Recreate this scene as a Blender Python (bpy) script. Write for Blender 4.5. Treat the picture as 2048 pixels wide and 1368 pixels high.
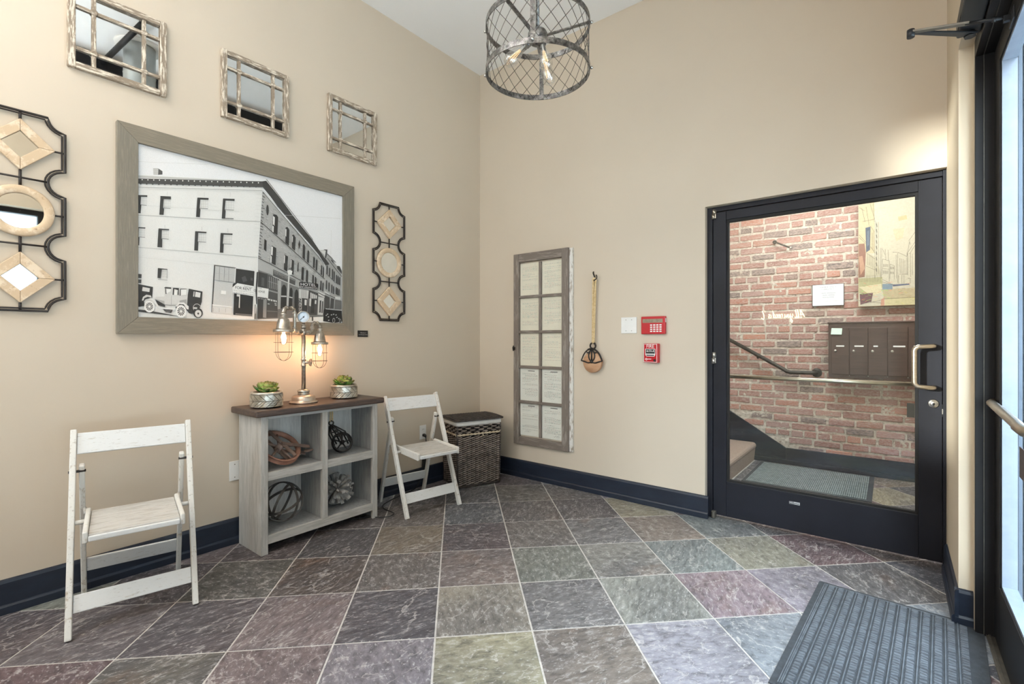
import bpy, bmesh, math, random
from mathutils import Vector, Matrix
PI = math.pi
random.seed(7)
SC = bpy.context.scene
COL = SC.collection
for o in list(bpy.data.objects):
    bpy.data.objects.remove(o)

# ------------------------------------------------------------------ camera
cam = bpy.data.cameras.new('camera')
cam.sensor_fit = 'HORIZONTAL'; cam.sensor_width = 36.0
cam.lens = 36.0 * 963.0 / 2048.0
cam.shift_y = -4.0 / 2048.0
cam.clip_start = 0.05; cam.clip_end = 200
cam_o = bpy.data.objects.new('camera', cam); COL.objects.link(cam_o)
cam_o.location = (3.162, -3.468, 1.24)
cam_o.rotation_euler = (math.radians(90), 0, math.radians(38.55))
SC.camera = cam_o

# ------------------------------------------------------------------ world, sun, light
world = bpy.data.worlds.new('overcast_sky'); SC.world = world
world.use_nodes = True
wn = world.node_tree.nodes; wl = world.node_tree.links
wn.clear()
w_out = wn.new('ShaderNodeOutputWorld'); w_bg = wn.new('ShaderNodeBackground')
w_tc = wn.new('ShaderNodeTexCoord'); w_sep = wn.new('ShaderNodeSeparateXYZ'); w_ramp = wn.new('ShaderNodeValToRGB')
w_ramp.color_ramp.elements[0].position = 0.35; w_ramp.color_ramp.elements[0].color = (0.86, 0.93, 1.0, 1)
w_ramp.color_ramp.elements[1].position = 1.0; w_ramp.color_ramp.elements[1].color = (0.70, 0.84, 1.0, 1)
w_map = wn.new('ShaderNodeMapRange'); w_map.inputs[1].default_value = -1; w_map.inputs[2].default_value = 1
wl.new(w_tc.outputs['Generated'], w_sep.inputs[0]); wl.new(w_sep.outputs['Z'], w_map.inputs[0])
wl.new(w_map.outputs[0], w_ramp.inputs[0]); wl.new(w_ramp.outputs[0], w_bg.inputs['Color'])
w_bg.inputs['Strength'].default_value = 15.0
wl.new(w_bg.outputs[0], w_out.inputs[0])

def area_light(name, loc, rot, sx, sy, energy, color=(1, 1, 1)):
    d = bpy.data.lights.new(name, 'AREA'); d.shape = 'RECTANGLE'; d.size = sx; d.size_y = sy
    d.energy = energy; d.color = color
    o = bpy.data.objects.new(name, d); COL.objects.link(o); o.location = loc; o.rotation_euler = rot
    return o

SUN = bpy.data.lights.new('sun', 'SUN'); SUN.energy = 6.0; SUN.angle = math.radians(2.5); SUN.color = (1.0, 0.97, 0.92)
sun_o = bpy.data.objects.new('sun', SUN); COL.objects.link(sun_o); sun_o.location = (0, -12, 6)
sun_o.rotation_euler = Vector((0.56, 1.0, -0.185)).to_track_quat('-Z', 'Y').to_euler()
# portals: where the sky reaches the lobby through the glazing of the street wall and of the rear wall
for nm, loc, rot, sx, sy in (('street_window_portal', (3.60, -3.65, 1.30), (0, math.radians(90), 0), 2.36, 2.1),
                             ('entry_door_portal', (3.60, -1.60, 1.30), (0, math.radians(90), 0), 2.3, 1.85),
                             ('rear_window_portal', (0.40, -5.42, 2.5), (math.radians(90), 0, 0), 0.6, 1.8)):
    area_light(nm, loc, rot, sx, sy, 1.0).data.cycles.is_portal = True
# added upward fill, then ceiling light panels of the lobby (behind the camera) and of the stair hall
area_light('lobby_ceiling_fill', (2.3, -4.3, 2.2), (math.radians(180), 0, 0), 1.4, 0.8, 48, (1.0, 0.97, 0.94))  # added fill without a fixture, aimed up to brighten the ceiling
area_light('lobby_ceiling_light', (1.5, -4.3, 3.6), (0, 0, 0), 2.2, 1.2, 40, (1.0, 0.93, 0.84))
area_light('hall_ceiling_light', (2.75, 0.95, 2.95), (0, 0, 0), 1.4, 0.7, 48, (1.0, 0.98, 0.96))

SC.view_settings.view_transform = 'Standard'; SC.view_settings.look = 'None'
SC.view_settings.gamma = 1.0; SC.view_settings.use_curve_mapping = False
SC.view_settings.exposure = 0.40
SC.cycles.max_bounces = 10; SC.cycles.diffuse_bounces = 6; SC.cycles.glossy_bounces = 5
SC.cycles.transparent_max_bounces = 24; SC.cycles.caustics_reflective = False; SC.cycles.caustics_refractive = False
SC.cycles.sample_clamp_indirect = 6.0
SC.cycles.use_denoising = True

# ------------------------------------------------------------------ helpers
def S(r, g, b):
    f = lambda c: (c / 255 / 12.92) if c / 255 <= 0.04045 else ((c / 255 + 0.055) / 1.055) ** 2.4
    return (f(r), f(g), f(b), 1.0)

class MB:
    """collects geometry for one mesh"""
    def __init__(self):
        self.v = []; self.f = []; self.m = []; self.c = []; self.s = []
    def add(self, vs, fs, mi=0, col=None, smooth=False):
        n = len(self.v); self.v += [tuple(p) for p in vs]
        for q in fs:
            self.f.append([n + i for i in q]); self.m.append(mi); self.c.append(col); self.s.append(smooth)
        return self
    def box(self, x0, x1, y0, y1, z0, z1, mi=0, mat=None, taper=0.0, col=None):
        vs = [(x0, y0, z0), (x1, y0, z0), (x1, y1, z0), (x0, y1, z0), (x0, y0, z1), (x1, y0, z1), (x1, y1, z1), (x0, y1, z1)]
        if mat is not None: vs = [mat @ Vector(p) for p in vs]
        return self.add(vs, [(3, 2, 1, 0), (4, 5, 6, 7), (0, 1, 5, 4), (1, 2, 6, 5), (2, 3, 7, 6), (3, 0, 4, 7)], mi, col)
    def bar(self, p0, p1, w, t, side=(0, 1, 0), mi=0):
        """rectangular bar from p0 to p1; t across `side`, w across the third direction"""
        p0 = Vector(p0); p1 = Vector(p1); d = (p1 - p0).normalized(); s = Vector(side)
        s = (s - d * s.dot(d)).normalized(); u = d.cross(s)
        vs = []
        for p in (p0, p1):
            for a, b in ((-1, -1), (1, -1), (1, 1), (-1, 1)):
                vs.append(p + s * (a * t / 2) + u * (b * w / 2))
        return self.add(vs, [(3, 2, 1, 0), (4, 5, 6, 7), (0, 1, 5, 4), (1, 2, 6, 5), (2, 3, 7, 6), (3, 0, 4, 7)], mi)
    def tube(self, pts, r, n=8, closed=False, mi=0, smooth=True, flat=1.0, up=None, caps=True):
        pts = [Vector(p) for p in pts]; k = len(pts)
        rs = r if isinstance(r, (list, tuple)) else [r] * k
        vs = []; prev = None
        for i, p in enumerate(pts):
            if closed: t = pts[(i + 1) % k] - pts[i - 1]
            else: t = pts[min(i + 1, k - 1)] - pts[max(i - 1, 0)]
            t.normalize()
            if up is not None:
                a = Vector(up); a = a - t * a.dot(t)
                if a.length < 1e-5: a = t.orthogonal()
            elif prev is None: a = t.orthogonal()
            else:
                a = prev - t * prev.dot(t)
                if a.length < 1e-5: a = t.orthogonal()
            a.normalize(); prev = a; b = t.cross(a)
            for j in range(n):
                g = 2 * PI * (j + 0.5) / n
                vs.append(p + a * (math.cos(g) * rs[i]) + b * (math.sin(g) * rs[i] * flat))
        fs = []
        for i in range(k if closed else k - 1):
            for j in range(n):
                i2 = (i + 1) % k
                fs.append((i * n + j, i * n + (j + 1) % n, i2 * n + (j + 1) % n, i2 * n + j))
        self.add(vs, fs, mi, None, smooth)
        if not closed and caps:
            m = len(self.v) - len(vs)
            self.f += [[m + j for j in range(n)][::-1], [m + (k - 1) * n + j for j in range(n)]]
            self.m += [mi, mi]; self.c += [None, None]; self.s += [False, False]
        return self
    def lathe(self, prof, n=24, M=None, mi=0, smooth=True, arc=2 * PI):
        """prof: (radius, height) list, turned about local z"""
        M = M or Matrix(); vs = []; k = len(prof); full = abs(arc - 2 * PI) < 1e-6
        cnt = n if full else n + 1
        for r, z in prof:
            for j in range(cnt):
                a = arc * j / n
                vs.append(M @ Vector((max(r, 1e-5) * math.cos(a), max(r, 1e-5) * math.sin(a), z)))
        fs = []
        for i in range(k - 1):
            for j in range(n):
                j2 = (j + 1) % cnt
                fs.append((i * cnt + j, i * cnt + j2, (i + 1) * cnt + j2, (i + 1) * cnt + j))
        return self.add(vs, fs, mi, None, smooth)
    def prism(self, poly, h, M=None, mi=0, col=None):
        """2D polygon (x,y) extruded along local z from 0 to h"""
        M = M or Matrix(); n = len(poly)
        vs = [M @ Vector((x, y, 0)) for x, y in poly] + [M @ Vector((x, y, h)) for x, y in poly]
        fs = [tuple(range(n))[::-1], tuple(range(n, 2 * n))] + [(i, (i + 1) % n, n + (i + 1) % n, n + i) for i in range(n)]
        return self.add(vs, fs, mi, col)
    def ico(self, c, r, mi=0, sub=1, sc=(1, 1, 1)):
        bm = bmesh.new(); bmesh.ops.create_icosphere(bm, subdivisions=sub, radius=r)
        vs = [(c[0] + v.co.x * sc[0], c[1] + v.co.y * sc[1], c[2] + v.co.z * sc[2]) for v in bm.verts]
        fs = [tuple(v.index for v in f.verts) for f in bm.faces]; bm.free()
        return self.add(vs, fs, mi, None, True)
    def text(self, s, M, size=1.0, mi=0, col=None, align='CENTER', depth=0.0, sx=1.0):
        cu = bpy.data.curves.new('txt', 'FONT'); cu.body = s; cu.size = size; cu.align_x = align; cu.align_y = 'CENTER'
        cu.extrude = depth; cu.resolution_u = 3
        o = bpy.data.objects.new('txt', cu); COL.objects.link(o)
        dg = bpy.context.evaluated_depsgraph_get()
        me = bpy.data.meshes.new_from_object(o.evaluated_get(dg))
        self.add([M @ Vector((v.co.x * sx, v.co.y, v.co.z)) for v in me.vertices], [tuple(p.vertices) for p in me.polygons], mi, col)
        bpy.data.objects.remove(o); bpy.data.curves.remove(cu); bpy.data.meshes.remove(me)
        return self
    def mesh(self, name):
        me = bpy.data.meshes.new(name); me.from_pydata([tuple(p) for p in self.v], [], self.f)
        me.polygons.foreach_set('material_index', self.m)
        me.polygons.foreach_set('use_smooth', self.s)
        if any(c is not None for c in self.c):
            at = me.color_attributes.new('ink', 'FLOAT_COLOR', 'CORNER'); vals = []
            for p, c in zip(me.polygons, self.c):
                c = c or (1, 1, 1, 1)
                for _ in range(p.loop_total): vals += list(c)
            at.data.foreach_set('color', vals)
        me.update()
        return me

def obj(name, mb, mat, parent=None, bevel=0.0, loc=None, rot=None, seg=2, label=None, fixn=False):
    me = mb.mesh(name) if isinstance(mb, MB) else mb
    if not len(me.materials):
        for m in (mat if isinstance(mat, (list, tuple)) else [mat]): me.materials.append(m)
    o = bpy.data.objects.new(name, me); COL.objects.link(o)
    if parent is not None: o.parent = parent
    if loc is not None: o.location = loc
    if rot is not None: o.rotation_euler = rot
    if bevel > 0:
        b = o.modifiers.new('edge', 'BEVEL'); b.width = bevel; b.segments = seg; b.limit_method = 'ANGLE'; b.angle_limit = math.radians(40)
        b.harden_normals = False
    if fixn or bevel > 0:
        bm = bmesh.new(); bm.from_mesh(me); bmesh.ops.recalc_face_normals(bm, faces=bm.faces); bm.to_mesh(me); bm.free()
    if label: o['label'] = label
    return o

def thing(name, label, cat, loc=(0, 0, 0), rotz=0.0, group=None, rot=None):
    o = bpy.data.objects.new(name, None); COL.objects.link(o); o.empty_display_size = 0.1
    o.location = loc; o.rotation_euler = rot or (0, 0, rotz)
    o['label'] = label; o['category'] = cat
    if group: o['group'] = group
    return o
def tag(o, label, cat, group=None):
    o['label'] = label; o['category'] = cat
    if group: o['group'] = group
    return o
def struct(o):
    o['kind'] = 'structure'; return o
def struct_root(name, loc=(0, 0, 0)):
    o = bpy.data.objects.new(name, None); COL.objects.link(o); o.location = loc; o.empty_display_size = 0.1
    o['kind'] = 'structure'; return o
def copy_tree(o, parent=None):
    c = o.copy(); COL.objects.link(c)
    if parent is not None: c.parent = parent
    for ch in list(o.children): copy_tree(ch, c)
    return c
def arc_pts(c, r, a0, a1, n, u=(1, 0, 0), w=(0, 0, 1)):
    c = Vector(c); u = Vector(u); w = Vector(w)
    return [c + u * (r * math.cos(a0 + (a1 - a0) * i / n)) + w * (r * math.sin(a0 + (a1 - a0) * i / n)) for i in range(n + 1)]
def RZ(a): return Matrix.Rotation(a, 4, 'Z')
def RX(a): return Matrix.Rotation(a, 4, 'X')
def RY(a): return Matrix.Rotation(a, 4, 'Y')
def T(x, y, z): return Matrix.Translation((x, y, z))

# ------------------------------------------------------------------ materials
class NT:
    def __init__(self, name):
        self.m = bpy.data.materials.new(name); self.m.use_nodes = True
        self.t = self.m.node_tree; self.t.nodes.clear()
        self.out = self.t.nodes.new('ShaderNodeOutputMaterial')
    def n(self, typ, **kw):
        d = self.t.nodes.new('ShaderNode' + typ)
        for k, v in kw.items():
            if isinstance(k, str) and hasattr(d, k): setattr(d, k, v)
        return d
    def l(self, a, b): self.t.links.new(a, b)
    def coord(self, kind='Object', scale=(1, 1, 1), jitter=False, rot=(0, 0, 0)):
        tc = self.n('TexCoord'); mp = self.n('Mapping'); mp.inputs['Scale'].default_value = scale; mp.inputs['Rotation'].default_value = rot
        src = tc.outputs[kind]
        if jitter:
            oi = self.n('ObjectInfo'); vm = self.n('VectorMath', operation='MULTIPLY_ADD')
            cb = self.n('CombineXYZ')
            self.l(oi.outputs['Random'], cb.inputs[0]); self.l(oi.outputs['Random'], cb.inputs[1]); self.l(oi.outputs['Random'], cb.inputs[2])
            vm.inputs[1].default_value = (71.3, 37.7, 53.1)
            self.l(cb.outputs[0], vm.inputs[0]); self.l(src, vm.inputs[2]); src = vm.outputs[0]
        self.l(src, mp.inputs[0]); return mp.outputs[0]
    def noise(self, vec, scale, detail=4, rough=0.55, dist=0.0):
        d = self.n('TexNoise'); d.inputs['Scale'].default_value = scale; d.inputs['Detail'].default_value = detail
        d.inputs['Roughness'].default_value = rough; d.inputs['Distortion'].default_value = dist
        self.l(vec, d.inputs['Vector']); return d.outputs['Fac']
    def ramp(self, fac, stops):
        r = self.n('ValToRGB'); e = r.color_ramp.elements
        while len(e) < len(stops): e.new(0.5)
        for i, (p, c) in enumerate(stops): e[i].position = p; e[i].color = c
        self.l(fac, r.inputs[0]); return r.outputs[0]
    def mix(self, fac, a, b, mode='MIX'):
        d = self.n('Mix'); d.data_type = 'RGBA'; d.blend_type = mode
        for s, x in ((0, fac), (6, a), (7, b)):
            if hasattr(x, 'is_linked') or hasattr(x, 'links'): self.l(x, d.inputs[s])
            else: d.inputs[s].default_value = x
        return d.outputs[2]
    def math(self, op, a, b=0.0, c=0.0):
        d = self.n('Math', operation=op)
        for i, x in enumerate((a, b, c)):
            if hasattr(x, 'links'): self.l(x, d.inputs[i])
            else: d.inputs[i].default_value = x
        return d.outputs[0]
    def bump(self, h, strength=0.3, dist=0.005, prev=None):
        d = self.n('Bump'); d.inputs['Strength'].default_value = strength; d.inputs['Distance'].default_value = dist
        self.l(h, d.inputs['Height'])
        if prev is not None: self.l(prev, d.inputs['Normal'])
        return d.outputs[0]
    def pbr(self, col, rough=0.5, metal=0.0, normal=None, spec=0.5, emit=None, estr=0.0):
        b = self.n('BsdfPrincipled')
        for key, x in (('Base Color', col), ('Roughness', rough), ('Metallic', metal), ('Specular IOR Level', spec)):
            if hasattr(x, 'links'): self.l(x, b.inputs[key])
            else: b.inputs[key].default_value = x
        if normal is not None: self.l(normal, b.inputs['Normal'])
        if emit is not None: b.inputs['Emission Color'].default_value = emit; b.inputs['Emission Strength'].default_value = estr
        self.l(b.outputs[0], self.out.inputs[0]); return self.m

def two_tone(name, c1, c2, scale=6, rough=0.5, metal=0.0, stretch=(1, 1, 1), bump=0.0, bscale=None, lo=0.35, hi=0.65, detail=5, jitter=True, bdist=0.003, spec=0.5):
    t = NT(name); v = t.coord('Object', stretch, jitter)
    f = t.noise(v, scale, detail, 0.6)
    c = t.ramp(f, [(lo, c1), (hi, c2)])
    nrm = None
    if bump > 0: nrm = t.bump(t.noise(v, bscale or scale * 3, 4, 0.6), bump, bdist)
    return t.pbr(c, rough, metal, nrm, spec)

def worn_wood(name, base, wear, dark, stretch, scale=9, rough=0.6, amount=0.56, bump=0.35):
    """painted wood with grain-wise scuffs: base paint, exposed wear, dark nicks"""
    t = NT(name); v = t.coord('Object', stretch, True)
    f = t.noise(v, scale, 6, 0.65); g = t.noise(v, scale * 2.7, 5, 0.7)
    c = t.ramp(f, [(0.30, base), (amount, base), (min(amount + 0.10, 0.99), wear)])
    c2 = t.mix(t.ramp(g, [(0.60, (0, 0, 0, 1)), (0.74, (1, 1, 1, 1))]), c, dark)
    return t.pbr(c2, rough, 0.0, t.bump(g, bump, 0.002))

M = {}
def wall_paint(name, c):
    t = NT(name); v = t.coord('Object', (1, 1, 1))
    big = t.noise(v, 1.3, 3, 0.5); fine = t.noise(v, 240, 3, 0.6)
    col = t.mix(t.ramp(big, [(0.3, (0, 0, 0, 1)), (0.7, (1, 1, 1, 1))]), c, tuple(x * 0.96 for x in c[:3]) + (1,))
    return t.pbr(col, 0.62, 0, t.bump(fine, 0.10, 0.002), 0.35)
M['wall'] = wall_paint('tan_wall_paint', S(207, 195, 178))
M['wall_right'] = wall_paint('tan_wall_paint_street', S(204, 190, 168))
M['ceiling'] = wall_paint('white_ceiling_paint', S(240, 241, 242))
M['base'] = two_tone('navy_black_baseboard_paint', S(25, 32, 46), S(32, 41, 56), 5, 0.42, stretch=(1, 1, 4), bump=0.06, bscale=60)
M['door_black'] = two_tone('black_anodized_aluminium', S(24, 25, 32), S(30, 32, 41), 3, 0.5, 0.0, bump=0.0, spec=0.28)
M['entry_black'] = two_tone('black_frame_paint', S(20, 19, 21), S(27, 26, 28), 3, 0.5, spec=0.3)
M['closer'] = two_tone('dark_closer_metal', S(34, 36, 40), S(46, 48, 52), 8, 0.4, 0.3)
M['gasket'] = two_tone('gasket_rubber', S(12, 12, 14), S(16, 16, 18), 8, 0.7)
M['silver'] = two_tone('brushed_silver', S(196, 194, 190), S(172, 170, 166), 12, 0.3, 1.0, (1, 1, 8))
M['nickel'] = two_tone('brushed_nickel', S(190, 180, 166), S(168, 158, 144), 14, 0.32, 1.0, (1, 1, 8))
M['bead'] = two_tone('pale_glazing_bead', S(128, 136, 150), S(116, 124, 138), 10, 0.4, 0.0)
M['alu'] = two_tone('grey_threshold_aluminium', S(120, 116, 108), S(96, 92, 86), 20, 0.45, 0.6)

def glass_mat(name, tint=(0.95, 0.98, 0.97, 1), k=1.0):
    t = NT(name); tr = t.n('BsdfTransparent'); tr.inputs[0].default_value = tint
    gl = t.n('BsdfGlossy'); gl.inputs['Roughness'].default_value = 0.0; gl.inputs['Color'].default_value = (1, 1, 1, 1)
    lw = t.n('LayerWeight'); lw.inputs[0].default_value = 0.15
    # stable two-sided Fresnel term from the facing angle
    p = t.math('POWER', lw.outputs['Facing'], 4.0)
    f = t.math('MULTIPLY_ADD', p, 0.75 * k, 0.038 * k)
    mx = t.n('MixShader'); t.l(f, mx.inputs[0]); t.l(tr.outputs[0], mx.inputs[1]); t.l(gl.outputs[0], mx.inputs[2])
    t.l(mx.outputs[0], t.out.inputs[0]); return t.m
M['glass'] = glass_mat('clear_plate_glass')
M['glass_thin'] = glass_mat('thin_pane_glass', (0.985, 0.99, 0.98, 1), 0.6)
M['bulb_glass'] = glass_mat('bulb_glass', (0.93, 0.93, 0.92, 1), 5.0)

def mirror_mat():
    t = NT('mirror_silvering'); v = t.coord('Object')
    f = t.noise(v, 9, 4, 0.6)
    c = t.ramp(f, [(0.3, (0.80, 0.84, 0.85, 1)), (0.7, (0.86, 0.89, 0.90, 1))])
    return t.pbr(c, 0.015, 1.0)
M['mirror'] = mirror_mat()

def slate():
    t = NT('clefted_slate')
    v = t.coord('Object', (1, 1, 1), True)
    oi = t.n('ObjectInfo')
    wr = t.n('Mapping'); wr.inputs['Scale'].default_value = (1.0, 0.62, 1)
    cb = t.n('CombineXYZ'); t.l(t.math('MULTIPLY', oi.outputs['Random'], 6.28), cb.inputs[2]); t.l(cb.outputs[0], wr.inputs['Rotation'])
    t.l(v, wr.inputs[0]); v = wr.outputs[0]
    n1 = t.noise(v, 3.6, 5, 0.55, 0.4)            # layered clefts
    steps = t.math('MULTIPLY', n1, 7.0)
    fl = t.math('FLOOR', steps); fr = t.math('FRACT', steps)
    edge = t.ramp(fr, [(0.0, (1, 1, 1, 1)), (0.045, (0.55, 0.55, 0.55, 1)), (0.10, (0, 0, 0, 1))])
    vs_ = t.n('Mapping'); vs_.inputs['Scale'].default_value = (0.45, 1.0, 1.0); t.l(v, vs_.inputs[0])
    n2 = t.noise(vs_.outputs[0], 48, 7, 0.66, 0.35)             # grain
    n3 = t.noise(v, 2.0, 3, 0.5, 0.6)             # colour clouds
    n4 = t.noise(v, 60, 4, 0.7)
    hs_ = t.n('HueSaturation'); hs_.inputs['Saturation'].default_value = 0.80; hs_.inputs['Value'].default_value = 1.12; t.l(oi.outputs['Color'], hs_.inputs['Color'])
    base = hs_.outputs[0]
    c = t.mix(t.ramp(n3, [(0.42, (0, 0, 0, 1)), (0.66, (0.55, 0.55, 0.55, 1))]), base, S(78, 78, 84))
    rust = t.noise(v, 3.1, 4, 0.6, 0.4)
    c = t.mix(t.ramp(rust, [(0.60, (0, 0, 0, 1)), (0.72, (0.5, 0.5, 0.5, 1))]), c, S(120, 92, 74))
    c = t.mix(t.ramp(n2, [(0.32, (0.6, 0.6, 0.6, 1)), (0.52, (0, 0, 0, 1))]), c, S(40, 38, 42))
    c = t.mix(t.ramp(n2, [(0.56, (0, 0, 0, 1)), (0.70, (0.55, 0.55, 0.55, 1))]), c, S(192, 188, 188))
    brk = t.ramp(t.noise(v, 14, 5, 0.7), [(0.42, (0, 0, 0, 1)), (0.50, (1, 1, 1, 1))])
    c = t.mix(t.math('MULTIPLY', t.math('MULTIPLY', edge, brk), 0.50), c, S(208, 202, 199))  # pale lines along the cleft edges: highlight put into the colour
    spk = t.ramp(t.noise(vs_.outputs[0], 120, 4, 0.75), [(0.57, (0, 0, 0, 1)), (0.66, (0.6, 0.6, 0.6, 1))])
    c = t.mix(spk, c, S(200, 198, 198))
    h = t.math('ADD', t.math('MULTIPLY', fl, 0.22), t.math('MULTIPLY', n2, 0.5))
    nb = t.bump(h, 0.9, 0.009)
    nb = t.bump(n4, 0.25, 0.0015, nb)
    rg = t.ramp(n2, [(0.3, (0.52, 0.52, 0.52, 1)), (0.7, (0.30, 0.30, 0.30, 1))])
    return t.pbr(c, rg, 0, nb, 0.5)
M['slate'] = slate()
M['grout'] = two_tone('pale_grout', S(176, 171, 168), S(200, 195, 190), 30, 0.85, bump=0.3, bscale=200)

def brick_mat():
    t = NT('old_red_brick'); v = t.coord('Object', (1, 1, 1), True)
    oi = t.n('ObjectInfo')
    c = t.ramp(oi.outputs['Random'], [(0.0, S(152, 110, 106)), (0.22, S(174, 122, 114)), (0.42, S(168, 130, 128)), (0.60, S(186, 124, 108)), (0.74, S(176, 144, 142)), (0.86, S(196, 130, 108)), (0.93, S(128, 116, 116)), (1.0, S(104, 98, 100))])
    n = t.noise(v, 22, 6, 0.7); n2 = t.noise(v, 70, 4, 0.7); n3 = t.noise(v, 9, 4, 0.6)
    c = t.mix(t.ramp(n, [(0.30, (0.6, 0.6, 0.6, 1)), (0.46, (0, 0, 0, 1))]), c, S(104, 66, 60))
    c = t.mix(t.ramp(n3, [(0.40, (0, 0, 0, 1)), (0.62, (0.72, 0.72, 0.72, 1))]), c, S(196, 174, 166))
    c = t.mix(t.ramp(n2, [(0.55, (0, 0, 0, 1)), (0.68, (0.75, 0.75, 0.75, 1))]), c, S(206, 194, 184))
    return t.pbr(c, 0.85, 0, t.bump(t.math('ADD', n, t.math('MULTIPLY', n2, 0.4)), 0.8, 0.006), 0.25)
M['brick'] = brick_mat()
def mortar_mat():
    t = NT('rough_mortar'); v = t.coord('Object')
    n = t.noise(v, 40, 6, 0.7); n2 = t.noise(v, 14, 4, 0.6)
    c = t.ramp(n, [(0.28, S(112, 98, 90)), (0.42, S(188, 178, 168)), (0.70, S(220, 212, 202))])
    c = t.mix(t.ramp(n2, [(0.5, (0, 0, 0, 1)), (0.75, (0.4, 0.4, 0.4, 1))]), c, S(150, 110, 96))
    return t.pbr(c, 0.9, 0, t.bump(n, 1.0, 0.008), 0.2)
M['mortar'] = mortar_mat()

M['grey_frame'] = worn_wood('grey_stained_pine', S(128, 120, 108), S(150, 142, 128), S(92, 84, 74), (14, 1, 1), 6, 0.65, 0.50, 0.25)
M['grey_frame_v'] = worn_wood('grey_stained_pine_upright', S(124, 118, 106), S(138, 131, 118), S(90, 82, 72), (34, 34, 1.1), 8, 0.65, 0.50, 0.25)
M['grey_frame_h'] = worn_wood('grey_stained_pine_level', S(128, 120, 106), S(142, 133, 118), S(92, 84, 72), (34, 1.1, 34), 8, 0.65, 0.50, 0.25)
M['window_wood'] = worn_wood('weathered_brown_sash_wood', S(146, 132, 116), S(222, 212, 196), S(92, 78, 66), (10, 10, 1.6), 10, 0.75, 0.49, 0.5)
M['window_wood_h'] = worn_wood('weathered_brown_sash_wood_level', S(146, 132, 116), S(222, 212, 196), S(92, 78, 66), (10, 1.6, 10), 10, 0.75, 0.49, 0.5)
M['sash_wood'] = worn_wood('old_grey_sash_wood', S(122, 112, 104), S(150, 142, 134), S(84, 76, 70), (9, 9, 1), 7, 0.7, 0.52, 0.35)
M['sash_wood_h'] = worn_wood('old_grey_sash_wood_level', S(118, 108, 100), S(146, 138, 130), S(82, 74, 68), (1, 9, 9), 7, 0.7, 0.52, 0.35)
M['flaked_white'] = worn_wood('flaking_white_paint', S(222, 220, 216), S(150, 138, 124), S(110, 98, 86), (6, 6, 1.2), 14, 0.7, 0.52, 0.4)
M['chair_white'] = worn_wood('scuffed_white_chair_paint', S(218, 217, 213), S(178, 168, 154), S(112, 96, 82), (8, 3, 1.4), 10, 0.55, 0.58, 0.3)
M['chair_white_h'] = worn_wood('scuffed_white_chair_rail_paint', S(216, 218, 219), S(190, 186, 178), S(128, 114, 100), (4, 1.2, 8), 10, 0.55, 0.60, 0.3)
M['chair_seat'] = worn_wood('worn_seat_board_paint', S(196, 194, 190), S(174, 170, 164), S(138, 130, 122), (8, 1, 8), 9, 0.55, 0.50, 0.3)
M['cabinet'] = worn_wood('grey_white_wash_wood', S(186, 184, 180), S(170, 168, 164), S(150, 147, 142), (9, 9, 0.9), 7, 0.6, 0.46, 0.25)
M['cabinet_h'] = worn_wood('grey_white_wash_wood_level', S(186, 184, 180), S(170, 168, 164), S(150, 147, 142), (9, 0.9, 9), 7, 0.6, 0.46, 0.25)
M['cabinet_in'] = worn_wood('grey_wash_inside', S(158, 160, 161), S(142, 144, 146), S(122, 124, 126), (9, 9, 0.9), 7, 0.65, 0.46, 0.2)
M['counter'] = worn_wood('dark_brown_plank', S(66, 54, 50), S(84, 68, 60), S(44, 36, 34), (9, 0.9, 9), 8, 0.45, 0.48, 0.3)
M['carved'] = worn_wood('pale_carved_wood', S(206, 182, 152), S(226, 208, 184), S(150, 118, 88), (8, 2, 2), 9, 0.7, 0.5, 0.25)
M['duct'] = two_tone('smooth_galvanised_duct', S(164, 170, 170), S(182, 187, 187), 5, 0.4, 0.55)
M['cabinet_back'] = worn_wood('pale_wash_back', S(238, 234, 228), S(224, 220, 214), S(204, 200, 194), (9, 9, 0.9), 7, 0.6, 0.48, 0.15)
M['iron'] = two_tone('dark_wrought_iron', S(46, 42, 42), S(60, 56, 54), 18, 0.5, 0.5, bump=0.2, bscale=80)
M['black_iron'] = two_tone('black_cast_iron', S(38, 36, 36), S(64, 62, 60), 20, 0.5, 0.6, bump=0.3, bscale=70)
M['rust'] = two_tone('red_rust_paint', S(142, 100, 84), S(180, 134, 114), 14, 0.75, 0.1, bump=0.35, bscale=80)
M['rust_wood'] = two_tone('brown_yoke_metal', S(124, 104, 94), S(156, 132, 120), 14, 0.7, 0.2, bump=0.3, bscale=70)
M['orb'] = two_tone('dark_grey_wood_band', S(74, 70, 68), S(96, 92, 88), 16, 0.6, 0.1, bump=0.3, bscale=60)
M['driftwood'] = two_tone('grey_driftwood', S(126, 125, 124), S(176, 174, 171), 16, 0.8, 0.0, bump=0.4, bscale=60)
def galvanised():
    t = NT('galvanised_spangle'); v = t.coord('Object', (1, 1, 1), True)
    vo = t.n('TexVoronoi'); vo.inputs['Scale'].default_value = 90; t.l(v, vo.inputs['Vector'])
    n = t.noise(v, 45, 5, 0.7)
    c = t.ramp(n, [(0.34, S(72, 69, 66)), (0.52, S(126, 123, 120)), (0.72, S(176, 176, 174))])
    c = t.mix(0.35, c, vo.outputs['Color'], 'SOFT_LIGHT')
    hs = t.n('HueSaturation'); hs.inputs['Saturation'].default_value = 0.12; t.l(c, hs.inputs['Color'])
    return t.pbr(hs.outputs[0], 0.42, 0.85, t.bump(n, 0.15, 0.001))
M['galv'] = galvanised()
M['wire'] = two_tone('dark_thin_wire', S(66, 60, 56), S(84, 78, 74), 20, 0.5, 0.6)
M['pipe'] = two_tone('aged_pewter_pipe', S(150, 142, 132), S(206, 198, 186), 22, 0.33, 0.9, bump=0.15, bscale=90)
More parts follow.
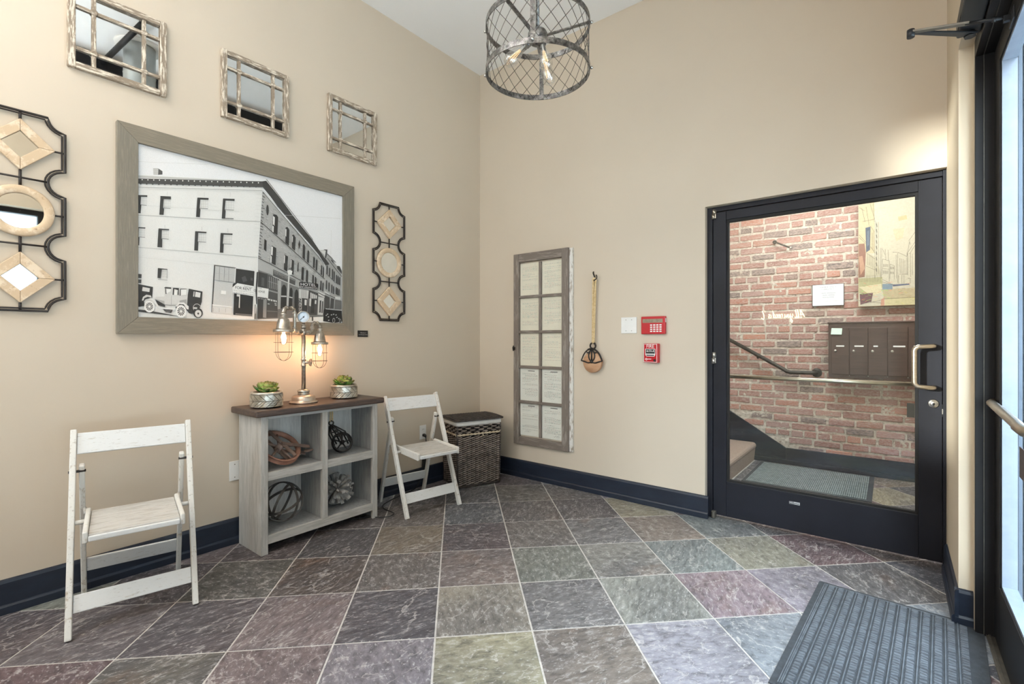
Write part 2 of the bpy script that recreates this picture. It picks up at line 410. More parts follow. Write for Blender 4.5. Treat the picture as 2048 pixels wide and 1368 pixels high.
M['copper'] = two_tone('coppery_lamp_base', S(172, 146, 130), S(200, 190, 178), 12, 0.33, 0.85, bump=0.1, bscale=60)
M['dial'] = two_tone('pale_blue_dial', S(206, 222, 238), S(214, 228, 242), 5, 0.4)
M['black_plastic'] = two_tone('black_plastic', S(24, 24, 25), S(30, 30, 31), 10, 0.45)
M['white_plastic'] = two_tone('white_plastic', S(232, 232, 230), S(224, 224, 222), 6, 0.4)
M['red_plastic'] = two_tone('red_plastic', S(190, 18, 30), S(176, 14, 26), 6, 0.4)
M['red_soft'] = two_tone('red_side_plastic', S(196, 46, 52), S(186, 36, 44), 6, 0.45)
M['lcd'] = two_tone('grey_green_display', S(150, 136, 112), S(128, 112, 92), 40, 0.3)
M['rope'] = two_tone('natural_rope', S(206, 178, 128), S(228, 206, 164), 60, 0.9, bump=0.6, bscale=160)
M['wood_wheel'] = two_tone('pale_wood_sheave', S(186, 142, 108), S(208, 168, 134), 9, 0.6, stretch=(1, 1, 5))
M['mercury'] = two_tone('antiqued_silver_glaze', S(150, 142, 128), S(214, 210, 200), 16, 0.28, 0.75, bump=0.25, bscale=60)
M['mercury_dark'] = two_tone('dark_joint_glaze', S(84, 76, 68), S(118, 108, 98), 20, 0.5, 0.4)
M['soil'] = two_tone('dark_potting_soil', S(52, 42, 34), S(74, 62, 50), 60, 0.95, bump=0.8, bscale=120)
def leaf_mat():
    t = NT('succulent_leaf'); oi = t.n('ObjectInfo'); v = t.coord('Object', (1, 1, 1), True)
    c = t.ramp(oi.outputs['Random'], [(0.0, S(50, 104, 44)), (0.35, S(96, 148, 58)), (0.7, S(142, 174, 84)), (1.0, S(176, 192, 110))])
    n = t.noise(v, 30, 3, 0.5)
    tc = t.n('TexCoord'); sp = t.n('SeparateXYZ'); t.l(tc.outputs['Generated'], sp.inputs[0])
    tip = t.ramp(sp.outputs[0], [(0.72, (0, 0, 0, 1)), (1.0, (0.7, 0.7, 0.7, 1))])
    c = t.mix(tip, c, S(120, 70, 52))
    return t.pbr(c, 0.45, 0, t.bump(n, 0.1, 0.002))
M['leaf'] = leaf_mat()
def wicker():
    t = NT('grey_brown_wicker'); v = t.coord('Object', (1, 1, 1)); n = t.noise(v, 18, 5, 0.7); g = t.noise(v, 160, 3, 0.6)
    c = t.ramp(n, [(0.28, S(78, 70, 66)), (0.5, S(128, 118, 112)), (0.74, S(172, 162, 154))])
    return t.pbr(c, 0.6, 0, t.bump(g, 0.4, 0.001))
M['wicker'] = wicker()
M['wicker_dark'] = two_tone('dark_wicker', S(46, 41, 40), S(82, 74, 70), 24, 0.6, bump=0.4, bscale=120)
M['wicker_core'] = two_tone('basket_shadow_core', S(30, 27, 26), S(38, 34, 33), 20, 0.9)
M['cloth'] = two_tone('white_cotton_liner', S(232, 231, 229), S(222, 221, 219), 20, 0.9, bump=0.25, bscale=90)
M['jute'] = two_tone('braided_jute', S(186, 170, 146), S(214, 202, 182), 50, 0.9, bump=0.5, bscale=140)
M['rubber'] = two_tone('grey_ribbed_mat', S(84, 89, 96), S(104, 110, 118), 26, 0.85, bump=0.6, bscale=260, bdist=0.004)
M['rubber_edge'] = two_tone('mat_border_rubber', S(50, 54, 60), S(62, 67, 73), 30, 0.8, bump=0.4, bscale=200)
M['hall_mat'] = two_tone('grey_green_hall_mat', S(104, 116, 120), S(132, 144, 148), 40, 0.9, bump=0.5, bscale=240)
M['carpet'] = two_tone('taupe_stair_carpet', S(126, 108, 98), S(196, 178, 166), 210, 0.95, bump=1.0, bscale=260, lo=0.3, hi=0.7, bdist=0.006)
M['stringer'] = two_tone('navy_black_skirt_paint', S(20, 27, 36), S(27, 35, 45), 6, 0.5, stretch=(1, 1, 5), spec=0.25)
M['mailbox'] = two_tone('dark_bronze_mailbox', S(66, 50, 48), S(80, 62, 58), 5, 0.45, 0.25, (1, 1, 14))
M['mail_gap'] = two_tone('mailbox_gap', S(150, 130, 120), S(130, 112, 104), 9, 0.5, 0.3)
M['mint'] = two_tone('mint_paper_note', S(196, 226, 214), S(204, 232, 220), 8, 0.7)
M['paper_white'] = two_tone('white_slip_paper', S(236, 238, 240), S(228, 230, 232), 8, 0.6)
M['painting_edge'] = two_tone('canvas_edge', S(196, 180, 140), S(214, 200, 164), 12, 0.7)
M['concrete'] = two_tone('pale_sidewalk', S(170, 170, 168), S(190, 190, 188), 2, 0.9)
M['facade'] = two_tone('white_stucco_front', S(104, 105, 104), S(92, 93, 93), 2, 0.8)
M['facade_glass'] = two_tone('grey_window_glass', S(38, 44, 50), S(52, 58, 64), 2, 0.3)
M['facade_grey'] = two_tone('grey_cornice', S(50, 51, 53), S(62, 63, 65), 2, 0.7)
M['siding'] = two_tone('pale_blue_metal_siding', S(78, 88, 102), S(98, 108, 122), 3, 0.6)
def ink_mat(name, rough=0.55, grain=0.06, gs=160):
    t = NT(name); a = t.n('VertexColor'); a.layer_name = 'ink'
    v = t.coord('Object'); n = t.noise(v, gs, 4, 0.7)
    c = t.mix(1.0, a.outputs['Color'], t.ramp(n, [(0.3, (1 - grain * 2,) * 3 + (1,)), (0.7, (1, 1, 1, 1))]), 'MULTIPLY')
    return t.pbr(c, rough, 0, None, 0.3)
M['print'] = ink_mat('black_and_white_print', 0.5, 0.05, 220)
M['paint_print'] = ink_mat('painted_canvas', 0.6, 0.08, 60)
M['doc'] = ink_mat('typed_paper', 0.75, 0.03, 90)
M['sign'] = ink_mat('printed_sign', 0.4, 0.0, 90)
def emit(name, col, strength):
    t = NT(name); e = t.n('Emission'); e.inputs[0].default_value = col; e.inputs[1].default_value = strength
    t.l(e.outputs[0], t.out.inputs[0]); return t.m
M['filament'] = emit('glowing_filament', (1.0, 0.62, 0.28, 1), 16)
M['filament_soft'] = emit('dim_filament', (1.0, 0.66, 0.36, 1), 1.3)
M['neon'] = emit('warm_neon_tube', (1.0, 0.80, 0.45, 1), 32)
# ------------------------------------------------------------------ flat print data (layer, ink, outline in tenths of a millimetre on the sheet)
PHOTO = [(1,205,'25 8254 3376 9057 3376 9071 25 8267'),
(1,200,'8535 7093 11984 7583 11985 7601 8536 7110'),
(1,214,'11229 6625 11181 4827 11201 4828 11249 6627'),
(1,205,'692 8100 930 8163 917 7797 709 7745'),
(2,95,'930 8145 1118 8048 1118 7866 917 7797'),
(2,150,'698 8059 918 8116 918 8130 698 8073'),
(2,150,'698 7987 918 8044 918 8058 698 8001'),
(2,150,'699 7915 919 7972 919 7986 699 7929'),
(2,150,'699 7844 919 7899 919 7913 699 7857'),
(2,150,'700 7772 920 7827 920 7841 700 7785'),
(1,226,'-14 635 6288 425 12090 1464 12090 0 -11 -27'),
(2,229,'-55 7546 6669 8938 6451 8306 6155 3972 6136 -52 -13 371'),
(3,196,'-33 7525 6575 8866 6575 8753 -32 7378'),
(4,228,'-32 7386 6575 8760 6575 8721 -32 7348'),
(4,84,'-12 7353 5071 8532 6433 8855 6655 8908 6512 8493 5072 8185 -11 7083'),
(5,232,'221 7343 214 7313 196 7298 178 7305 170 7330 177 7360 195 7375 214 7368'),
(5,232,'476 7401 469 7371 450 7355 432 7362 424 7388 431 7418 450 7434 468 7427'),
(5,232,'735 7460 727 7430 709 7414 690 7421 682 7447 690 7477 708 7493 727 7486'),
(5,232,'998 7520 990 7490 971 7473 952 7480 944 7507 952 7537 971 7553 990 7546'),
(5,232,'1266 7581 1258 7550 1238 7534 1219 7541 1211 7567 1219 7598 1238 7614 1257 7607'),
(5,232,'1537 7643 1529 7612 1510 7595 1490 7602 1482 7629 1490 7660 1509 7676 1529 7669'),
(5,232,'1814 7706 1806 7675 1786 7658 1765 7665 1757 7692 1765 7723 1785 7740 1805 7732'),
(5,232,'2095 7770 2086 7738 2066 7721 2046 7729 2037 7756 2045 7787 2066 7804 2086 7797'),
(5,232,'2381 7835 2372 7803 2351 7786 2331 7793 2322 7820 2330 7852 2351 7869 2372 7862'),
(5,232,'2671 7901 2662 7869 2641 7852 2620 7859 2611 7886 2620 7918 2641 7936 2662 7928'),
(5,232,'2967 7968 2958 7936 2936 7919 2915 7926 2906 7954 2915 7986 2936 8003 2958 7996'),
(5,232,'3267 8037 3258 8004 3237 7987 3215 7994 3206 8022 3214 8054 3236 8072 3258 8065'),
(5,232,'3573 8106 3564 8074 3542 8056 3520 8063 3510 8091 3520 8124 3542 8142 3564 8135'),
(5,232,'3885 8177 3875 8144 3853 8126 3830 8134 3821 8162 3830 8195 3852 8213 3875 8206'),
(5,232,'4202 8249 4192 8216 4169 8198 4146 8205 4136 8234 4146 8267 4169 8285 4192 8278'),
(5,232,'4524 8323 4515 8289 4491 8271 4468 8278 4458 8307 4467 8341 4491 8359 4514 8352'),
(5,232,'4853 8398 4843 8364 4819 8345 4795 8352 4785 8382 4795 8415 4819 8434 4843 8427'),
(5,232,'5187 8474 5177 8440 5153 8421 5128 8428 5118 8457 5128 8492 5152 8511 5177 8503'),
(5,232,'5528 8552 5517 8517 5493 8498 5468 8505 5458 8535 5468 8569 5492 8588 5517 8581'),
(5,232,'5874 8631 5864 8596 5839 8576 5814 8584 5803 8613 5813 8648 5839 8668 5864 8660'),
(5,232,'6228 8711 6217 8676 6192 8656 6166 8664 6155 8694 6166 8729 6191 8749 6217 8741'),
(5,84,'60 7106 185 7136 140 7055'),
(5,84,'323 7165 451 7195 404 7113'),
(5,84,'591 7224 720 7255 673 7172'),
(5,84,'863 7285 994 7316 947 7232'),
(5,84,'1139 7346 1273 7378 1225 7293'),
(5,84,'1421 7409 1557 7441 1508 7356'),
(5,84,'1707 7472 1846 7505 1796 7419'),
(5,84,'1998 7537 2140 7570 2088 7483'),
(5,84,'2295 7603 2438 7637 2386 7549'),
(5,84,'2596 7670 2743 7704 2690 7616'),
(5,84,'2904 7738 3052 7773 2998 7684'),
(5,84,'3216 7808 3368 7843 3313 7753'),
(5,84,'3534 7878 3689 7915 3633 7823'),
(5,84,'3858 7951 4016 7987 3959 7895'),
(5,84,'4189 8024 4349 8061 4291 7968'),
(5,84,'4525 8099 4688 8137 4629 8042'),
(5,84,'4868 8175 5034 8214 4973 8118'),
(5,84,'5217 8252 5386 8292 5325 8195'),
(5,84,'5573 8332 5745 8372 5683 8274'),
(5,84,'5936 8412 6112 8453 6048 8355'),
(4,150,'-10 6886 6446 8265 6447 8291 -10 6907'),
(4,212,'-9 6818 6447 8181 6447 8200 -9 6834'),
(4,150,'-1 5403 6286 6251 6287 6274 -1 5422'),
(4,160,'-11 3693 6139 3975 6140 3998 -10 3712'),
(4,208,'-4 5942 5054 6625 5055 6641 -4 5956'),
(4,206,'-8 3179 4802 3229 4803 3241 -8 3189'),
(4,70,'-7 6475 422 6557 423 6472 -7 6381'),
(4,70,'-7 6381 149 6414 129 5993 161 5964 132 5528 -2 5511'),
(5,95,'128 5970 395 5999 397 6023 130 5995'),
(5,198,'167 6389 169 6019 177 6021 175 6391'),
(5,198,'238 6404 240 6033 249 6035 247 6406'),
(5,198,'310 6420 312 6048 321 6049 319 6422'),
(5,198,'382 6435 384 6062 393 6064 391 6437'),
(5,200,'150 6319 409 6373 409 6384 150 6329'),
(5,200,'151 6195 409 6248 409 6259 151 6206'),
(5,200,'151 6072 410 6124 410 6135 151 6082'),
(4,70,'1013 6660 1502 6746 1502 6588 1014 6497'),
(4,70,'1014 6533 1165 6521 1137 6049 1183 5986 1160 5654 967 5625'),
(5,95,'1152 6022 1473 6055 1475 6080 1153 6047'),
(5,198,'1201 6518 1203 6062 1213 6064 1210 6520'),
(5,198,'1286 6535 1288 6079 1297 6081 1295 6537'),
(5,198,'1371 6553 1373 6096 1383 6097 1380 6555'),
(5,198,'1457 6571 1459 6112 1468 6114 1466 6573'),
(5,200,'1181 6432 1487 6495 1487 6507 1181 6443'),
(5,200,'1182 6280 1488 6342 1488 6354 1181 6291'),
(5,200,'1182 6129 1489 6189 1489 6200 1182 6140'),
(4,70,'2796 6986 3374 7094 3375 6989 2790 6870'),
(4,70,'2790 6908 2951 6904 2909 6396 2954 6328 2925 5882 2728 5857'),
(5,95,'2892 6372 3335 6435 3336 6462 2893 6399'),
(5,198,'2986 6892 2988 6412 2998 6414 2996 6894'),
(5,198,'3096 6915 3098 6433 3108 6435 3106 6917'),
(5,198,'3207 6938 3209 6455 3219 6457 3217 6940'),
(5,198,'3319 6961 3321 6477 3331 6479 3329 6964'),
(5,200,'2958 6800 3358 6883 3358 6895 2958 6812'),
(5,200,'2959 6640 3358 6721 3358 6733 2959 6652'),
(5,200,'2960 6480 3359 6559 3359 6571 2960 6492'),
(4,70,'4152 7243 4795 7364 4788 7249 4145 7123'),
(4,70,'4145 7194 4290 7153 4245 6618 4292 6527 4269 6057 4077 6031'),
(5,95,'4255 6586 4752 6658 4753 6686 4256 6614'),
(5,80,'4275 6058 4735 6121 4737 6161 4276 6098'),
(5,198,'4324 7144 4326 6642 4337 6644 4335 7147'),
(5,198,'4456 7172 4458 6667 4469 6670 4467 7174'),
(5,198,'4589 7200 4591 6693 4602 6696 4601 7202'),
(5,198,'4723 7228 4725 6719 4737 6722 4735 7230'),
(5,200,'4290 7047 4770 7146 4770 7159 4290 7059'),
(5,200,'4291 6880 4770 6977 4770 6989 4291 6892'),
(5,200,'4292 6713 4771 6807 4771 6819 4292 6725'),
(4,70,'-11 4774 341 4813 335 4752 -11 4711'),
(4,70,'-11 4711 55 4714 43 4264 82 4233 66 3812 -17 3808'),
(5,95,'57 4247 322 4267 323 4291 58 4271'),
(5,198,'79 4703 81 4288 90 4289 87 4705'),
(5,198,'152 4715 154 4299 163 4300 161 4716'),
(5,198,'226 4727 228 4310 237 4311 234 4728'),
(5,198,'300 4739 302 4321 311 4322 308 4740'),
(5,200,'61 4626 327 4668 327 4678 61 4637'),
(5,200,'62 4488 327 4528 327 4539 62 4498'),
(5,200,'63 4349 328 4389 328 4400 63 4360'),
(4,70,'930 4870 1417 4917 1411 4847 924 4785'),
(4,70,'924 4831 1080 4802 1069 4338 1101 4304 1094 3855 876 3842'),
(5,95,'1075 4326 1396 4345 1398 4370 1076 4351'),
(5,198,'1110 4792 1112 4363 1121 4364 1119 4793'),
(5,198,'1194 4805 1196 4375 1206 4376 1203 4806'),
(5,198,'1279 4818 1281 4387 1291 4389 1288 4820'),
(5,198,'1364 4832 1367 4400 1376 4401 1374 4833'),
(5,200,'1090 4711 1395 4759 1395 4770 1090 4722'),
(5,200,'1090 4569 1396 4615 1396 4626 1090 4580'),
(5,200,'1091 4426 1397 4471 1397 4482 1091 4437'),
(4,70,'2686 5032 3267 5091 3257 5007 2683 4943'),
(4,70,'2683 4991 2845 4960 2819 4457 2848 4412 2829 3926 2635 3918'),
(5,95,'2826 4436 3240 4466 3242 4492 2827 4463'),
(5,198,'2880 4949 2882 4477 2892 4479 2890 4951'),
(5,198,'2988 4966 2990 4493 3001 4494 2999 4968'),
(5,198,'3098 4983 3100 4508 3110 4510 3108 4984'),
(5,198,'3208 5000 3210 4524 3220 4525 3218 5001'),
(5,200,'2853 4861 3246 4920 3246 4932 2853 4872'),
(5,200,'2853 4704 3247 4761 3247 4773 2853 4715'),
(5,200,'2854 4546 3248 4603 3248 4614 2854 4558'),
(4,70,'4023 5159 4677 5235 4670 5149 4015 5066'),
(4,70,'4015 5116 4182 5083 4139 4541 4185 4514 4164 3997 3974 3986'),
(5,95,'4138 4519 4632 4561 4633 4589 4139 4546'),
(5,198,'4226 5064 4228 4562 4239 4563 4237 5066'),
(5,198,'4350 5083 4352 4579 4363 4580 4362 5085'),
(5,198,'4476 5102 4478 4596 4489 4598 4487 5104'),
(5,198,'4603 5122 4604 4614 4616 4615 4614 5123'),
(5,200,'4194 4970 4647 5037 4647 5050 4194 4982'),
(5,200,'4195 4802 4647 4868 4647 4880 4195 4815'),
(5,200,'4196 4635 4648 4698 4648 4710 4196 4647'),
(4,70,'901 2706 1328 2700 1322 2654 895 2637'),
(4,70,'895 2660 1078 2639 1030 2154 879 2158'),
(5,198,'1105 2622 1107 2183 1117 2184 1114 2623'),
(5,198,'1167 2628 1169 2188 1179 2189 1176 2629'),
(5,198,'1229 2634 1232 2193 1241 2194 1239 2634'),
(5,198,'1292 2639 1294 2198 1304 2199 1301 2640'),
(5,200,'1092 2542 1316 2562 1316 2573 1091 2553'),
(5,200,'1092 2396 1317 2415 1316 2426 1092 2407'),
(5,200,'1093 2250 1317 2268 1317 2279 1093 2261'),
(5,150,'897 2080 1327 2074 1329 2096 898 2102'),
(5,120,'1320 2700 1310 2180 1326 2181 1336 2701'),
(4,80,'-9 2295 177 2289 166 2073 -7 2067'),
(4,90,'-7 2000 166 2006 156 1812 -6 1801'),
(5,190,'1320 6982 1321 6737 1330 6739 1329 6984'),
(5,190,'3144 7389 3145 7130 3156 7132 3155 7391'),
(5,190,'4539 7699 4540 7430 4551 7433 4550 7702'),
(5,170,'1210 5107 1211 4896 1222 4898 1221 5109'),
(5,170,'3015 5347 3016 5124 3029 5126 3028 5349'),
(5,170,'4405 5492 4405 5260 4419 5262 4418 5494'),
(4,214,'6072 7948 6416 8012 6417 8028 6073 7964'),
(4,214,'6058 7708 6401 7769 6402 7785 6058 7724'),
(4,214,'6043 7467 6387 7527 6387 7543 6044 7483'),
(4,214,'6029 7228 6372 7285 6372 7301 6029 7243'),
(4,214,'6014 6988 6357 7043 6358 7059 6015 7004'),
(4,214,'6000 6748 6342 6801 6343 6817 6001 6764'),
(4,214,'5986 6509 6328 6560 6328 6576 5986 6525'),
(4,214,'5971 6270 6313 6319 6314 6335 5972 6286'),
(4,214,'5957 6032 6298 6078 6299 6094 5957 6048'),
(4,214,'5943 5793 6284 5837 6284 5853 5943 5809'),
(4,214,'5928 5555 6269 5597 6270 5613 5929 5571'),
(4,214,'5914 5317 6255 5357 6255 5373 5914 5333'),
(2,176,'6454 8280 7408 7309 8451 6339 10238 4690 10615 4237 10705 3998 10708 -12 6136 -52 6186 3976'),
(3,196,'6837 4316 6958 4265 6964 4278 6843 4328'),
(3,158,'9533 3984 9629 3929 9637 3941 9541 3996'),
(3,146,'6413 4565 6500 4528 6510 4551 6423 4587'),
(3,146,'7372 4198 7479 4152 7493 4178 7386 4224'),
(3,204,'6410 8081 6507 8008 6522 8028 6425 8101'),
(3,204,'10510 2797 10627 2741 10644 2769 10526 2824'),
(3,204,'8590 5026 8713 4950 8731 4976 8608 5052'),
(3,146,'10308 3594 10469 3497 10479 3511 10319 3607'),
(3,196,'10625 2473 10696 2443 10711 2471 10639 2500'),
(3,132,'10529 3247 10697 3152 10715 3177 10547 3271'),
(3,204,'9114 4748 9230 4673 9248 4697 9132 4772'),
(3,158,'8385 4376 8440 4347 8454 4370 8399 4399'),
(3,196,'7954 4383 8041 4340 8048 4352 7961 4395'),
(3,204,'9086 5356 9157 5305 9170 5321 9099 5372'),
(3,132,'9400 4073 9488 4022 9502 4043 9415 4093'),
(3,146,'7900 6156 8001 6086 8018 6108 7917 6178'),
(3,132,'8540 3402 8616 3370 8624 3387 8548 3419'),
(3,132,'9931 4006 10088 3908 10104 3929 9947 4027'),
(3,132,'9383 4320 9530 4230 9548 4254 9400 4344'),
(3,146,'8445 4433 8540 4382 8552 4401 8456 4452'),
(3,204,'7783 4875 7927 4797 7939 4816 7794 4893'),
(3,132,'7746 5646 7849 5581 7865 5604 7761 5669'),
(3,158,'7642 4797 7771 4730 7783 4750 7653 4817'),
(3,196,'7017 7242 7118 7169 7126 7180 7025 7253'),
(3,204,'10390 4276 10546 4160 10555 4170 10399 4286'),
(3,132,'9506 4603 9573 4559 9583 4572 9517 4616'),
(3,158,'7465 6516 7540 6465 7555 6485 7481 6537'),
(3,204,'9016 4857 9145 4774 9158 4792 9030 4875'),
(3,158,'6390 6515 6475 6464 6485 6478 6399 6529'),
(3,132,'7320 4505 7465 4438 7474 4456 7330 4523'),
(3,146,'10540 3800 10642 3730 10661 3752 10558 3822'),
(3,132,'6937 4834 7050 4781 7063 4805 6950 4858'),
(3,204,'10552 2976 10688 2906 10698 2921 10561 2991'),
(3,196,'9017 4552 9132 4483 9147 4504 9033 4573'),
(3,158,'8045 4069 8108 4040 8122 4065 8059 4095'),
(3,196,'7540 3902 7620 3868 7632 3892 7552 3925'),
(3,146,'7998 5793 8050 5759 8064 5778 8013 5812'),
(3,132,'7175 3927 7268 3890 7277 3910 7184 3946'),
(3,204,'7836 5579 7907 5535 7921 5555 7850 5599'),
(3,132,'8333 3244 8425 3209 8434 3228 8343 3263'),
(3,146,'7622 3819 7761 3762 7768 3776 7629 3833'),
(3,158,'9983 2868 10101 2817 10111 2834 9992 2886'),
(3,132,'7154 4824 7284 4761 7293 4777 7163 4840'),
(3,132,'10100 3107 10210 3054 10219 3069 10109 3123'),
(3,132,'9367 5174 9440 5121 9451 5135 9378 5188'),
(3,196,'9524 3642 9670 3565 9681 3582 9534 3658'),
(3,204,'6747 6910 6885 6819 6894 6831 6756 6922'),
(3,146,'8584 5817 8640 5776 8653 5792 8597 5833'),
(3,146,'10616 3888 10688 3837 10705 3857 10633 3908'),
(3,158,'9626 4165 9743 4093 9758 4113 9641 4185'),
(3,132,'10427 3603 10517 3547 10537 3573 10447 3629'),
(3,196,'8180 5576 8312 5490 8320 5500 8188 5586'),
(3,146,'9117 5379 9183 5331 9194 5344 9128 5392'),
(3,204,'9646 3608 9719 3570 9728 3583 9655 3622'),
(3,204,'7269 4479 7328 4452 7341 4476 7282 4503'),
(3,204,'8554 3531 8663 3484 8672 3500 8562 3547'),
(3,196,'7125 6239 7176 6207 7191 6229 7140 6261'),
(3,146,'7592 5590 7681 5536 7698 5561 7609 5615'),
(3,158,'10516 2295 10586 2270 10598 2296 10529 2321'),
(3,204,'9611 2819 9760 2759 9772 2782 9622 2842'),
(3,158,'7342 5209 7421 5166 7431 5182 7352 5225'),
(3,146,'9801 4767 9939 4665 9957 4686 9818 4787'),
(3,196,'9002 2928 9097 2892 9102 2904 9008 2940'),
(3,196,'7049 4422 7153 4376 7160 4391 7056 4436'),
(3,146,'6700 5373 6824 5310 6832 5324 6708 5388'),
(3,132,'6371 7127 6425 7092 6441 7116 6388 7151'),
(3,196,'9382 5333 9437 5291 9452 5309 9397 5351'),
(3,196,'10005 4437 10117 4358 10126 4369 10015 4448'),
(3,158,'10412 4023 10557 3921 10577 3945 10432 4047'),
(3,132,'7590 6643 7691 6571 7702 6586 7602 6658'),
(3,146,'10147 4334 10306 4221 10325 4244 10167 4357'),
(3,132,'9808 3413 9937 3347 9954 3372 9824 3438'),
(3,204,'9464 3430 9537 3394 9549 3414 9476 3450'),
(3,146,'6493 4419 6563 4391 6573 4413 6503 4441'),
(3,204,'8129 5078 8206 5033 8222 5057 8146 5102'),
(3,196,'8159 5180 8245 5128 8258 5146 8172 5198'),
(3,146,'9684 2689 9846 2626 9852 2639 9690 2701'),
(3,196,'7734 6401 7797 6357 7816 6383 7754 6427'),
(3,146,'7416 5073 7482 5038 7491 5052 7425 5087'),
(3,204,'6325 5902 6418 5851 6433 5877 6340 5927'),
(3,204,'8972 5094 9058 5035 9078 5061 8992 5119'),
(3,196,'9306 4505 9426 4429 9446 4455 9326 4531'),
(3,196,'7184 3845 7306 3798 7313 3811 7190 3859'),
(3,196,'9555 2861 9643 2825 9657 2851 9568 2887'),
(3,132,'7815 4333 7939 4274 7946 4286 7822 4346'),
(3,204,'6789 5337 6886 5288 6894 5301 6797 5351'),
(3,146,'7302 6472 7407 6402 7420 6420 7315 6490'),
(3,158,'7906 4504 7995 4460 8007 4479 7918 4524'),
(3,196,'10633 3132 10700 3094 10715 3116 10648 3154'),
(3,158,'7378 3776 7522 3720 7534 3747 7391 3803'),
(3,146,'8882 2900 9007 2853 9016 2873 8891 2919'),
(3,204,'10300 2372 10399 2335 10408 2354 10309 2391'),
(3,204,'10225 3595 10352 3521 10372 3547 10245 3622'),
(3,146,'6771 5367 6857 5322 6869 5343 6783 5388'),
(3,158,'7416 5764 7520 5701 7533 5720 7429 5783'),
(3,158,'8704 5936 8858 5819 8878 5842 8723 5959'),
(3,196,'7123 6375 7224 6309 7235 6325 7134 6390'),
(3,158,'9516 3016 9619 2973 9631 2993 9527 3037'),
(3,132,'8324 3519 8455 3465 8468 3491 8337 3545'),
(3,146,'7123 4311 7259 4253 7265 4265 7129 4324'),
(3,158,'9470 3825 9630 3739 9638 3751 9478 3837'),
(3,196,'7822 3950 7916 3909 7929 3933 7835 3974'),
(3,196,'7607 6567 7728 6481 7739 6496 7618 6582'),
(3,204,'7934 3978 8053 3925 8060 3938 7941 3990'),
(3,196,'10264 3697 10383 3623 10399 3644 10280 3718'),
(3,158,'9353 3345 9485 3283 9502 3312 9369 3373'),
(3,196,'8198 3656 8291 3616 8303 3639 8210 3679'),
(3,132,'8148 4257 8219 4222 8225 4233 8154 4268'),
(3,132,'7885 5265 7976 5211 7989 5231 7898 5284'),
(3,204,'9407 2878 9542 2824 9557 2852 9421 2906'),
(3,146,'7299 3613 7376 3585 7384 3603 7307 3631'),
(3,196,'8932 3887 9084 3809 9100 3834 8947 3912'),
(3,196,'9561 3039 9682 2986 9696 3014 9576 3066'),
(3,196,'9705 4028 9835 3950 9845 3963 9714 4041'),
(3,146,'9866 3732 9973 3671 9984 3686 9877 3748'),
(3,146,'6688 5463 6742 5435 6754 5456 6700 5484'),
(3,146,'6375 5994 6510 5920 6520 5936 6385 6011'),
(3,158,'9204 3814 9280 3774 9289 3789 9213 3828'),
(3,132,'7647 6731 7767 6644 7783 6664 7663 6752'),
(3,196,'8223 4583 8279 4553 8293 4575 8237 4605'),
(3,132,'9314 3151 9397 3115 9410 3139 9327 3175'),
(3,196,'7897 5345 7996 5286 8013 5310 7914 5369'),
(3,158,'7630 6182 7775 6084 7793 6107 7647 6205'),
(3,196,'6421 4285 6526 4243 6538 4270 6433 4311'),
(3,146,'10336 3932 10424 3874 10440 3895 10353 3953'),
(3,158,'6963 3740 7054 3707 7063 3728 6973 3761'),
(3,158,'7351 5253 7413 5218 7429 5243 7366 5278'),
(3,146,'8103 5513 8195 5454 8210 5476 8119 5535'),
(3,204,'9336 4580 9401 4538 9413 4553 9347 4595'),
(3,132,'10322 2403 10383 2380 10389 2392 10327 2415'),
(3,132,'9491 3429 9599 3377 9614 3402 9506 3454'),
(3,196,'10490 3050 10586 3000 10595 3013 10499 3063'),
(3,204,'9216 5276 9313 5206 9327 5223 9230 5294'),
(3,196,'9487 2647 9566 2617 9576 2637 9496 2666'),
(3,196,'8711 5361 8839 5275 8853 5293 8725 5379'),
(3,146,'6732 7004 6787 6968 6803 6990 6748 7027'),
(3,132,'9981 4056 10079 3993 10091 4008 9992 4071'),
(3,158,'7075 6904 7203 6815 7220 6837 7092 6926'),
(3,132,'6417 6513 6546 6436 6553 6447 6425 6524'),
(3,196,'7839 6347 7935 6278 7954 6303 7857 6371'),
(3,146,'6428 7928 6553 7837 6572 7861 6446 7953'),
(3,204,'9621 4024 9696 3979 9712 4001 9636 4045'),
(3,204,'9457 3442 9604 3371 9614 3389 9468 3460'),
(3,158,'8946 2865 9067 2820 9074 2835 8953 2880'),
(3,204,'8751 3519 8821 3487 8833 3509 8762 3540'),
(3,196,'8626 4438 8685 4406 8698 4426 8639 4458'),
(3,146,'8530 3886 8637 3835 8651 3858 8543 3909'),
(3,196,'9452 3353 9589 3289 9597 3303 9461 3367'),
(3,204,'6671 7711 6738 7663 6756 7686 6689 7735'),
(3,204,'6499 7749 6623 7660 6636 7678 6512 7767'),
(3,146,'6688 6633 6747 6596 6759 6613 6700 6650'),
(3,204,'6807 6197 6923 6128 6930 6139 6814 6208'),
(3,146,'8467 5968 8602 5870 8614 5885 8479 5983'),
(3,158,'9990 4679 10074 4615 10087 4629 10002 4693'),
(3,146,'7844 6394 7963 6309 7976 6326 7857 6411'),
(3,196,'7285 5188 7366 5145 7377 5164 7296 5207'),
(3,158,'7898 3593 7996 3554 8007 3576 7908 3615'),
(3,132,'8144 3157 8268 3113 8279 3136 8155 3181'),
(3,196,'8521 3288 8659 3233 8671 3257 8532 3312'),
(3,204,'7097 5985 7177 5937 7187 5953 7107 6001'),
(3,132,'8689 5916 8827 5813 8839 5828 8701 5931'),
(3,132,'7502 5801 7583 5751 7596 5769 7514 5820'),
(3,196,'8472 5766 8619 5663 8636 5685 8490 5789'),
(3,204,'8680 4620 8762 4573 8779 4598 8698 4646'),
(3,146,'10313 2365 10462 2310 10476 2338 10327 2393'),
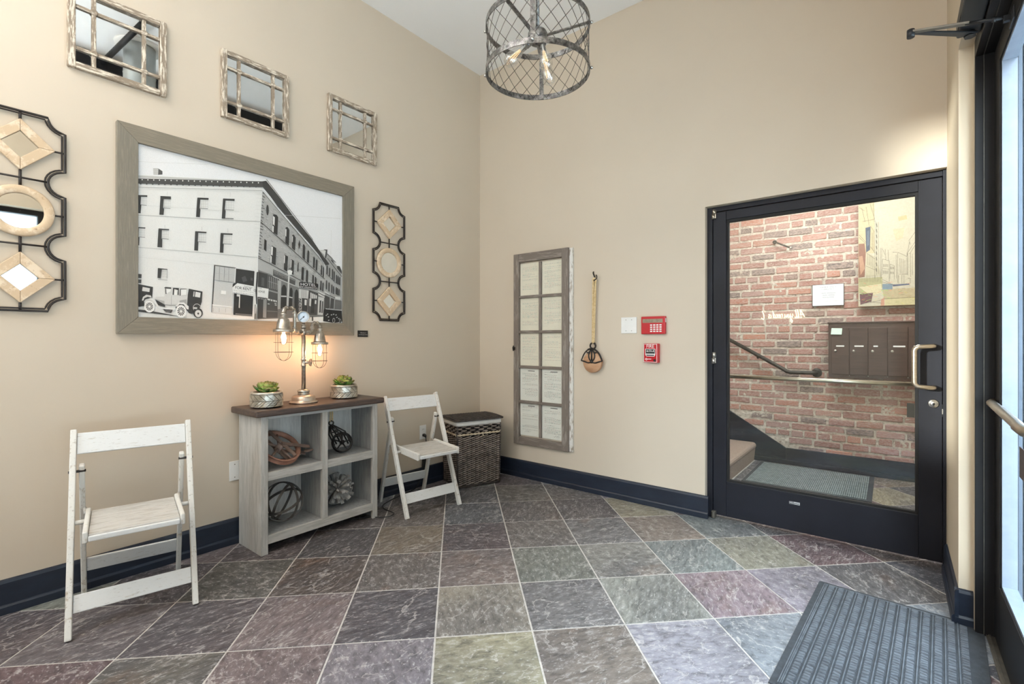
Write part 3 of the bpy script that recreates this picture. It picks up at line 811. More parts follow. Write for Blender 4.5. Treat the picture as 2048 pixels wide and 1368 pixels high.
(3,132,'9713 4726 9826 4646 9846 4669 9733 4750'),
(3,196,'7309 6362 7414 6293 7425 6309 7320 6378'),
(3,204,'10383 3044 10485 2993 10499 3014 10396 3066'),
(3,196,'7679 5108 7732 5079 7745 5101 7693 5130'),
(3,204,'8639 3196 8711 3168 8724 3195 8653 3223'),
(3,196,'8892 3368 9048 3300 9061 3323 8904 3391'),
(3,146,'7108 7239 7212 7163 7230 7186 7126 7262'),
(3,132,'9680 4539 9827 4439 9847 4464 9700 4564'),
(3,196,'6382 6595 6508 6519 6517 6533 6391 6609'),
(3,158,'7099 5570 7235 5495 7246 5512 7110 5588'),
(3,204,'9140 4022 9295 3938 9310 3960 9155 4045'),
(3,158,'9782 2487 9865 2457 9870 2469 9787 2499'),
(3,146,'8502 4987 8645 4900 8657 4917 8514 5004'),
(3,146,'10101 2850 10223 2797 10232 2814 10111 2868'),
(3,146,'10600 4185 10768 4055 10785 4074 10617 4203'),
(3,196,'9810 3690 9976 3597 9994 3624 9829 3717'),
(3,132,'8552 4329 8661 4271 8672 4289 8563 4347'),
(3,132,'10371 2440 10487 2396 10498 2418 10383 2463'),
(3,132,'7543 5964 7642 5900 7651 5912 7551 5976'),
(3,146,'9585 2604 9667 2574 9681 2603 9599 2633'),
(3,204,'9418 3798 9512 3747 9522 3763 9428 3813'),
(3,146,'9066 3453 9121 3428 9137 3455 9081 3480'),
(3,196,'9926 3936 10033 3871 10049 3892 9942 3957'),
(3,146,'9957 2981 10056 2937 10067 2956 9968 3001'),
(3,196,'6869 7153 7012 7053 7024 7069 6881 7169'),
(3,204,'6807 4582 6945 4521 6953 4536 6814 4597'),
(3,204,'8426 3858 8549 3801 8558 3818 8435 3875'),
(3,204,'10244 4086 10394 3983 10413 4005 10262 4108'),
(3,158,'6652 7434 6791 7336 6807 7357 6668 7455'),
(3,146,'6702 7280 6823 7196 6835 7212 6714 7296'),
(3,132,'9359 3074 9423 3047 9438 3075 9374 3102'),
(3,146,'6491 7202 6578 7144 6595 7169 6508 7227'),
(3,204,'10510 4076 10630 3988 10651 4012 10530 4100'),
(3,158,'9443 2602 9572 2556 9581 2576 9452 2622'),
(3,146,'9681 2876 9822 2817 9836 2844 9694 2902'),
(3,204,'6786 5988 6898 5923 6914 5948 6802 6013'),
(3,204,'6762 4321 6820 4298 6830 4319 6772 4342'),
(3,132,'9262 5032 9343 4975 9355 4990 9274 5047'),
(3,158,'8332 3385 8440 3342 8452 3366 8344 3409'),
(3,196,'8908 3206 8972 3179 8986 3207 8922 3233'),
(3,204,'10510 3746 10628 3668 10641 3683 10522 3762'),
(3,196,'10197 4385 10311 4302 10329 4324 10216 4407'),
(3,132,'7977 6236 8048 6186 8063 6206 7993 6256'),
(3,132,'10198 4489 10348 4377 10359 4389 10209 4502'),
(3,196,'7989 5705 8110 5626 8123 5645 8002 5723'),
(3,158,'8357 4361 8434 4322 8447 4342 8370 4382'),
(3,132,'7027 4087 7142 4041 7148 4054 7033 4100'),
(3,158,'8381 4585 8446 4549 8457 4565 8391 4601'),
(3,158,'8333 5275 8397 5235 8413 5256 8348 5297'),
(3,146,'7201 4943 7331 4878 7342 4898 7213 4963'),
(3,132,'9180 4924 9255 4874 9271 4895 9196 4945'),
(3,196,'7540 5863 7666 5783 7682 5807 7556 5886'),
(3,196,'7185 4538 7260 4504 7268 4519 7193 4553'),
(3,196,'9339 4372 9406 4331 9415 4344 9348 4385'),
(3,146,'7310 4360 7426 4309 7434 4325 7319 4377'),
(3,158,'6668 3761 6744 3734 6750 3750 6675 3776'),
(3,204,'6487 8023 6547 7978 6559 7994 6499 8039'),
(3,196,'9346 3489 9410 3458 9419 3474 9355 3505'),
(3,196,'8425 5232 8575 5137 8593 5162 8443 5257'),
(3,196,'9671 3233 9740 3201 9750 3219 9682 3251'),
(3,132,'9158 3792 9268 3735 9279 3753 9169 3810'),
(3,196,'10341 3815 10422 3762 10438 3782 10356 3834'),
(3,158,'6508 5935 6571 5900 6586 5925 6523 5960'),
(3,132,'7401 7129 7503 7052 7514 7066 7412 7143'),
(3,146,'6800 4901 6918 4845 6930 4866 6811 4922'),
(3,132,'8555 4412 8695 4336 8709 4358 8569 4434'),
(3,158,'6416 6857 6527 6787 6534 6798 6424 6868'),
(3,204,'8710 3890 8849 3822 8864 3847 8725 3915'),
(3,158,'9938 4051 10092 3953 10102 3966 9947 4064'),
(3,132,'9692 2943 9792 2900 9799 2914 9700 2957'),
(3,146,'7493 4565 7605 4511 7616 4530 7504 4584'),
(3,132,'6338 4673 6397 4648 6410 4674 6351 4699'),
(3,204,'6693 7817 6781 7751 6792 7765 6704 7831'),
(3,146,'7804 5392 7901 5334 7913 5352 7817 5410'),
(3,146,'6446 5126 6492 5104 6505 5128 6459 5150'),
(3,132,'8748 4333 8881 4260 8890 4275 8758 4348'),
(3,204,'10582 2394 10714 2341 10728 2368 10596 2420'),
(3,132,'7285 4222 7357 4191 7370 4217 7298 4248'),
(3,196,'10047 4486 10107 4442 10121 4459 10061 4503'),
(3,146,'9374 4692 9496 4611 9512 4631 9389 4712'),
(3,196,'7995 5425 8122 5347 8134 5364 8007 5443'),
(3,146,'9250 3700 9360 3644 9370 3661 9260 3716'),
(3,204,'6745 5745 6845 5691 6860 5716 6761 5770'),
(3,204,'9510 4937 9628 4852 9648 4877 9530 4962'),
(3,158,'7866 3834 7934 3805 7940 3818 7872 3846'),
(3,204,'7664 3435 7779 3392 7789 3416 7674 3458'),
(3,158,'7805 4514 7921 4456 7932 4474 7815 4532'),
(3,196,'7921 6314 8021 6243 8039 6266 7939 6337'),
(3,146,'6891 6201 6950 6165 6963 6186 6905 6221'),
(3,132,'10376 3443 10475 3385 10493 3409 10393 3467'),
(3,146,'7456 6565 7602 6463 7620 6488 7475 6590'),
(3,158,'6369 6470 6475 6407 6487 6426 6381 6489'),
(3,204,'7885 6750 8017 6650 8037 6674 7905 6774'),
(3,132,'9077 4660 9156 4610 9175 4636 9096 4685'),
(3,132,'10469 3974 10593 3887 10605 3901 10481 3987'),
(3,158,'7237 7212 7336 7139 7353 7159 7254 7233'),
(3,158,'9211 3667 9322 3611 9333 3629 9222 3685'),
(3,146,'8211 4560 8267 4531 8279 4550 8223 4580'),
(3,158,'8986 4321 9143 4231 9159 4255 9002 4344'),
(3,204,'6386 4477 6476 4440 6482 4453 6392 4490'),
(3,132,'6827 5490 6953 5423 6966 5444 6839 5511'),
(3,204,'10623 2588 10744 2535 10757 2558 10636 2612'),
(3,158,'9751 3779 9837 3731 9848 3746 9762 3794'),
(3,146,'7420 6523 7540 6440 7557 6461 7436 6544'),
(3,196,'7659 6455 7734 6402 7746 6418 7671 6471'),
(3,196,'8647 6052 8800 5936 8811 5950 8659 6066'),
(3,132,'6577 5589 6682 5533 6692 5551 6587 5606'),
(3,204,'10047 3389 10165 3326 10180 3349 10062 3412'),
(3,146,'6631 4050 6693 4027 6698 4038 6636 4061'),
(3,132,'7956 5251 8021 5213 8029 5225 7965 5264'),
(3,204,'8530 5967 8607 5910 8617 5923 8540 5979'),
(3,158,'7111 4677 7198 4636 7206 4651 7119 4691'),
(3,146,'9293 4490 9405 4420 9419 4439 9307 4508'),
(3,132,'7508 4487 7559 4463 7571 4483 7519 4508'),
(3,146,'8874 3560 8954 3523 8960 3535 8881 3572'),
(3,146,'9625 4746 9694 4697 9704 4709 9635 4758'),
(3,132,'8084 4573 8210 4507 8222 4526 8095 4592'),
(3,204,'6785 4094 6899 4049 6910 4071 6795 4116'),
(3,146,'8440 3601 8552 3552 8564 3576 8453 3624'),
(3,204,'9754 2521 9871 2479 9881 2500 9764 2542'),
(3,132,'7218 7246 7283 7197 7297 7215 7232 7263'),
(3,204,'9973 2494 10114 2441 10123 2460 9982 2512'),
(3,158,'8338 4139 8475 4072 8487 4092 8349 4159'),
(3,132,'8157 6379 8230 6324 8248 6347 8175 6402'),
(3,146,'7658 6083 7715 6044 7732 6068 7675 6106'),
(3,132,'9869 4466 9943 4414 9954 4427 9880 4479'),
(3,196,'8404 4588 8476 4548 8490 4570 8418 4609'),
(3,196,'8741 3618 8897 3546 8911 3573 8755 3644'),
(3,158,'8184 3663 8253 3634 8266 3659 8197 3689'),
(3,146,'10361 3429 10484 3358 10504 3385 10381 3456'),
(3,132,'9874 3939 10040 3838 10058 3863 9892 3963'),
(3,204,'9005 4559 9155 4469 9173 4495 9024 4585'),
(3,146,'6497 4050 6626 4002 6634 4020 6505 4068'),
(3,132,'8750 4997 8819 4953 8833 4973 8765 5016'),
(3,196,'10644 4023 10772 3928 10787 3945 10659 4040'),
(3,146,'10659 2602 10782 2547 10789 2559 10665 2614'),
(3,196,'8487 5910 8573 5848 8591 5870 8504 5932'),
(3,146,'6429 6581 6483 6549 6498 6572 6444 6605'),
(3,146,'8128 4838 8261 4764 8278 4789 8144 4864'),
(3,132,'10229 3778 10302 3732 10312 3745 10239 3791'),
(3,196,'6720 6581 6815 6521 6833 6547 6737 6607'),
(3,146,'9953 3368 10012 3337 10028 3361 9968 3392'),
(3,204,'7292 4290 7415 4236 7425 4256 7303 4310'),
(3,158,'8685 4088 8745 4057 8761 4083 8701 4114'),
(3,132,'10429 3501 10500 3458 10517 3481 10446 3524'),
(3,204,'7355 6456 7431 6405 7439 6416 7363 6467'),
(3,158,'8417 3700 8552 3639 8565 3664 8430 3724'),
(3,132,'6593 6706 6728 6621 6736 6633 6601 6718'),
(3,146,'8109 5319 8236 5241 8254 5267 8127 5345'),
(3,132,'8002 6097 8109 6023 8126 6044 8018 6119'),
(3,158,'8935 4220 9008 4180 9017 4195 8945 4235'),
(3,196,'8751 2937 8856 2898 8865 2918 8760 2956'),
(3,132,'9623 4209 9727 4144 9744 4167 9639 4232'),
(3,204,'7186 3803 7235 3784 7240 3795 7191 3814'),
(3,146,'7317 5185 7367 5158 7378 5177 7329 5204'),
(3,204,'6995 3838 7063 3812 7070 3828 7002 3853'),
(3,146,'8322 5151 8413 5095 8423 5108 8331 5164'),
(3,132,'7025 4865 7102 4828 7111 4846 7034 4883'),
(3,146,'8245 6379 8298 6339 8315 6359 8261 6399'),
(3,132,'8706 4077 8848 4005 8858 4022 8717 4094'),
(3,204,'6586 6255 6699 6188 6716 6214 6602 6280'),
(3,132,'9859 3533 9976 3470 9993 3496 9876 3558'),
(3,204,'8804 3644 8952 3575 8964 3597 8816 3665'),
(3,196,'6953 6586 7080 6503 7094 6523 6967 6605'),
(3,196,'9741 3502 9824 3458 9832 3469 9748 3513'),
(3,196,'9517 3156 9622 3109 9630 3124 9526 3171'),
(3,158,'8123 4162 8269 4092 8278 4109 8133 4179'),
(3,146,'8094 4378 8181 4335 8190 4349 8103 4393'),
(3,196,'8540 6021 8631 5953 8644 5968 8552 6036'),
(3,158,'8756 3518 8900 3454 8912 3477 8768 3541'),
(3,146,'7634 4545 7765 4481 7773 4493 7641 4558'),
(3,158,'9215 2785 9334 2740 9340 2752 9221 2797'),
(3,132,'8999 3677 9133 3613 9147 3636 9013 3701'),
(3,132,'8980 4855 9073 4795 9093 4821 9000 4881'),
(3,204,'9761 2841 9920 2775 9935 2803 9776 2869'),
(3,158,'8837 3997 8956 3936 8970 3959 8851 4020'),
(3,196,'7844 4593 7967 4530 7981 4553 7858 4616'),
(3,196,'10080 4727 10215 4623 10230 4640 10095 4744'),
(3,204,'6974 7057 7118 6957 7132 6976 6988 7076'),
(3,132,'10062 3540 10153 3488 10162 3501 10070 3552'),
(3,204,'9012 3316 9135 3262 9141 3273 9018 3327'),
(3,132,'7553 6751 7651 6680 7661 6693 7563 6765'),
(3,196,'8829 3926 8984 3848 8995 3866 8840 3944'),
(3,132,'9636 5009 9757 4919 9772 4937 9652 5027'),
(3,146,'6819 4014 6960 3960 6967 3975 6826 4029'),
(3,146,'9129 4394 9259 4317 9267 4329 9137 4406'),
(3,146,'6332 5864 6410 5823 6422 5843 6344 5884'),
(3,132,'8620 4613 8700 4567 8714 4586 8634 4632'),
(3,146,'7307 6411 7377 6364 7387 6378 7317 6424'),
(3,204,'8606 4680 8693 4630 8702 4643 8615 4693'),
(3,158,'8638 4487 8700 4452 8709 4467 8647 4501'),
(3,196,'7006 3987 7063 3965 7075 3990 7017 4013'),
(3,146,'6883 4345 6945 4319 6956 4342 6894 4368'),
(3,158,'10472 4207 10539 4157 10559 4179 10492 4230'),
(3,146,'9092 5321 9167 5267 9177 5278 9102 5332'),
(3,196,'9649 3195 9807 3122 9818 3142 9661 3215'),
(3,158,'10046 3050 10183 2986 10193 3002 10056 3067'),
(3,132,'7754 4138 7896 4073 7905 4091 7763 4155'),
(3,204,'9151 5346 9305 5233 9325 5257 9171 5370'),
(3,146,'10231 3218 10300 3182 10316 3206 10247 3242'),
(3,196,'8085 5639 8167 5586 8183 5608 8101 5662'),
(3,204,'7804 5207 7889 5157 7906 5183 7821 5233'),
(3,196,'8410 5087 8493 5036 8507 5056 8424 5107'),
(3,204,'10047 3073 10119 3038 10133 3061 10060 3095'),
(3,196,'6901 7072 7027 6985 7037 6999 6911 7086'),
(3,196,'9004 5242 9148 5141 9157 5153 9013 5253'),
(3,146,'6907 6278 6998 6222 7014 6246 6923 6302'),
(3,132,'9182 5388 9255 5334 9264 5345 9191 5399'),
(3,196,'6488 4021 6596 3981 6604 4000 6497 4040'),
(3,196,'10043 2730 10186 2671 10196 2688 10052 2748'),
(3,196,'6780 3918 6830 3899 6842 3925 6791 3944'),
(3,196,'9308 3205 9368 3179 9377 3195 9317 3222'),
(3,196,'7942 5456 7998 5422 8013 5444 7957 5478'),
(3,196,'6318 7755 6377 7713 6390 7730 6331 7773'),
(3,132,'7368 6621 7424 6582 7437 6600 7381 6639'),
(3,132,'10184 3394 10342 3307 10359 3332 10201 3418'),
(3,158,'10004 3748 10117 3682 10131 3701 10018 3767'),
(3,158,'7745 5339 7802 5306 7811 5320 7754 5353'),
(3,204,'6867 4604 6917 4582 6926 4598 6876 4621'),
(3,158,'6491 6598 6595 6534 6603 6546 6499 6609'),
(3,132,'8995 5167 9084 5105 9101 5127 9011 5188'),
(3,158,'9879 3173 10038 3097 10048 3114 9889 3190'),
(3,196,'8273 6312 8330 6270 8344 6288 8288 6330'),
(3,132,'7717 5154 7818 5097 7832 5118 7731 5175'),
(3,146,'7557 5891 7684 5810 7697 5828 7569 5908'),
(3,196,'7997 6433 8054 6391 8062 6401 8005 6443'),
(3,196,'7013 6293 7091 6244 7108 6268 7029 6317'),
(3,158,'10428 3498 10487 3463 10502 3484 10444 3519'),
(3,158,'6489 6290 6623 6212 6632 6227 6498 6305'),
(3,196,'9565 3298 9673 3246 9686 3268 9577 3319'),
(3,204,'9140 4678 9231 4620 9243 4636 9152 4694'),
(3,204,'9458 3418 9533 3382 9541 3396 9466 3432'),
(3,158,'8284 4079 8340 4053 8346 4065 8291 4091'),
(3,204,'6575 5843 6666 5793 6679 5815 6588 5865'),
(3,204,'10264 2778 10384 2725 10394 2743 10274 2796'),
(3,204,'7876 4216 8010 4153 8018 4167 7884 4229'),
(3,196,'8749 5834 8878 5738 8892 5754 8763 5851'),
(3,146,'9197 3649 9284 3606 9295 3624 9209 3667'),
(3,146,'10042 4296 10113 4247 10134 4273 10063 4322'),
(3,204,'8662 2989 8732 2963 8741 2983 8671 3009'),
(3,204,'8698 3241 8814 3194 8826 3217 8710 3264'),
(3,146,'8409 3046 8564 2990 8571 3007 8417 3063'),
(3,132,'6843 7089 6903 7048 6916 7066 6856 7108'),
(3,132,'7240 4643 7335 4598 7345 4618 7251 4662'),
(3,132,'6974 5168 7114 5097 7128 5121 6988 5193'),
(3,196,'7129 4846 7244 4790 7251 4803 7136 4858'),
(3,132,'7847 4473 7971 4411 7986 4436 7861 4498'),
(3,158,'8146 4723 8234 4675 8241 4686 8153 4734'),
(3,204,'9350 5152 9446 5082 9460 5098 9364 5168'),
(3,132,'8256 4689 8368 4627 8377 4641 8265 4702'),
(3,196,'10541 3343 10643 3283 10660 3307 10558 3366'),
(3,146,'6991 5232 7056 5198 7067 5218 7002 5251'),
(3,158,'9702 4921 9860 4804 9875 4821 9717 4938'),
(3,204,'7591 5806 7714 5729 7722 5740 7598 5817'),
(3,132,'8231 3321 8330 3283 8335 3295 8237 3333'),
(3,132,'7940 3677 8080 3620 8091 3643 7952 3700'),
(3,158,'8262 5940 8328 5893 8344 5913 8278 5959'),
(3,204,'7203 4260 7273 4230 7283 4251 7214 4281'),
(3,204,'6922 4873 7010 4831 7017 4844 6929 4886'),
(3,146,'7823 5682 7901 5633 7913 5649 7834 5698'),
(3,132,'9327 4596 9458 4511 9471 4528 9340 4613'),
(3,158,'9940 4157 10007 4114 10021 4131 9954 4175'),
(3,196,'8182 4672 8287 4615 8305 4642 8199 4699'),
(3,196,'8338 4112 8486 4039 8499 4062 8351 4135'),
(3,204,'7593 4853 7689 4803 7702 4825 7606 4875'),
(3,132,'9826 2698 9899 2669 9907 2683 9833 2712'),
(3,132,'8774 5200 8909 5110 8926 5133 8791 5223'),
(3,196,'7633 3549 7717 3518 7727 3539 7643 3571'),
(3,196,'10090 2670 10170 2637 10184 2665 10105 2697'),
(3,158,'7574 3388 7662 3357 7667 3368 7579 3399'),
(3,132,'9034 2822 9125 2789 9137 2815 9046 2848'),
(3,204,'7185 7174 7293 7094 7303 7107 7195 7187'),
(3,196,'10045 4541 10102 4500 10112 4511 10055 4552'),
(3,158,'7961 6167 8065 6094 8082 6116 7977 6189'),
(3,132,'6868 5967 6967 5909 6984 5935 6884 5993'),
(3,132,'10383 3984 10458 3933 10468 3945 10394 3997'),
(3,158,'10506 4052 10630 3962 10645 3979 10521 4069'),
(3,196,'9943 3381 10080 3310 10094 3331 9957 3402'),
(3,204,'6382 4819 6450 4789 6460 4809 6392 4839'),
(3,204,'6434 5360 6493 5331 6504 5351 6445 5380'),
(3,196,'6861 6285 6922 6248 6939 6274 6878 6311'),
(3,158,'7856 6691 7953 6618 7970 6640 7873 6712'),
(3,196,'7130 3924 7178 3905 7184 3917 7135 3936'),
(3,146,'9799 4514 9942 4414 9962 4438 9818 4538'),
(3,132,'7643 5361 7785 5278 7798 5297 7655 5379'),
(3,196,'9035 3725 9104 3691 9117 3713 9048 3747'),
(3,132,'10332 3637 10438 3572 10457 3598 10351 3663'),
(3,158,'7075 6966 7146 6916 7161 6937 7090 6987'),
(3,146,'8178 4416 8287 4360 8295 4374 8186 4429'),
(3,196,'9807 3661 9867 3628 9879 3646 9819 3679'),
(3,204,'9990 3139 10120 3076 10135 3101 10005 3163'),
(3,132,'8733 5863 8833 5788 8846 5804 8746 5879'),
(3,146,'6529 7609 6657 7518 6670 7535 6541 7626'),
(3,196,'6886 7668 6946 7623 6954 7633 6894 7678'),
(3,132,'8972 4322 9105 4247 9117 4265 8984 4340'),
(3,132,'8231 4424 8292 4392 8307 4417 8246 4448'),
(3,204,'9283 4370 9402 4298 9413 4312 9294 4384'),
(3,196,'10650 3404 10803 3310 10817 3328 10664 3422'),
(3,196,'6566 5546 6694 5480 6701 5492 6573 5558'),
(3,132,'7747 3717 7816 3689 7822 3702 7753 3730'),
(3,196,'8420 3292 8496 3262 8505 3282 8430 3311'),
(3,146,'6539 6257 6614 6213 6627 6234 6552 6278'),
(3,158,'6418 4251 6509 4215 6516 4231 6425 4266'),
(3,204,'10640 3526 10809 3418 10823 3436 10654 3544'),
(3,204,'6513 5914 6630 5850 6641 5868 6524 5932'),
(3,204,'8732 5432 8838 5359 8856 5381 8750 5454'),
(3,132,'9100 4438 9227 4362 9239 4379 9112 4455'),
(3,158,'9488 4692 9544 4654 9558 4672 9502 4711'),
(3,196,'9806 4693 9901 4625 9921 4648 9826 4716'),
(3,158,'8538 5205 8601 5164 8620 5191 8557 5231'),
(3,196,'9948 3770 10085 3690 10099 3709 9962 3790'),
(3,196,'6800 3797 6899 3761 6908 3783 6809 3819'),
(3,196,'6551 6106 6599 6078 6613 6100 6565 6128'),
(3,146,'8366 6279 8459 6209 8476 6229 8383 6300'),
(3,204,'8830 3948 8955 3884 8963 3897 8837 3960'),
(3,146,'8356 5219 8497 5130 8507 5144 8365 5232'),
(3,132,'6510 7630 6561 7593 6575 7612 6524 7648'),
(3,158,'9490 4741 9602 4663 9622 4688 9509 4765'),
(3,132,'6650 6496 6763 6426 6774 6444 6661 6513'),
(3,146,'8863 5000 9002 4910 9020 4935 8881 5025'),
(3,132,'7368 3704 7419 3685 7431 3712 7380 3732'),
(3,146,'9915 3855 10064 3766 10074 3780 9925 3869'),
(3,204,'9556 5130 9681 5036 9702 5061 9578 5155'),
(3,158,'7997 3385 8099 3346 8112 3374 8010 3413'),
(3,196,'9662 4533 9821 4426 9830 4438 9671 4545'),
(3,158,'8133 3759 8206 3728 8218 3750 8145 3782'),
(3,132,'10565 3192 10634 3153 10642 3164 10572 3203'),
(3,158,'7563 4192 7682 4138 7695 4163 7576 4216'),
(3,204,'9204 4461 9261 4426 9274 4444 9217 4479'),
(3,146,'10011 4474 10162 4366 10183 4390 10031 4499'),
(3,146,'9259 4265 9368 4201 9378 4215 9269 4280'),
(3,132,'8322 6001 8425 5928 8441 5948 8338 6021'),
(3,146,'8911 4616 9067 4522 9081 4542 8925 4636'),
(3,196,'10396 4112 10467 4061 10482 4078 10410 4128'),
(3,204,'8056 6293 8168 6212 8183 6231 8071 6312'),
(3,158,'7366 4099 7425 4074 7435 4094 7376 4120'),
(3,146,'8526 5361 8648 5281 8662 5300 8540 5380'),
(3,196,'9399 5104 9494 5035 9512 5057 9418 5126'),
(3,204,'7450 4161 7539 4122 7545 4134 7455 4172'),
(3,204,'8723 5610 8856 5515 8870 5533 8737 5628'),
(3,146,'9903 4325 9962 4286 9975 4303 9917 4342'),
(3,146,'6633 5157 6765 5092 6773 5108 6641 5172'),
(3,146,'6456 4841 6509 4818 6520 4838 6467 4862'),
(3,196,'7733 6576 7830 6506 7848 6529 7751 6600'),
(3,132,'9974 4420 10099 4332 10111 4346 9986 4434'),
(3,158,'8821 2862 8940 2819 8948 2836 8828 2879'),
(3,196,'10626 2532 10720 2491 10732 2513 10638 2554'),
(3,158,'9056 4954 9180 4872 9190 4884 9066 4966'),
(3,158,'7267 6726 7341 6674 7350 6687 7276 6738'),
(3,132,'9783 2570 9926 2517 9932 2529 9790 2583'),
(3,204,'7876 4283 7942 4252 7950 4266 7884 4297'),
(3,158,'9665 3294 9754 3251 9768 3274 9679 3317'),
(3,196,'7475 3475 7588 3434 7593 3447 7480 3488'),
(3,132,'6572 7081 6668 7017 6680 7034 6584 7098'),
(3,146,'8806 5423 8904 5355 8915 5368 8816 5436'),
(4,96,'6440 8124 6556 8071 6580 8114 6464 8167'),
(4,96,'6426 7929 6576 7839 6603 7880 6453 7970'),
(4,96,'6414 7733 6532 7671 6558 7713 6439 7775'),
(4,96,'6404 7537 6524 7495 6545 7539 6424 7581'),
(4,96,'6385 7346 6480 7250 6513 7286 6418 7381'),
(4,96,'6382 7146 6567 7115 6581 7161 6396 7191'),
(4,96,'6362 6954 6463 6880 6492 6919 6391 6993'),
(4,96,'6353 6758 6474 6701 6498 6743 6376 6800'),
(4,96,'6343 6563 6518 6518 6535 6562 6360 6607'),
(4,96,'6324 6372 6435 6270 6466 6306 6355 6409'),
(4,96,'6315 6176 6466 6094 6490 6135 6339 6217'),
(4,96,'6306 5980 6461 5940 6478 5985 6323 6024'),
(4,96,'6295 5786 6479 5750 6493 5795 6309 5831'),
(4,96,'6276 5595 6390 5519 6417 5558 6303 5634'),
(4,96,'6265 5401 6435 5302 6460 5343 6290 5442'),
(4,96,'6252 5208 6345 5149 6371 5189 6278 5248'),
(4,96,'6240 5015 6334 4956 6359 4996 6265 5055'),
(4,96,'6233 4820 6410 4775 6425 4819 6248 4864'),
(4,96,'6218 4628 6360 4571 6380 4613 6238 4670'),
(4,96,'6202 4438 6295 4368 6322 4406 6229 4475'),
(4,96,'6190 4245 6306 4161 6333 4199 6217 4283'),
(4,96,'6181 4051 6354 3974 6374 4015 6201 4093'),
(4,72,'6433 8855 6666 8951 7610 8007 8407 7086 9776 5694 10853 4343 10829 4260 10615 4237 10238 4756 8451 6444 7407 7452 6925 8023 6473 8484'),
(5,215,'6647 9001 7602 7999 7618 8015 6662 9016'),
(5,60,'6667 9043 9809 5689 9835 5713 6689 9066'),
(5,110,'6462 8183 8438 6242 8464 6268 6486 8210'),
(5,110,'8438 6242 10459 4309 10487 4336 8464 6268'),
(5,205,'6464 8306 7397 7380 7417 7401 6483 8327'),
(5,190,'7797 6985 8407 7069 8407 7086 7798 7002'),
(5,78,'6312 6243 7850 5148 7878 5185 6338 6279'),
(5,78,'7850 5150 10696 3046 10726 3080 7877 5183'),
(5,92,'6170 3938 6894 3653 6913 3696 6189 3980'),
(5,92,'6895 3656 9101 2720 9121 2758 6912 3693'),
(5,66,'7087 6800 7146 6912 7328 6906 7429 6781 7379 5588 7069 5743'),
(5,66,'7924 6209 8049 6251 8176 6084 8135 5030 7905 5172'),
(5,66,'8367 5781 8473 5818 8602 5649 8548 4750 8347 4900'),
(5,66,'8863 5560 8929 5231 8850 4903 8798 5213'),
(5,66,'9104 5234 9184 5309 9273 5107 9238 4206 9075 4358'),
(5,66,'6559 5223 6696 5123 6678 4420 6522 4540'),
(5,66,'6828 7115 6821 6965 6799 6841 6768 6769 6733 6763 6701 6823 6679 6938 6671 7084 6679 7234 6700 7357 6731 7429 6766 7436 6798 7376 6820 7262'),
(6,226,'7095 6801 7215 6722 7188 6168 7096 6254'),
(6,226,'7068 6148 7148 6121 7129 5732 7061 5762'),
(6,226,'7912 6083 7978 6094 7958 5594 7904 5648'),
(6,226,'8358 5696 8409 5683 8393 5282 8351 5318'),
(5,66,'9432 4864 9497 4956 9563 4818 9529 4034 9389 4131'),
(5,66,'9849 4476 9907 4567 9970 4427 9939 3720 9819 3800'),
(5,66,'10050 4330 10104 4400 10163 4279 10118 3568 10020 3652'),
(5,66,'10435 3969 10480 4038 10512 3913 10490 3305 10403 3370'),
(5,66,'10586 3878 10627 3937 10664 3821 10632 3189 10559 3256'),
(5,66,'7016 4850 7307 4743 7259 3621 6949 3765'),
(5,66,'7843 4413 8078 4309 8027 3291 7805 3418'),
(5,66,'8291 4152 8498 4074 8450 3127 8252 3219'),
(5,66,'8749 3999 8808 3965 8783 3361 8708 3403'),
(5,66,'9024 3679 9110 3741 9187 3654 9145 2796 8983 2873'),
(5,66,'9338 3524 9412 3581 9486 3455 9456 2695 9304 2775'),
(5,66,'9784 3252 9837 3298 9895 3199 9882 2664 9763 2726'),
(5,66,'9971 3121 10029 3176 10087 3046 10074 2657 9962 2699'),
(5,66,'10376 2900 10422 2946 10468 2864 10450 2216 10345 2303'),
(5,66,'10527 2784 10573 2830 10619 2748 10596 2161 10505 2228'),
(6,226,'6997 4808 7093 4782 7064 4229 6971 4276'),
(6,226,'6941 4194 7018 4164 6999 3732 6934 3764'),
(6,226,'7828 4359 7884 4338 7861 3823 7804 3857'),
(6,226,'8283 4111 8324 4095 8300 3587 8251 3622'),
(5,92,'7116 3344 8583 2809 8563 2441 7098 2926'),
(6,150,'7143 3291 8550 2774 8538 2736 7136 3251'),
(5,196,'7098 2919 8563 2425 8563 2372 7098 2840'),
(4,126,'6142 3209 6905 3023 7489 2734 8584 2374 8836 2289 9522 2209 10712 1792 10712 958 10713 423 6912 137 6136 74'),
(5,74,'6190 3093 6767 2992 6735 2102 6802 2072 6787 1456 6707 193 6118 134'),
(6,150,'6489 1341 6704 1367 6674 193 6459 206'),
(6,96,'6387 2756 6551 2735 6536 2191 6355 2212'),
(5,88,'6783 2959 7482 2741 7384 238 6707 193'),
(6,178,'6855 2863 6843 2109 6869 2110 6880 2864'),
(6,178,'6976 2832 6964 2089 6990 2091 7002 2833'),
(6,178,'7098 2801 7086 2070 7112 2071 7124 2802'),
(6,178,'7221 2769 7209 2050 7235 2051 7247 2771'),
(6,178,'7345 2738 7332 2030 7358 2031 7371 2739'),
(6,170,'6798 2539 7445 2380 7451 2402 6804 2561'),
(6,150,'6802 2021 7432 1886 7425 1799 6803 1918'),
(7,216,'6754 1438 6921 1411 6902 1308 6754 1335'),
(7,216,'6955 1406 7070 1377 7050 1273 6955 1303'),
(7,216,'7108 1382 7244 1354 7224 1249 7108 1279'),
(7,216,'7261 1358 7344 1327 7323 1222 7261 1254'),
(7,196,'6755 1131 6882 1115 6875 1060 6755 1070'),
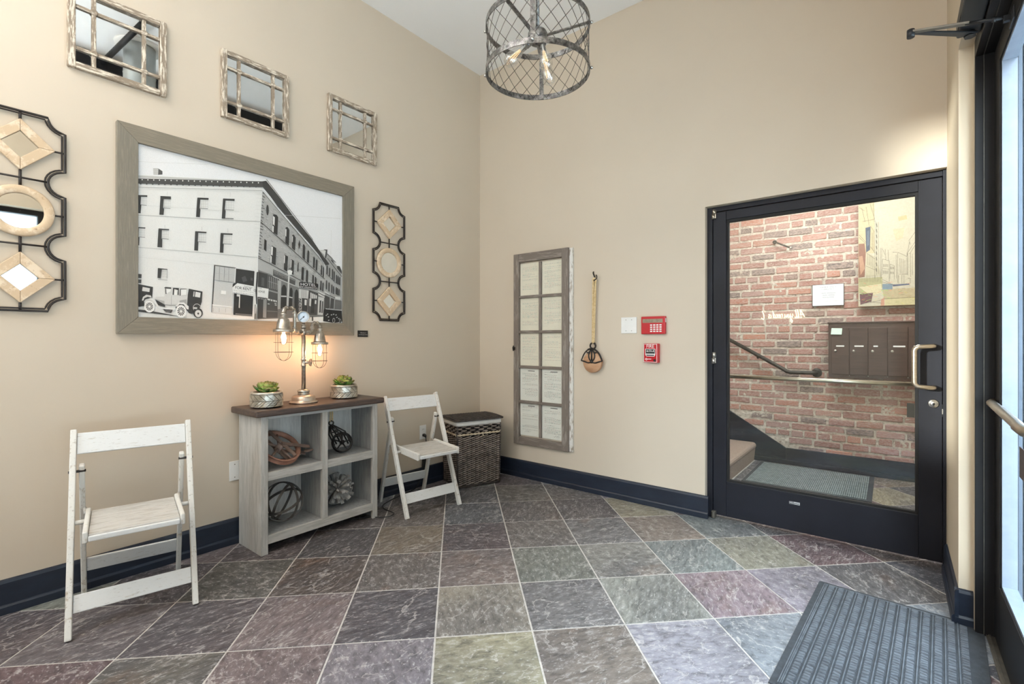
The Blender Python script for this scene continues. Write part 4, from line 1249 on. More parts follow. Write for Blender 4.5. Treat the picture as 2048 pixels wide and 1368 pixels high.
(7,196,'7193 1183 7323 1167 7317 1112 7193 1121'),
(7,196,'7210 1080 7341 1064 7334 1008 7211 1018'),
(6,120,'6706 669 7383 653 7383 601 6706 601'),
(5,178,'7410 2669 7627 2646 7580 819 7395 774'),
(6,62,'7629 1693 7648 2171 7728 2367 7815 2421 7912 2356 7969 2171 7962 1711'),
(6,62,'8181 1662 8193 2085 8233 2229 8295 2285 8361 2197 8394 2037 8370 1611'),
(6,62,'7610 1605 7970 1623 7939 850 7580 839'),
(6,62,'8140 1591 8370 1570 8347 802 8113 835'),
(7,214,'7622 1685 7978 1691 7978 1615 7618 1605'),
(7,214,'8165 1661 8386 1620 8378 1563 8157 1592'),
(6,60,'8525 584 8503 1293 8522 1903 8584 2109 8659 2187 8743 2099 8786 1918 8763 570'),
(7,205,'8089 3103 8191 3100 8093 835 7980 851'),
(7,232,'8027 3359 8210 3437 8375 3371 8314 3111 8089 3103'),
(8,120,'8161 3573 8272 3544 8334 3428 8088 3437'),
(6,206,'8815 2226 9522 2167 9457 1644 9350 708 8817 653'),
(7,66,'9027 1623 9436 1602 9372 646 9008 658'),
(8,214,'9220 1529 9371 1516 9350 1142 9212 1158'),
(7,128,'9022 2178 9014 1623 9049 1624 9057 2179'),
(7,128,'9158 2186 9151 1629 9186 1631 9194 2188'),
(7,128,'9296 2195 9288 1636 9324 1637 9332 2197'),
(7,60,'8811 1592 8989 1601 8972 1387 8795 1379'),
(7,60,'8812 1367 8989 1375 8973 1161 8795 1154'),
(7,60,'8812 1122 8990 1129 8973 915 8796 909'),
(7,60,'8813 877 8990 883 8974 669 8796 664'),
(6,84,'9522 2209 10210 2041 10099 517 9437 503'),
(7,214,'9632 2049 10120 1867 10098 1655 9632 1632'),
(8,110,'9721 2013 9713 1636 9753 1637 9762 2014'),
(8,110,'9863 2021 9854 1643 9895 1644 9903 2023'),
(8,110,'9987 2028 9979 1649 10020 1650 10028 2030'),
(7,66,'9720 1574 9941 1563 9898 638 9633 632'),
(8,214,'9964 1543 10075 1527 10053 1274 9942 1290'),
(8,206,'9566 1629 9698 1614 9663 1091 9545 1129'),
(6,212,'10209 2210 10711 2006 10689 1748 10210 1914'),
(7,70,'10210 2104 10712 1899 10712 1843 10210 2049'),
(6,205,'10210 1808 10643 1745 10552 527 10166 540'),
(7,70,'10323 1539 10437 1544 10392 693 10279 690'),
(7,80,'10496 1504 10588 1499 10533 675 10442 673'),
(8,56,'8835 2665 8920 2725 10141 2704 10209 2633 10187 2327 10119 2268 8844 2310'),
(2,172,'10320 5041 10895 5180 10895 4943 11295 4666 11534 4279 11679 4119 12045 3781 12069 978 10712 936 10711 3054 10780 3962'),
(3,216,'10320 5020 10802 5103 10779 4692 10710 4619 10640 4804'),
(4,74,'10710 4576 11036 4204 11036 4126 10780 4056 10595 4285'),
(4,86,'10617 5152 10909 5182 10895 4900 10802 4523 10710 4606 10788 5080'),
(4,80,'10902 4557 11541 3852 11576 3880 10936 4584'),
(4,96,'10879 4861 11541 4330 11575 4365 10912 4895'),
(4,84,'10789 3478 11497 2887 11525 2915 10817 3505'),
(4,84,'11543 3853 12029 3370 12060 3397 11574 3879'),
(4,78,'11655 4117 11873 4117 12045 3781 12045 3560 11679 3922'),
(4,86,'11201 4547 11367 4414 11391 4220 11201 4438'),
(4,76,'10849 4033 10914 4083 10942 3983 10929 3438 10836 3481'),
(4,76,'11036 3880 11102 3930 11130 3829 11116 3282 11022 3326'),
(4,76,'11263 3815 11329 3865 11358 3764 11344 3084 11249 3128'),
(4,76,'11391 3676 11458 3725 11487 3623 11472 2985 11377 3030'),
(4,76,'11583 3431 11650 3481 11679 3378 11665 2825 11568 2871'),
(4,76,'11703 3376 11771 3426 11800 3323 11786 2768 11689 2814'),
(4,76,'11825 3299 11893 3348 11922 3245 11907 2733 11810 2779'),
(4,76,'10803 2976 10868 3024 10896 2923 10883 2337 10790 2383'),
(4,76,'10990 2840 11055 2888 11084 2787 11070 2198 10976 2244'),
(4,76,'11211 2705 11277 2753 11306 2651 11292 2103 11197 2150'),
(4,76,'11344 2606 11410 2654 11439 2552 11425 2046 11330 2092'),
(4,76,'11559 2555 11626 2604 11655 2501 11641 2036 11545 2083'),
(4,76,'11655 2496 11723 2545 11752 2441 11737 1976 11641 2023'),
(4,76,'11776 2438 11844 2487 11873 2383 11859 1960 11762 2008'),
(4,84,'10711 1941 11084 1811 11084 1056 10666 956'),
(4,78,'11178 1772 11439 1720 11392 1023 11108 1035'),
(4,110,'11511 1680 12020 1616 12020 999 11463 1003'),
(4,206,'10711 2241 11084 2070 11084 1919 10711 2048'),
(5,70,'10703 2060 11502 1770 11520 1808 10720 2097'),
(4,214,'11511 1898 11947 1877 11922 1678 11511 1724'),
(6,44,'10620 891 10712 1000 10874 1027 12020 964 12069 119 11440 -19 11155 30 10575 101'),
(7,206,'10758 1010 12020 946 12020 902 10758 959'),
(7,196,'11497 177 11487 98 11458 34 11416 -2 11369 -2 11327 33 11298 96 11288 175 11298 254 11327 317 11369 353 11415 354 11458 319 11487 256'),
(8,50,'11464 177 11454 107 11428 56 11392 37 11357 55 11330 106 11321 175 11330 244 11356 296 11392 315 11428 297 11454 246'),
(7,170,'11986 140 11974 51 11942 -13 11898 -37 11854 -14 11822 50 11810 137 11822 225 11854 290 11898 314 11942 291 11974 227'),
(8,50,'11952 139 11944 73 11925 25 11898 7 11871 24 11852 72 11844 138 11852 204 11871 252 11898 270 11925 253 11944 205'),
(7,190,'10759 531 10851 567 10870 508 10782 472'),
(7,190,'10921 427 11014 464 11033 404 10944 368'),
(7,190,'11155 583 11250 620 11269 560 11179 523'),
(7,190,'11321 630 11416 667 11435 607 11344 570'),
(7,190,'10945 192 11038 227 11057 167 10968 132'),
(7,190,'11583 418 11680 455 11699 394 11607 358'),
(7,190,'11728 333 11825 370 11844 309 11752 272'),
(7,190,'10851 619 10944 656 10963 596 10874 559'),
(7,190,'11511 591 11607 628 11627 567 11535 531'),
(5,70,'9743 405 9841 407 9841 93 9744 92'),
(3,236,'6136 137 8913 345 10597 485 10598 102 12020 -14 12090 0 6136 -52'),
(4,70,'3665 3191 3721 3191 3592 403 3524 407'),
(4,196,'3722 3166 4830 3163 4788 2267 3708 2299'),
(5,92,'3648 3215 4860 3188 4875 3138 3676 3167'),
(5,120,'3955 3141 3929 2278 3943 2278 3968 3142'),
(5,120,'4215 3141 4189 2271 4203 2272 4229 3142'),
(5,120,'4465 3141 4438 2265 4452 2265 4478 3141'),
(5,180,'3720 2724 4801 2708 4802 2723 3721 2738'),
(5,150,'3678 2310 4786 2252 4789 2283 3681 2340'),
(4,206,'3680 2250 4698 2229 4649 774 3601 835'),
(5,238,'4048 1738 4309 1728 4298 1513 4025 1521'),
(5,236,'3573 881 4658 807 4649 726 3568 802'),
(4,214,'3573 787 4650 710 4639 339 3558 411'),
(5,140,'3609 663 3602 428 3615 428 3623 663'),
(5,140,'3936 673 3928 436 3942 435 3949 673'),
(5,140,'4283 683 4275 444 4289 443 4297 683'),
(4,64,'4860 3137 5964 3096 5919 2136 4969 2242 4669 1968 4692 2196 4818 2270'),
(5,230,'4830 3163 4869 3163 4824 2254 4776 2267'),
(5,88,'5182 2624 5397 2740 5523 2453 5275 2336'),
(5,92,'5711 2667 5854 2645 5839 2477 5712 2501'),
(4,54,'4760 1618 5889 1514 5829 263 4720 308'),
(5,214,'4911 1578 5108 1572 5081 739 5020 753 5048 1438 4905 1448'),
(5,120,'4839 408 5829 363 5813 296 4825 327'),
(6,236,'4939 2252 6819 2056 6781 1439 4694 1647 4654 1961'),
(7,188,'4729 1827 4813 1823 4813 1787 4729 1791'),
(7,188,'4849 1821 4913 1818 4913 1782 4849 1785'),
(7,188,'4950 1816 5006 1814 5006 1778 4950 1780'),
(7,188,'5043 1812 5124 1808 5124 1772 5043 1776'),
(7,188,'5161 1806 5235 1803 5235 1767 5161 1770'),
(7,188,'5272 1801 5388 1796 5388 1759 5272 1765'),
(7,188,'5425 1794 5486 1791 5486 1755 5425 1758'),
(7,188,'5523 1789 5569 1787 5569 1751 5523 1753'),
(7,188,'5607 1785 5655 1783 5655 1746 5607 1749'),
(7,188,'5693 1781 5763 1778 5763 1741 5693 1745'),
(7,188,'5801 1776 5864 1773 5864 1736 5801 1739'),
(7,188,'4730 1697 4803 1694 4803 1658 4730 1662'),
(7,188,'4839 1692 4950 1686 4950 1650 4839 1656'),
(7,188,'4987 1684 5087 1679 5087 1643 4987 1649'),
(7,188,'5124 1677 5214 1673 5214 1637 5124 1641'),
(7,188,'5251 1671 5361 1665 5361 1629 5251 1635'),
(7,188,'5398 1663 5513 1658 5513 1621 5399 1627'),
(7,188,'5551 1656 5600 1653 5600 1617 5551 1619'),
(7,188,'5638 1651 5739 1646 5739 1610 5638 1615'),
(7,188,'5777 1644 5832 1641 5832 1605 5777 1608'),
(7,188,'5870 1639 5949 1635 5949 1599 5870 1603'),
(7,188,'6162 1524 6240 1520 6241 1483 6162 1487'),
(7,188,'6279 1518 6348 1514 6348 1477 6280 1481'),
(7,188,'6387 1512 6437 1509 6437 1472 6388 1475'),
(7,188,'6477 1507 6539 1504 6539 1466 6477 1470'),
(7,188,'6579 1502 6686 1496 6686 1458 6579 1464'),
(7,188,'6163 1423 6289 1416 6289 1379 6163 1386'),
(7,188,'6328 1414 6451 1407 6451 1370 6328 1377'),
(7,188,'6491 1405 6539 1402 6539 1365 6491 1368'),
(7,188,'6578 1400 6674 1395 6674 1357 6578 1363'),
(7,188,'6714 1392 6777 1389 6777 1351 6714 1355'),
(7,222,'5948 3087 6109 3129 6041 1019 5957 82 5808 120'),
(8,74,'6077 3032 6158 3090 6112 2028 6093 1021 6041 1053 6000 1820'),
(7,232,'5894 3176 6157 3201 6174 3091 6029 3011 5916 3101'),
(8,110,'5964 1016 6051 986 6070 83 5925 88'),
(8,236,'6019 1002 6061 986 6004 416 5979 433'),
(4,66,'-5 1757 675 1652 638 1049 348 969 213 741 1 696'),
(5,214,'217 1612 534 1569 513 1365 188 1399'),
(5,206,'182 888 226 1075 377 1212 576 1185 623 1055 438 1103 287 1022 251 890'),
(5,52,'0 844 288 818 289 595 2 531'),
(4,70,'2 402 442 375 1779 135 2250 63 3 284'),
(4,212,'1201 1674 1249 1734 2362 1707 2315 775 1776 757 1223 700 1126 925 732 1004 809 1120 1204 1177'),
(5,170,'1908 995 2245 1088 2264 773 1909 800'),
(5,176,'841 990 1189 928 1206 737 968 805'),
(5,64,'2362 1695 3052 1588 3019 1001 2925 655 2802 471 2248 477 2274 774 2312 1368'),
(6,224,'2699 1556 2956 1514 2922 1230 2665 1266'),
(6,206,'2604 1562 2650 1557 2623 1264 2574 1270'),
(5,60,'1256 1697 1508 1693 1502 1616 1256 1620 1290 1315 1251 1313 1224 1637 1170 1653'),
(5,60,'1600 1687 1878 1689 1867 1286 1813 1303 1832 1577 1656 1625 1635 1286 1576 1291'),
(5,90,'1938 1661 2249 1688 2249 1660 1972 1624 1957 1271 1907 1269'),
(5,236,'1298 1603 1493 1603 1483 1479 1290 1353'),
(5,236,'1657 1567 1805 1556 1774 1301 1642 1294'),
(5,236,'1979 1617 2242 1640 2227 1324 1967 1291'),
(5,150,'1519 1250 1505 748 1522 748 1535 1250'),
(5,120,'1222 708 1776 687 1777 710 1223 730'),
(6,66,'763 986 904 916 1222 719 1223 585 905 670'),
(7,230,'378 970 592 1047 747 948 969 578 1288 529 1744 581 1646 462 1224 470 906 519 670 869 531 958'),
(6,60,'1128 487 1580 460 1516 285 1257 310'),
(6,110,'1521 439 1517 410 1505 382 1485 357 1458 336 1426 319 1391 309 1353 305 1316 307 1281 316 1249 331 1222 351 1202 375 1190 402'),
(6,60,'1711 599 1842 837 2076 885 2264 655 2282 458 2111 650 1910 683 1745 445'),
(7,228,'1710 677 1859 876 2110 906 2349 697 2350 519 2265 517 2111 788 1909 800 1777 640'),
(5,60,'2248 497 2627 467 2558 266 2385 303'),
(6,62,'3068 349 3056 259 3021 177 2966 112 2897 70 2821 55 2745 68 2677 108 2622 171 2588 250 2575 338 2587 427 2621 508 2675 573 2743 616 2819 632 2895 620 2964 581 3020 518 3056 438'),
(7,214,'3001 307 2988 227 2951 158 2896 112 2832 95 2767 110 2712 154 2676 221 2662 300 2675 380 2711 448 2765 494 2830 512 2895 498 2950 454 2987 387'),
(8,70,'2880 305 2871 267 2846 243 2816 242 2791 265 2781 303 2791 340 2815 364 2846 365 2870 342'),
(6,190,'2584 665 2783 663 2773 551 2574 565'),
(7,190,'2593 502 2571 561 2598 570 2617 519'),
(7,190,'2572 559 2563 622 2591 623 2598 568'),
(7,190,'2564 620 2570 684 2596 677 2591 621'),
(7,190,'2569 682 2589 742 2613 728 2596 675'),
(7,190,'2588 741 2620 793 2640 772 2612 726'),
(7,190,'2619 792 2662 833 2676 806 2639 770'),
(7,190,'2660 832 2710 860 2718 829 2675 805'),
(7,190,'2708 859 2762 870 2763 838 2716 829'),
(7,190,'2761 870 2815 865 2808 834 2761 838'),
(7,190,'2814 865 2865 843 2851 815 2807 834'),
(7,190,'2863 844 2908 807 2888 783 2850 816'),
(7,190,'2907 809 2941 759 2917 742 2887 785'),
(7,190,'2940 761 2963 702 2935 692 2916 743'),
(7,190,'2962 704 2971 640 2942 638 2935 694'),
(7,236,'746 590 740 512 720 439 688 374 646 321 596 284 541 264 485 263 431 280 381 315 339 365 307 428 287 500 280 576 286 652 306 725 337 790 378 842 427 880 482 901 538 903 593 887 643 853 686 802 718 739 739 667'),
(8,60,'558 584 676 588 669 523 556 565'),
(8,60,'552 552 654 477 624 425 544 536'),
(8,60,'535 528 594 395 549 370 522 520'),
(8,60,'512 518 513 364 465 373 498 521'),
(8,60,'489 526 431 391 393 431 478 538'),
(8,60,'471 549 371 470 354 530 466 567'),
(8,60,'465 581 349 578 356 642 467 600'),
(8,60,'471 614 370 687 400 739 480 629'),
(8,60,'488 638 429 769 474 795 501 645'),
(8,60,'511 647 510 802 559 793 525 645'),
(8,60,'535 639 592 775 631 736 546 628'),
(8,60,'552 616 653 697 671 636 557 598'),
(7,236,'2235 398 2228 311 2206 229 2171 157 2125 98 2070 57 2010 36 1949 35 1890 55 1835 94 1790 151 1755 221 1733 301 1725 386 1732 472 1753 553 1787 625 1832 684 1886 725 1946 748 2007 750 2067 731 2122 693 2169 636 2204 566 2227 485'),
(8,60,'2029 393 2157 396 2150 323 2027 372'),
(8,60,'2022 357 2134 273 2100 215 2013 340'),
(8,60,'2004 330 2068 182 2019 154 1990 322'),
(8,60,'1978 320 1979 148 1926 158 1963 323'),
(8,60,'1953 329 1890 179 1848 224 1941 342'),
(8,60,'1934 355 1825 267 1805 334 1928 375'),
(8,60,'1927 391 1801 388 1808 460 1929 412'),
(8,60,'1934 427 1824 510 1856 568 1943 444'),
(8,60,'1952 454 1888 601 1937 629 1966 462'),
(8,60,'1978 464 1977 637 2030 627 1993 461'),
(8,60,'2003 455 2066 607 2108 562 2015 442'),
(8,60,'2022 429 2133 519 2152 451 2028 409')]
PHOTO_TXT = [('FOR RENT', (0.5283, 0.1945), 0.0242, -0.0598, (48, 46, 46), 7, 0.849), ('OR LEASE', (0.6238, 0.1859), 0.0192, -0.089, (48, 46, 46), 9, 0.838), ('Good Location', (0.5575, 0.2084), 0.0103, -0.1088, (90, 88, 88), 7, 0.799), ('YEARS', (0.6275, 0.2047), 0.0097, -0.13, (120, 118, 118), 9, 0.871), ('HOTEL', (0.9475, 0.2555), 0.0261, 0.0261, (232, 232, 232), 9, 1.373), ('NEW WASHINGTON', (0.9487, 0.2364), 0.0156, -0.0008, (226, 226, 226), 9, 0.916), ('NORTHWESTERN', (0.7611, 0.3), 0.027, -0.3304, (160, 158, 156), 7, 0.439), ('C', (0.8896, 0.1489), 0.0211, -0.0066, (236, 236, 236), 9, 1.164), ('A', (0.8897, 0.1252), 0.021, -0.0131, (236, 236, 236), 9, 1.175), ('F', (0.8897, 0.1014), 0.0209, -0.0197, (236, 236, 236), 9, 1.172), ('E', (0.8897, 0.0777), 0.0211, -0.0197, (236, 236, 236), 9, 1.164)]
PAINTING = [(1,(186, 176, 146),'19 9297 1161 9334 1172 4752 530 4820 4 5652'),
(1,(184, 178, 156),'530 4897 1201 4444 1675 2730 520 2591'),
(2,(196, 184, 156),'2462 6711 3272 6749 3153 5875 2690 5634'),
(2,(190, 176, 138),'2816 7782 3391 7842 3447 7464 2872 7401'),
(2,(168, 166, 130),'-8 2554 1734 2574 1730 1668 1125 945 18 1237'),
(3,(136, 98, 86),'4 5729 440 5716 530 4820 459 2673 -8 2631'),
(4,(178, 140, 118),'18 4565 281 4615 462 3442 149 2851'),
(3,(70, 84, 104),'508 7133 878 7197 838 5094 561 4894'),
(4,(92, 108, 128),'630 6808 784 6864 767 5562 625 5425'),
(3,(106, 76, 84),'80 1156 1066 1177 941 420 138 149'),
(3,(120, 140, 156),'1731 1932 2440 1906 2438 1413 1729 1441'),
(3,(96, 104, 128),'2440 1846 3590 1842 3590 1732 2468 1657'),
(2,(196, 188, 150),'1904 602 4034 606 4031 -15 1901 -38'),
(2,(206, 198, 166),'20 1778 1672 1974 1668 1142 882 958'),
(2,(182, 170, 140),'1729 1441 4038 1446 4034 606 1845 605'),
(4,(196, 150, 130),'1636 539 1875 754 1872 1 1603 -26'),
(4,(70, 66, 62),'227 8988 470 7675 489 7678 246 8991'),
(4,(70, 66, 62),'538 9053 777 7247 795 7249 556 9054'),
(4,(70, 66, 62),'847 9231 1176 7800 1194 7804 864 9235'),
(4,(70, 66, 62),'1061 9312 1145 7578 1163 7577 1079 9311'),
(4,(70, 66, 62),'1153 7818 292 7754 295 7731 1156 7795'),
(4,(70, 66, 62),'1206 7723 1183 2464 1202 2463 1224 7720'),
(4,(70, 66, 62),'1447 7535 1439 2825 1457 2823 1465 7532'),
(4,(70, 66, 62),'1326 7553 1306 2759 1324 2758 1344 7550'),
(4,(70, 66, 62),'1587 5162 1576 2586 1594 2585 1605 5160'),
(4,(70, 66, 62),'1677 5152 1635 2431 1653 2429 1695 5150'),
(4,(70, 66, 62),'870 7230 1142 6657 1157 6667 886 7240'),
(4,(70, 66, 62),'862 5391 1195 4743 1210 4754 878 5402'),
(4,(70, 66, 62),'524 4889 1207 4205 1217 4223 535 4906'),
(4,(70, 66, 62),'521 3657 1253 3210 1260 3230 528 3677'),
(4,(70, 66, 62),'20 6573 527 5814 541 5827 34 6587'),
(4,(70, 66, 62),'19 6340 496 5701 509 5716 32 6355'),
(4,(70, 66, 62),'44 9050 417 8680 427 8697 54 9068'),
(4,(70, 66, 62),'988 6607 1012 5074 1030 5073 1006 6605'),
(4,(70, 66, 62),'1110 6667 1121 4833 1139 4832 1128 6665'),
(4,(70, 66, 62),'643 4731 651 3732 670 3731 662 4730'),
(4,(70, 66, 62),'766 4680 774 3683 792 3681 784 4678'),
(4,(70, 66, 62),'900 4589 908 3555 926 3554 919 4588'),
(4,(70, 66, 62),'1040 4498 1042 3467 1060 3466 1058 4497'),
(4,(70, 66, 62),'1739 4150 2212 3953 2217 3975 1743 4172'),
(4,(70, 66, 62),'1732 4162 1726 2726 1744 2725 1750 4160'),
(4,(70, 66, 62),'2206 3965 2197 2088 2215 2087 2223 3963'),
(4,(70, 66, 62),'1736 3319 2210 3202 2212 3224 1739 3341'),
(4,(70, 66, 62),'1737 5065 1913 4517 1929 4524 1753 5072'),
(4,(70, 66, 62),'1915 5049 1970 4062 1987 4062 1933 5048'),
(4,(70, 66, 62),'2122 4951 2147 3970 2164 3969 2139 4949'),
(4,(70, 66, 62),'2453 4678 2802 4640 2802 4663 2453 4701'),
(4,(70, 66, 62),'2798 4642 3428 4205 3435 4224 2805 4661'),
(4,(70, 66, 62),'3440 4212 3616 5519 3599 5525 3423 4217'),
(4,(70, 66, 62),'3558 5559 3984 6276 3971 6291 3544 5573'),
(4,(70, 66, 62),'3599 5446 3655 5219 3671 5224 3615 5451'),
(4,(70, 66, 62),'3497 4570 4008 5467 3995 5481 3483 4584'),
(4,(70, 66, 62),'3610 4411 4007 5175 3993 5188 3595 4424'),
(4,(70, 66, 62),'3481 4504 3472 2587 3489 2586 3498 4503'),
(4,(70, 66, 62),'3651 4486 3669 2424 3686 2424 3668 4485'),
(4,(70, 66, 62),'3792 4398 3783 2563 3800 2561 3808 4396'),
(4,(70, 66, 62),'3424 4584 3415 2666 3433 2664 3442 4582'),
(4,(70, 66, 62),'2935 4116 2958 2776 2975 2776 2953 4115'),
(4,(70, 66, 62),'3050 4068 3044 2770 3061 2768 3067 4066'),
(4,(70, 66, 62),'3165 4019 3159 2723 3176 2722 3182 4018'),
(4,(70, 66, 62),'3279 3934 3290 2676 3307 2675 3296 3933'),
(4,(70, 66, 62),'2793 4578 2781 1972 2798 1971 2810 4576'),
(4,(70, 66, 62),'2676 4441 2696 2351 2713 2350 2694 4440'),
(4,(70, 66, 62),'2851 2700 3481 2649 3481 2671 2851 2722'),
(4,(70, 66, 62),'3072 2619 3080 1877 3098 1876 3089 2618'),
(4,(70, 66, 62),'3216 2608 3212 1868 3229 1867 3233 2606'),
(4,(70, 66, 62),'2842 2637 2838 1894 2856 1893 2859 2636'),
(4,(70, 66, 62),'3479 2281 3677 2266 3677 2288 3479 2303'),
(4,(70, 66, 62),'3640 2280 3638 1839 3655 1838 3657 2279'),
(4,(70, 66, 62),'2269 3648 2561 3471 2567 3491 2275 3668'),
(4,(70, 66, 62),'2263 3659 2258 2384 2275 2382 2281 3657'),
(4,(70, 66, 62),'2555 3482 2550 2287 2567 2286 2573 3480'),
(4,(70, 66, 62),'1729 2338 2319 1919 2327 1939 1737 2357'),
(4,(70, 66, 62),'1730 2110 2786 1663 2791 1684 1735 2132'),
(4,(70, 66, 62),'1845 593 4023 617 4023 639 1844 616'),
(4,(70, 66, 62),'1 530 1663 224 1665 247 3 553'),
(4,(70, 66, 62),'202 212 1607 454 1604 476 199 235'),
(4,(70, 66, 62),'1284 7401 1319 7091 1372 7094 1337 7404'),
(4,(70, 66, 62),'1281 6898 1316 6589 1370 6592 1335 6901'),
(4,(70, 66, 62),'1279 6396 1314 6087 1368 6090 1333 6399'),
(4,(70, 66, 62),'1277 5893 1312 5584 1366 5588 1331 5897'),
(4,(70, 66, 62),'1275 5391 1310 5082 1364 5086 1329 5394'),
(4,(70, 66, 62),'1273 4888 1308 4580 1362 4584 1327 4892'),
(4,(70, 66, 62),'1271 4386 1306 4078 1359 4083 1324 4390'),
(4,(70, 66, 62),'1268 3883 1303 3576 1357 3581 1322 3889'),
(4,(70, 66, 62),'1266 3381 1301 3074 1355 3080 1320 3387'),
(4,(70, 66, 62),'1790 3703 1789 3439 1806 3437 1808 3701'),
(4,(70, 66, 62),'1787 3137 1786 2834 1804 2833 1805 3135'),
(4,(70, 66, 62),'1855 3697 1854 3433 1872 3431 1873 3695'),
(4,(70, 66, 62),'1853 3131 1851 2829 1869 2828 1871 3129'),
(4,(70, 66, 62),'1921 3691 1919 3427 1937 3425 1938 3689'),
(4,(70, 66, 62),'1918 3125 1917 2824 1935 2822 1936 3124'),
(4,(70, 66, 62),'1986 3685 1985 3421 2002 3419 2004 3683'),
(4,(70, 66, 62),'1983 3120 1982 2819 2000 2817 2001 3118'),
(4,(70, 66, 62),'2051 3679 2050 3415 2068 3414 2069 3677'),
(4,(70, 66, 62),'2048 3114 2047 2813 2065 2812 2066 3113'),
(4,(70, 66, 62),'2116 3673 2115 3409 2132 3408 2134 3671'),
(4,(70, 66, 62),'2113 3109 2112 2808 2130 2807 2131 3107'),
(4,(70, 66, 62),'2289 3430 2299 3204 2323 3204 2312 3430'),
(4,(70, 66, 62),'2287 2980 2298 2792 2321 2792 2310 2981'),
(4,(70, 66, 62),'2359 3424 2370 3198 2393 3198 2382 3424'),
(4,(70, 66, 62),'2357 2974 2368 2786 2391 2787 2380 2975'),
(4,(70, 66, 62),'2429 3418 2440 3192 2463 3192 2453 3418'),
(4,(70, 66, 62),'2427 2968 2438 2780 2462 2781 2451 2969'),
(4,(70, 66, 62),'2500 3411 2510 3186 2533 3186 2523 3411'),
(4,(70, 66, 62),'2497 2963 2508 2775 2532 2775 2521 2963'),
(4,(110, 104, 84),'77 2857 75 2238 93 2237 96 2855'),
(4,(110, 104, 84),'196 2847 193 2230 212 2229 214 2846'),
(4,(110, 104, 84),'314 2838 311 2222 330 2220 333 2837'),
(4,(110, 104, 84),'432 2829 429 2213 448 2212 450 2827'),
(4,(110, 104, 84),'549 2819 546 2205 565 2204 567 2818'),
(4,(110, 104, 84),'666 2810 663 2197 682 2195 684 2809'),
(4,(110, 104, 84),'783 2801 780 2188 798 2187 801 2799'),
(4,(110, 104, 84),'899 2792 896 2180 915 2179 917 2790'),
(4,(110, 104, 84),'1015 2782 1012 2172 1030 2171 1033 2781'),
(4,(110, 104, 84),'1130 2773 1128 2164 1146 2162 1148 2772'),
(4,(110, 104, 84),'1245 2764 1243 2156 1261 2154 1263 2763'),
(4,(110, 104, 84),'1360 2755 1357 2147 1375 2146 1378 2754'),
(4,(110, 104, 84),'1474 2746 1472 2139 1490 2138 1492 2744'),
(4,(110, 104, 84),'1588 2737 1586 2131 1604 2130 1606 2735'),
(4,(120, 112, 100),'2106 1042 2191 1043 2190 1062 2106 1061'),
(4,(226, 112, 100),'236 533 346 639 336 654 226 548'),
(4,(226, 216, 100),'3721 619 4045 487 4048 504 3725 637'),
(4,(150, 112, 100),'906 1239 1262 1174 1263 1192 908 1258'),
(4,(226, 140, 100),'3455 1868 3646 1852 3646 1870 3455 1886'),
(4,(150, 112, 100),'1502 518 1814 519 1814 537 1501 537'),
(4,(150, 112, 100),'3708 1292 3871 1251 3873 1269 3711 1310'),
(4,(150, 140, 100),'454 829 764 930 760 948 450 848'),
(4,(120, 216, 100),'1708 961 2034 910 2036 928 1709 980'),
(4,(226, 216, 100),'3035 199 3238 87 3243 104 3040 216'),
(4,(150, 140, 100),'2708 1507 2987 1397 2991 1415 2712 1524'),
(4,(150, 216, 100),'551 1861 832 1780 835 1798 554 1880'),
(4,(150, 216, 100),'1987 1343 2082 1403 2075 1420 1980 1360'),
(4,(150, 140, 100),'2284 1440 2396 1489 2390 1507 2278 1458'),
(4,(226, 140, 100),'348 1298 661 1152 665 1169 353 1316'),
(4,(150, 140, 100),'3425 692 3721 782 3717 800 3421 710'),
(4,(150, 112, 100),'1988 1932 2065 1986 2058 2003 1981 1948'),
(4,(226, 140, 100),'1114 1806 1392 1832 1390 1851 1112 1825'),
(4,(120, 216, 100),'1847 1433 2123 1303 2128 1320 1851 1451'),
(4,(120, 216, 100),'260 1334 370 1416 362 1433 252 1351'),
(4,(226, 112, 100),'353 2128 555 2026 560 2044 358 2146'),
(4,(226, 112, 100),'2134 2009 2432 2053 2430 2072 2131 2027'),
(4,(120, 112, 100),'2094 213 2331 145 2333 163 2097 231'),
(4,(226, 216, 100),'1670 1112 1830 987 1837 1003 1677 1128'),
(4,(150, 216, 100),'338 544 450 558 448 577 336 563'),
(4,(150, 140, 100),'3312 1023 3513 1099 3508 1116 3308 1041'),
(4,(226, 216, 100),'3888 534 4205 529 4205 548 3887 552'),
(4,(120, 216, 100),'1622 1379 1842 1281 1847 1299 1626 1397'),
(4,(226, 112, 100),'2862 1005 3165 1102 3161 1120 2858 1023'),
(4,(226, 140, 100),'2837 1281 2968 1403 2959 1418 2828 1297'),
(4,(120, 112, 100),'3261 1792 3428 1867 3423 1885 3256 1809'),
(4,(150, 216, 100),'409 1107 713 1212 708 1230 404 1125'),
(4,(150, 140, 100),'228 1271 354 1237 357 1256 230 1289'),
(4,(226, 140, 100),'471 406 653 512 646 530 464 423'),
(4,(226, 216, 100),'3240 1157 3420 1039 3426 1055 3247 1173'),
(4,(120, 112, 100),'2970 891 3273 920 3272 938 2968 909'),
(4,(150, 140, 100),'1443 1389 1741 1421 1739 1440 1441 1408'),
(4,(150, 140, 100),'3569 1644 3659 1717 3651 1732 3562 1660'),
(4,(150, 140, 100),'3728 1525 4039 1450 4041 1468 3730 1543'),
(4,(150, 112, 100),'3077 1440 3319 1445 3319 1463 3076 1459'),
(4,(150, 112, 100),'1440 596 1508 661 1498 676 1431 611'),
(4,(150, 140, 100),'888 1384 1032 1349 1034 1367 890 1402'),
(4,(226, 112, 100),'1389 1185 1628 1293 1622 1311 1384 1203'),
(4,(150, 216, 100),'587 501 939 597 935 616 583 520'),
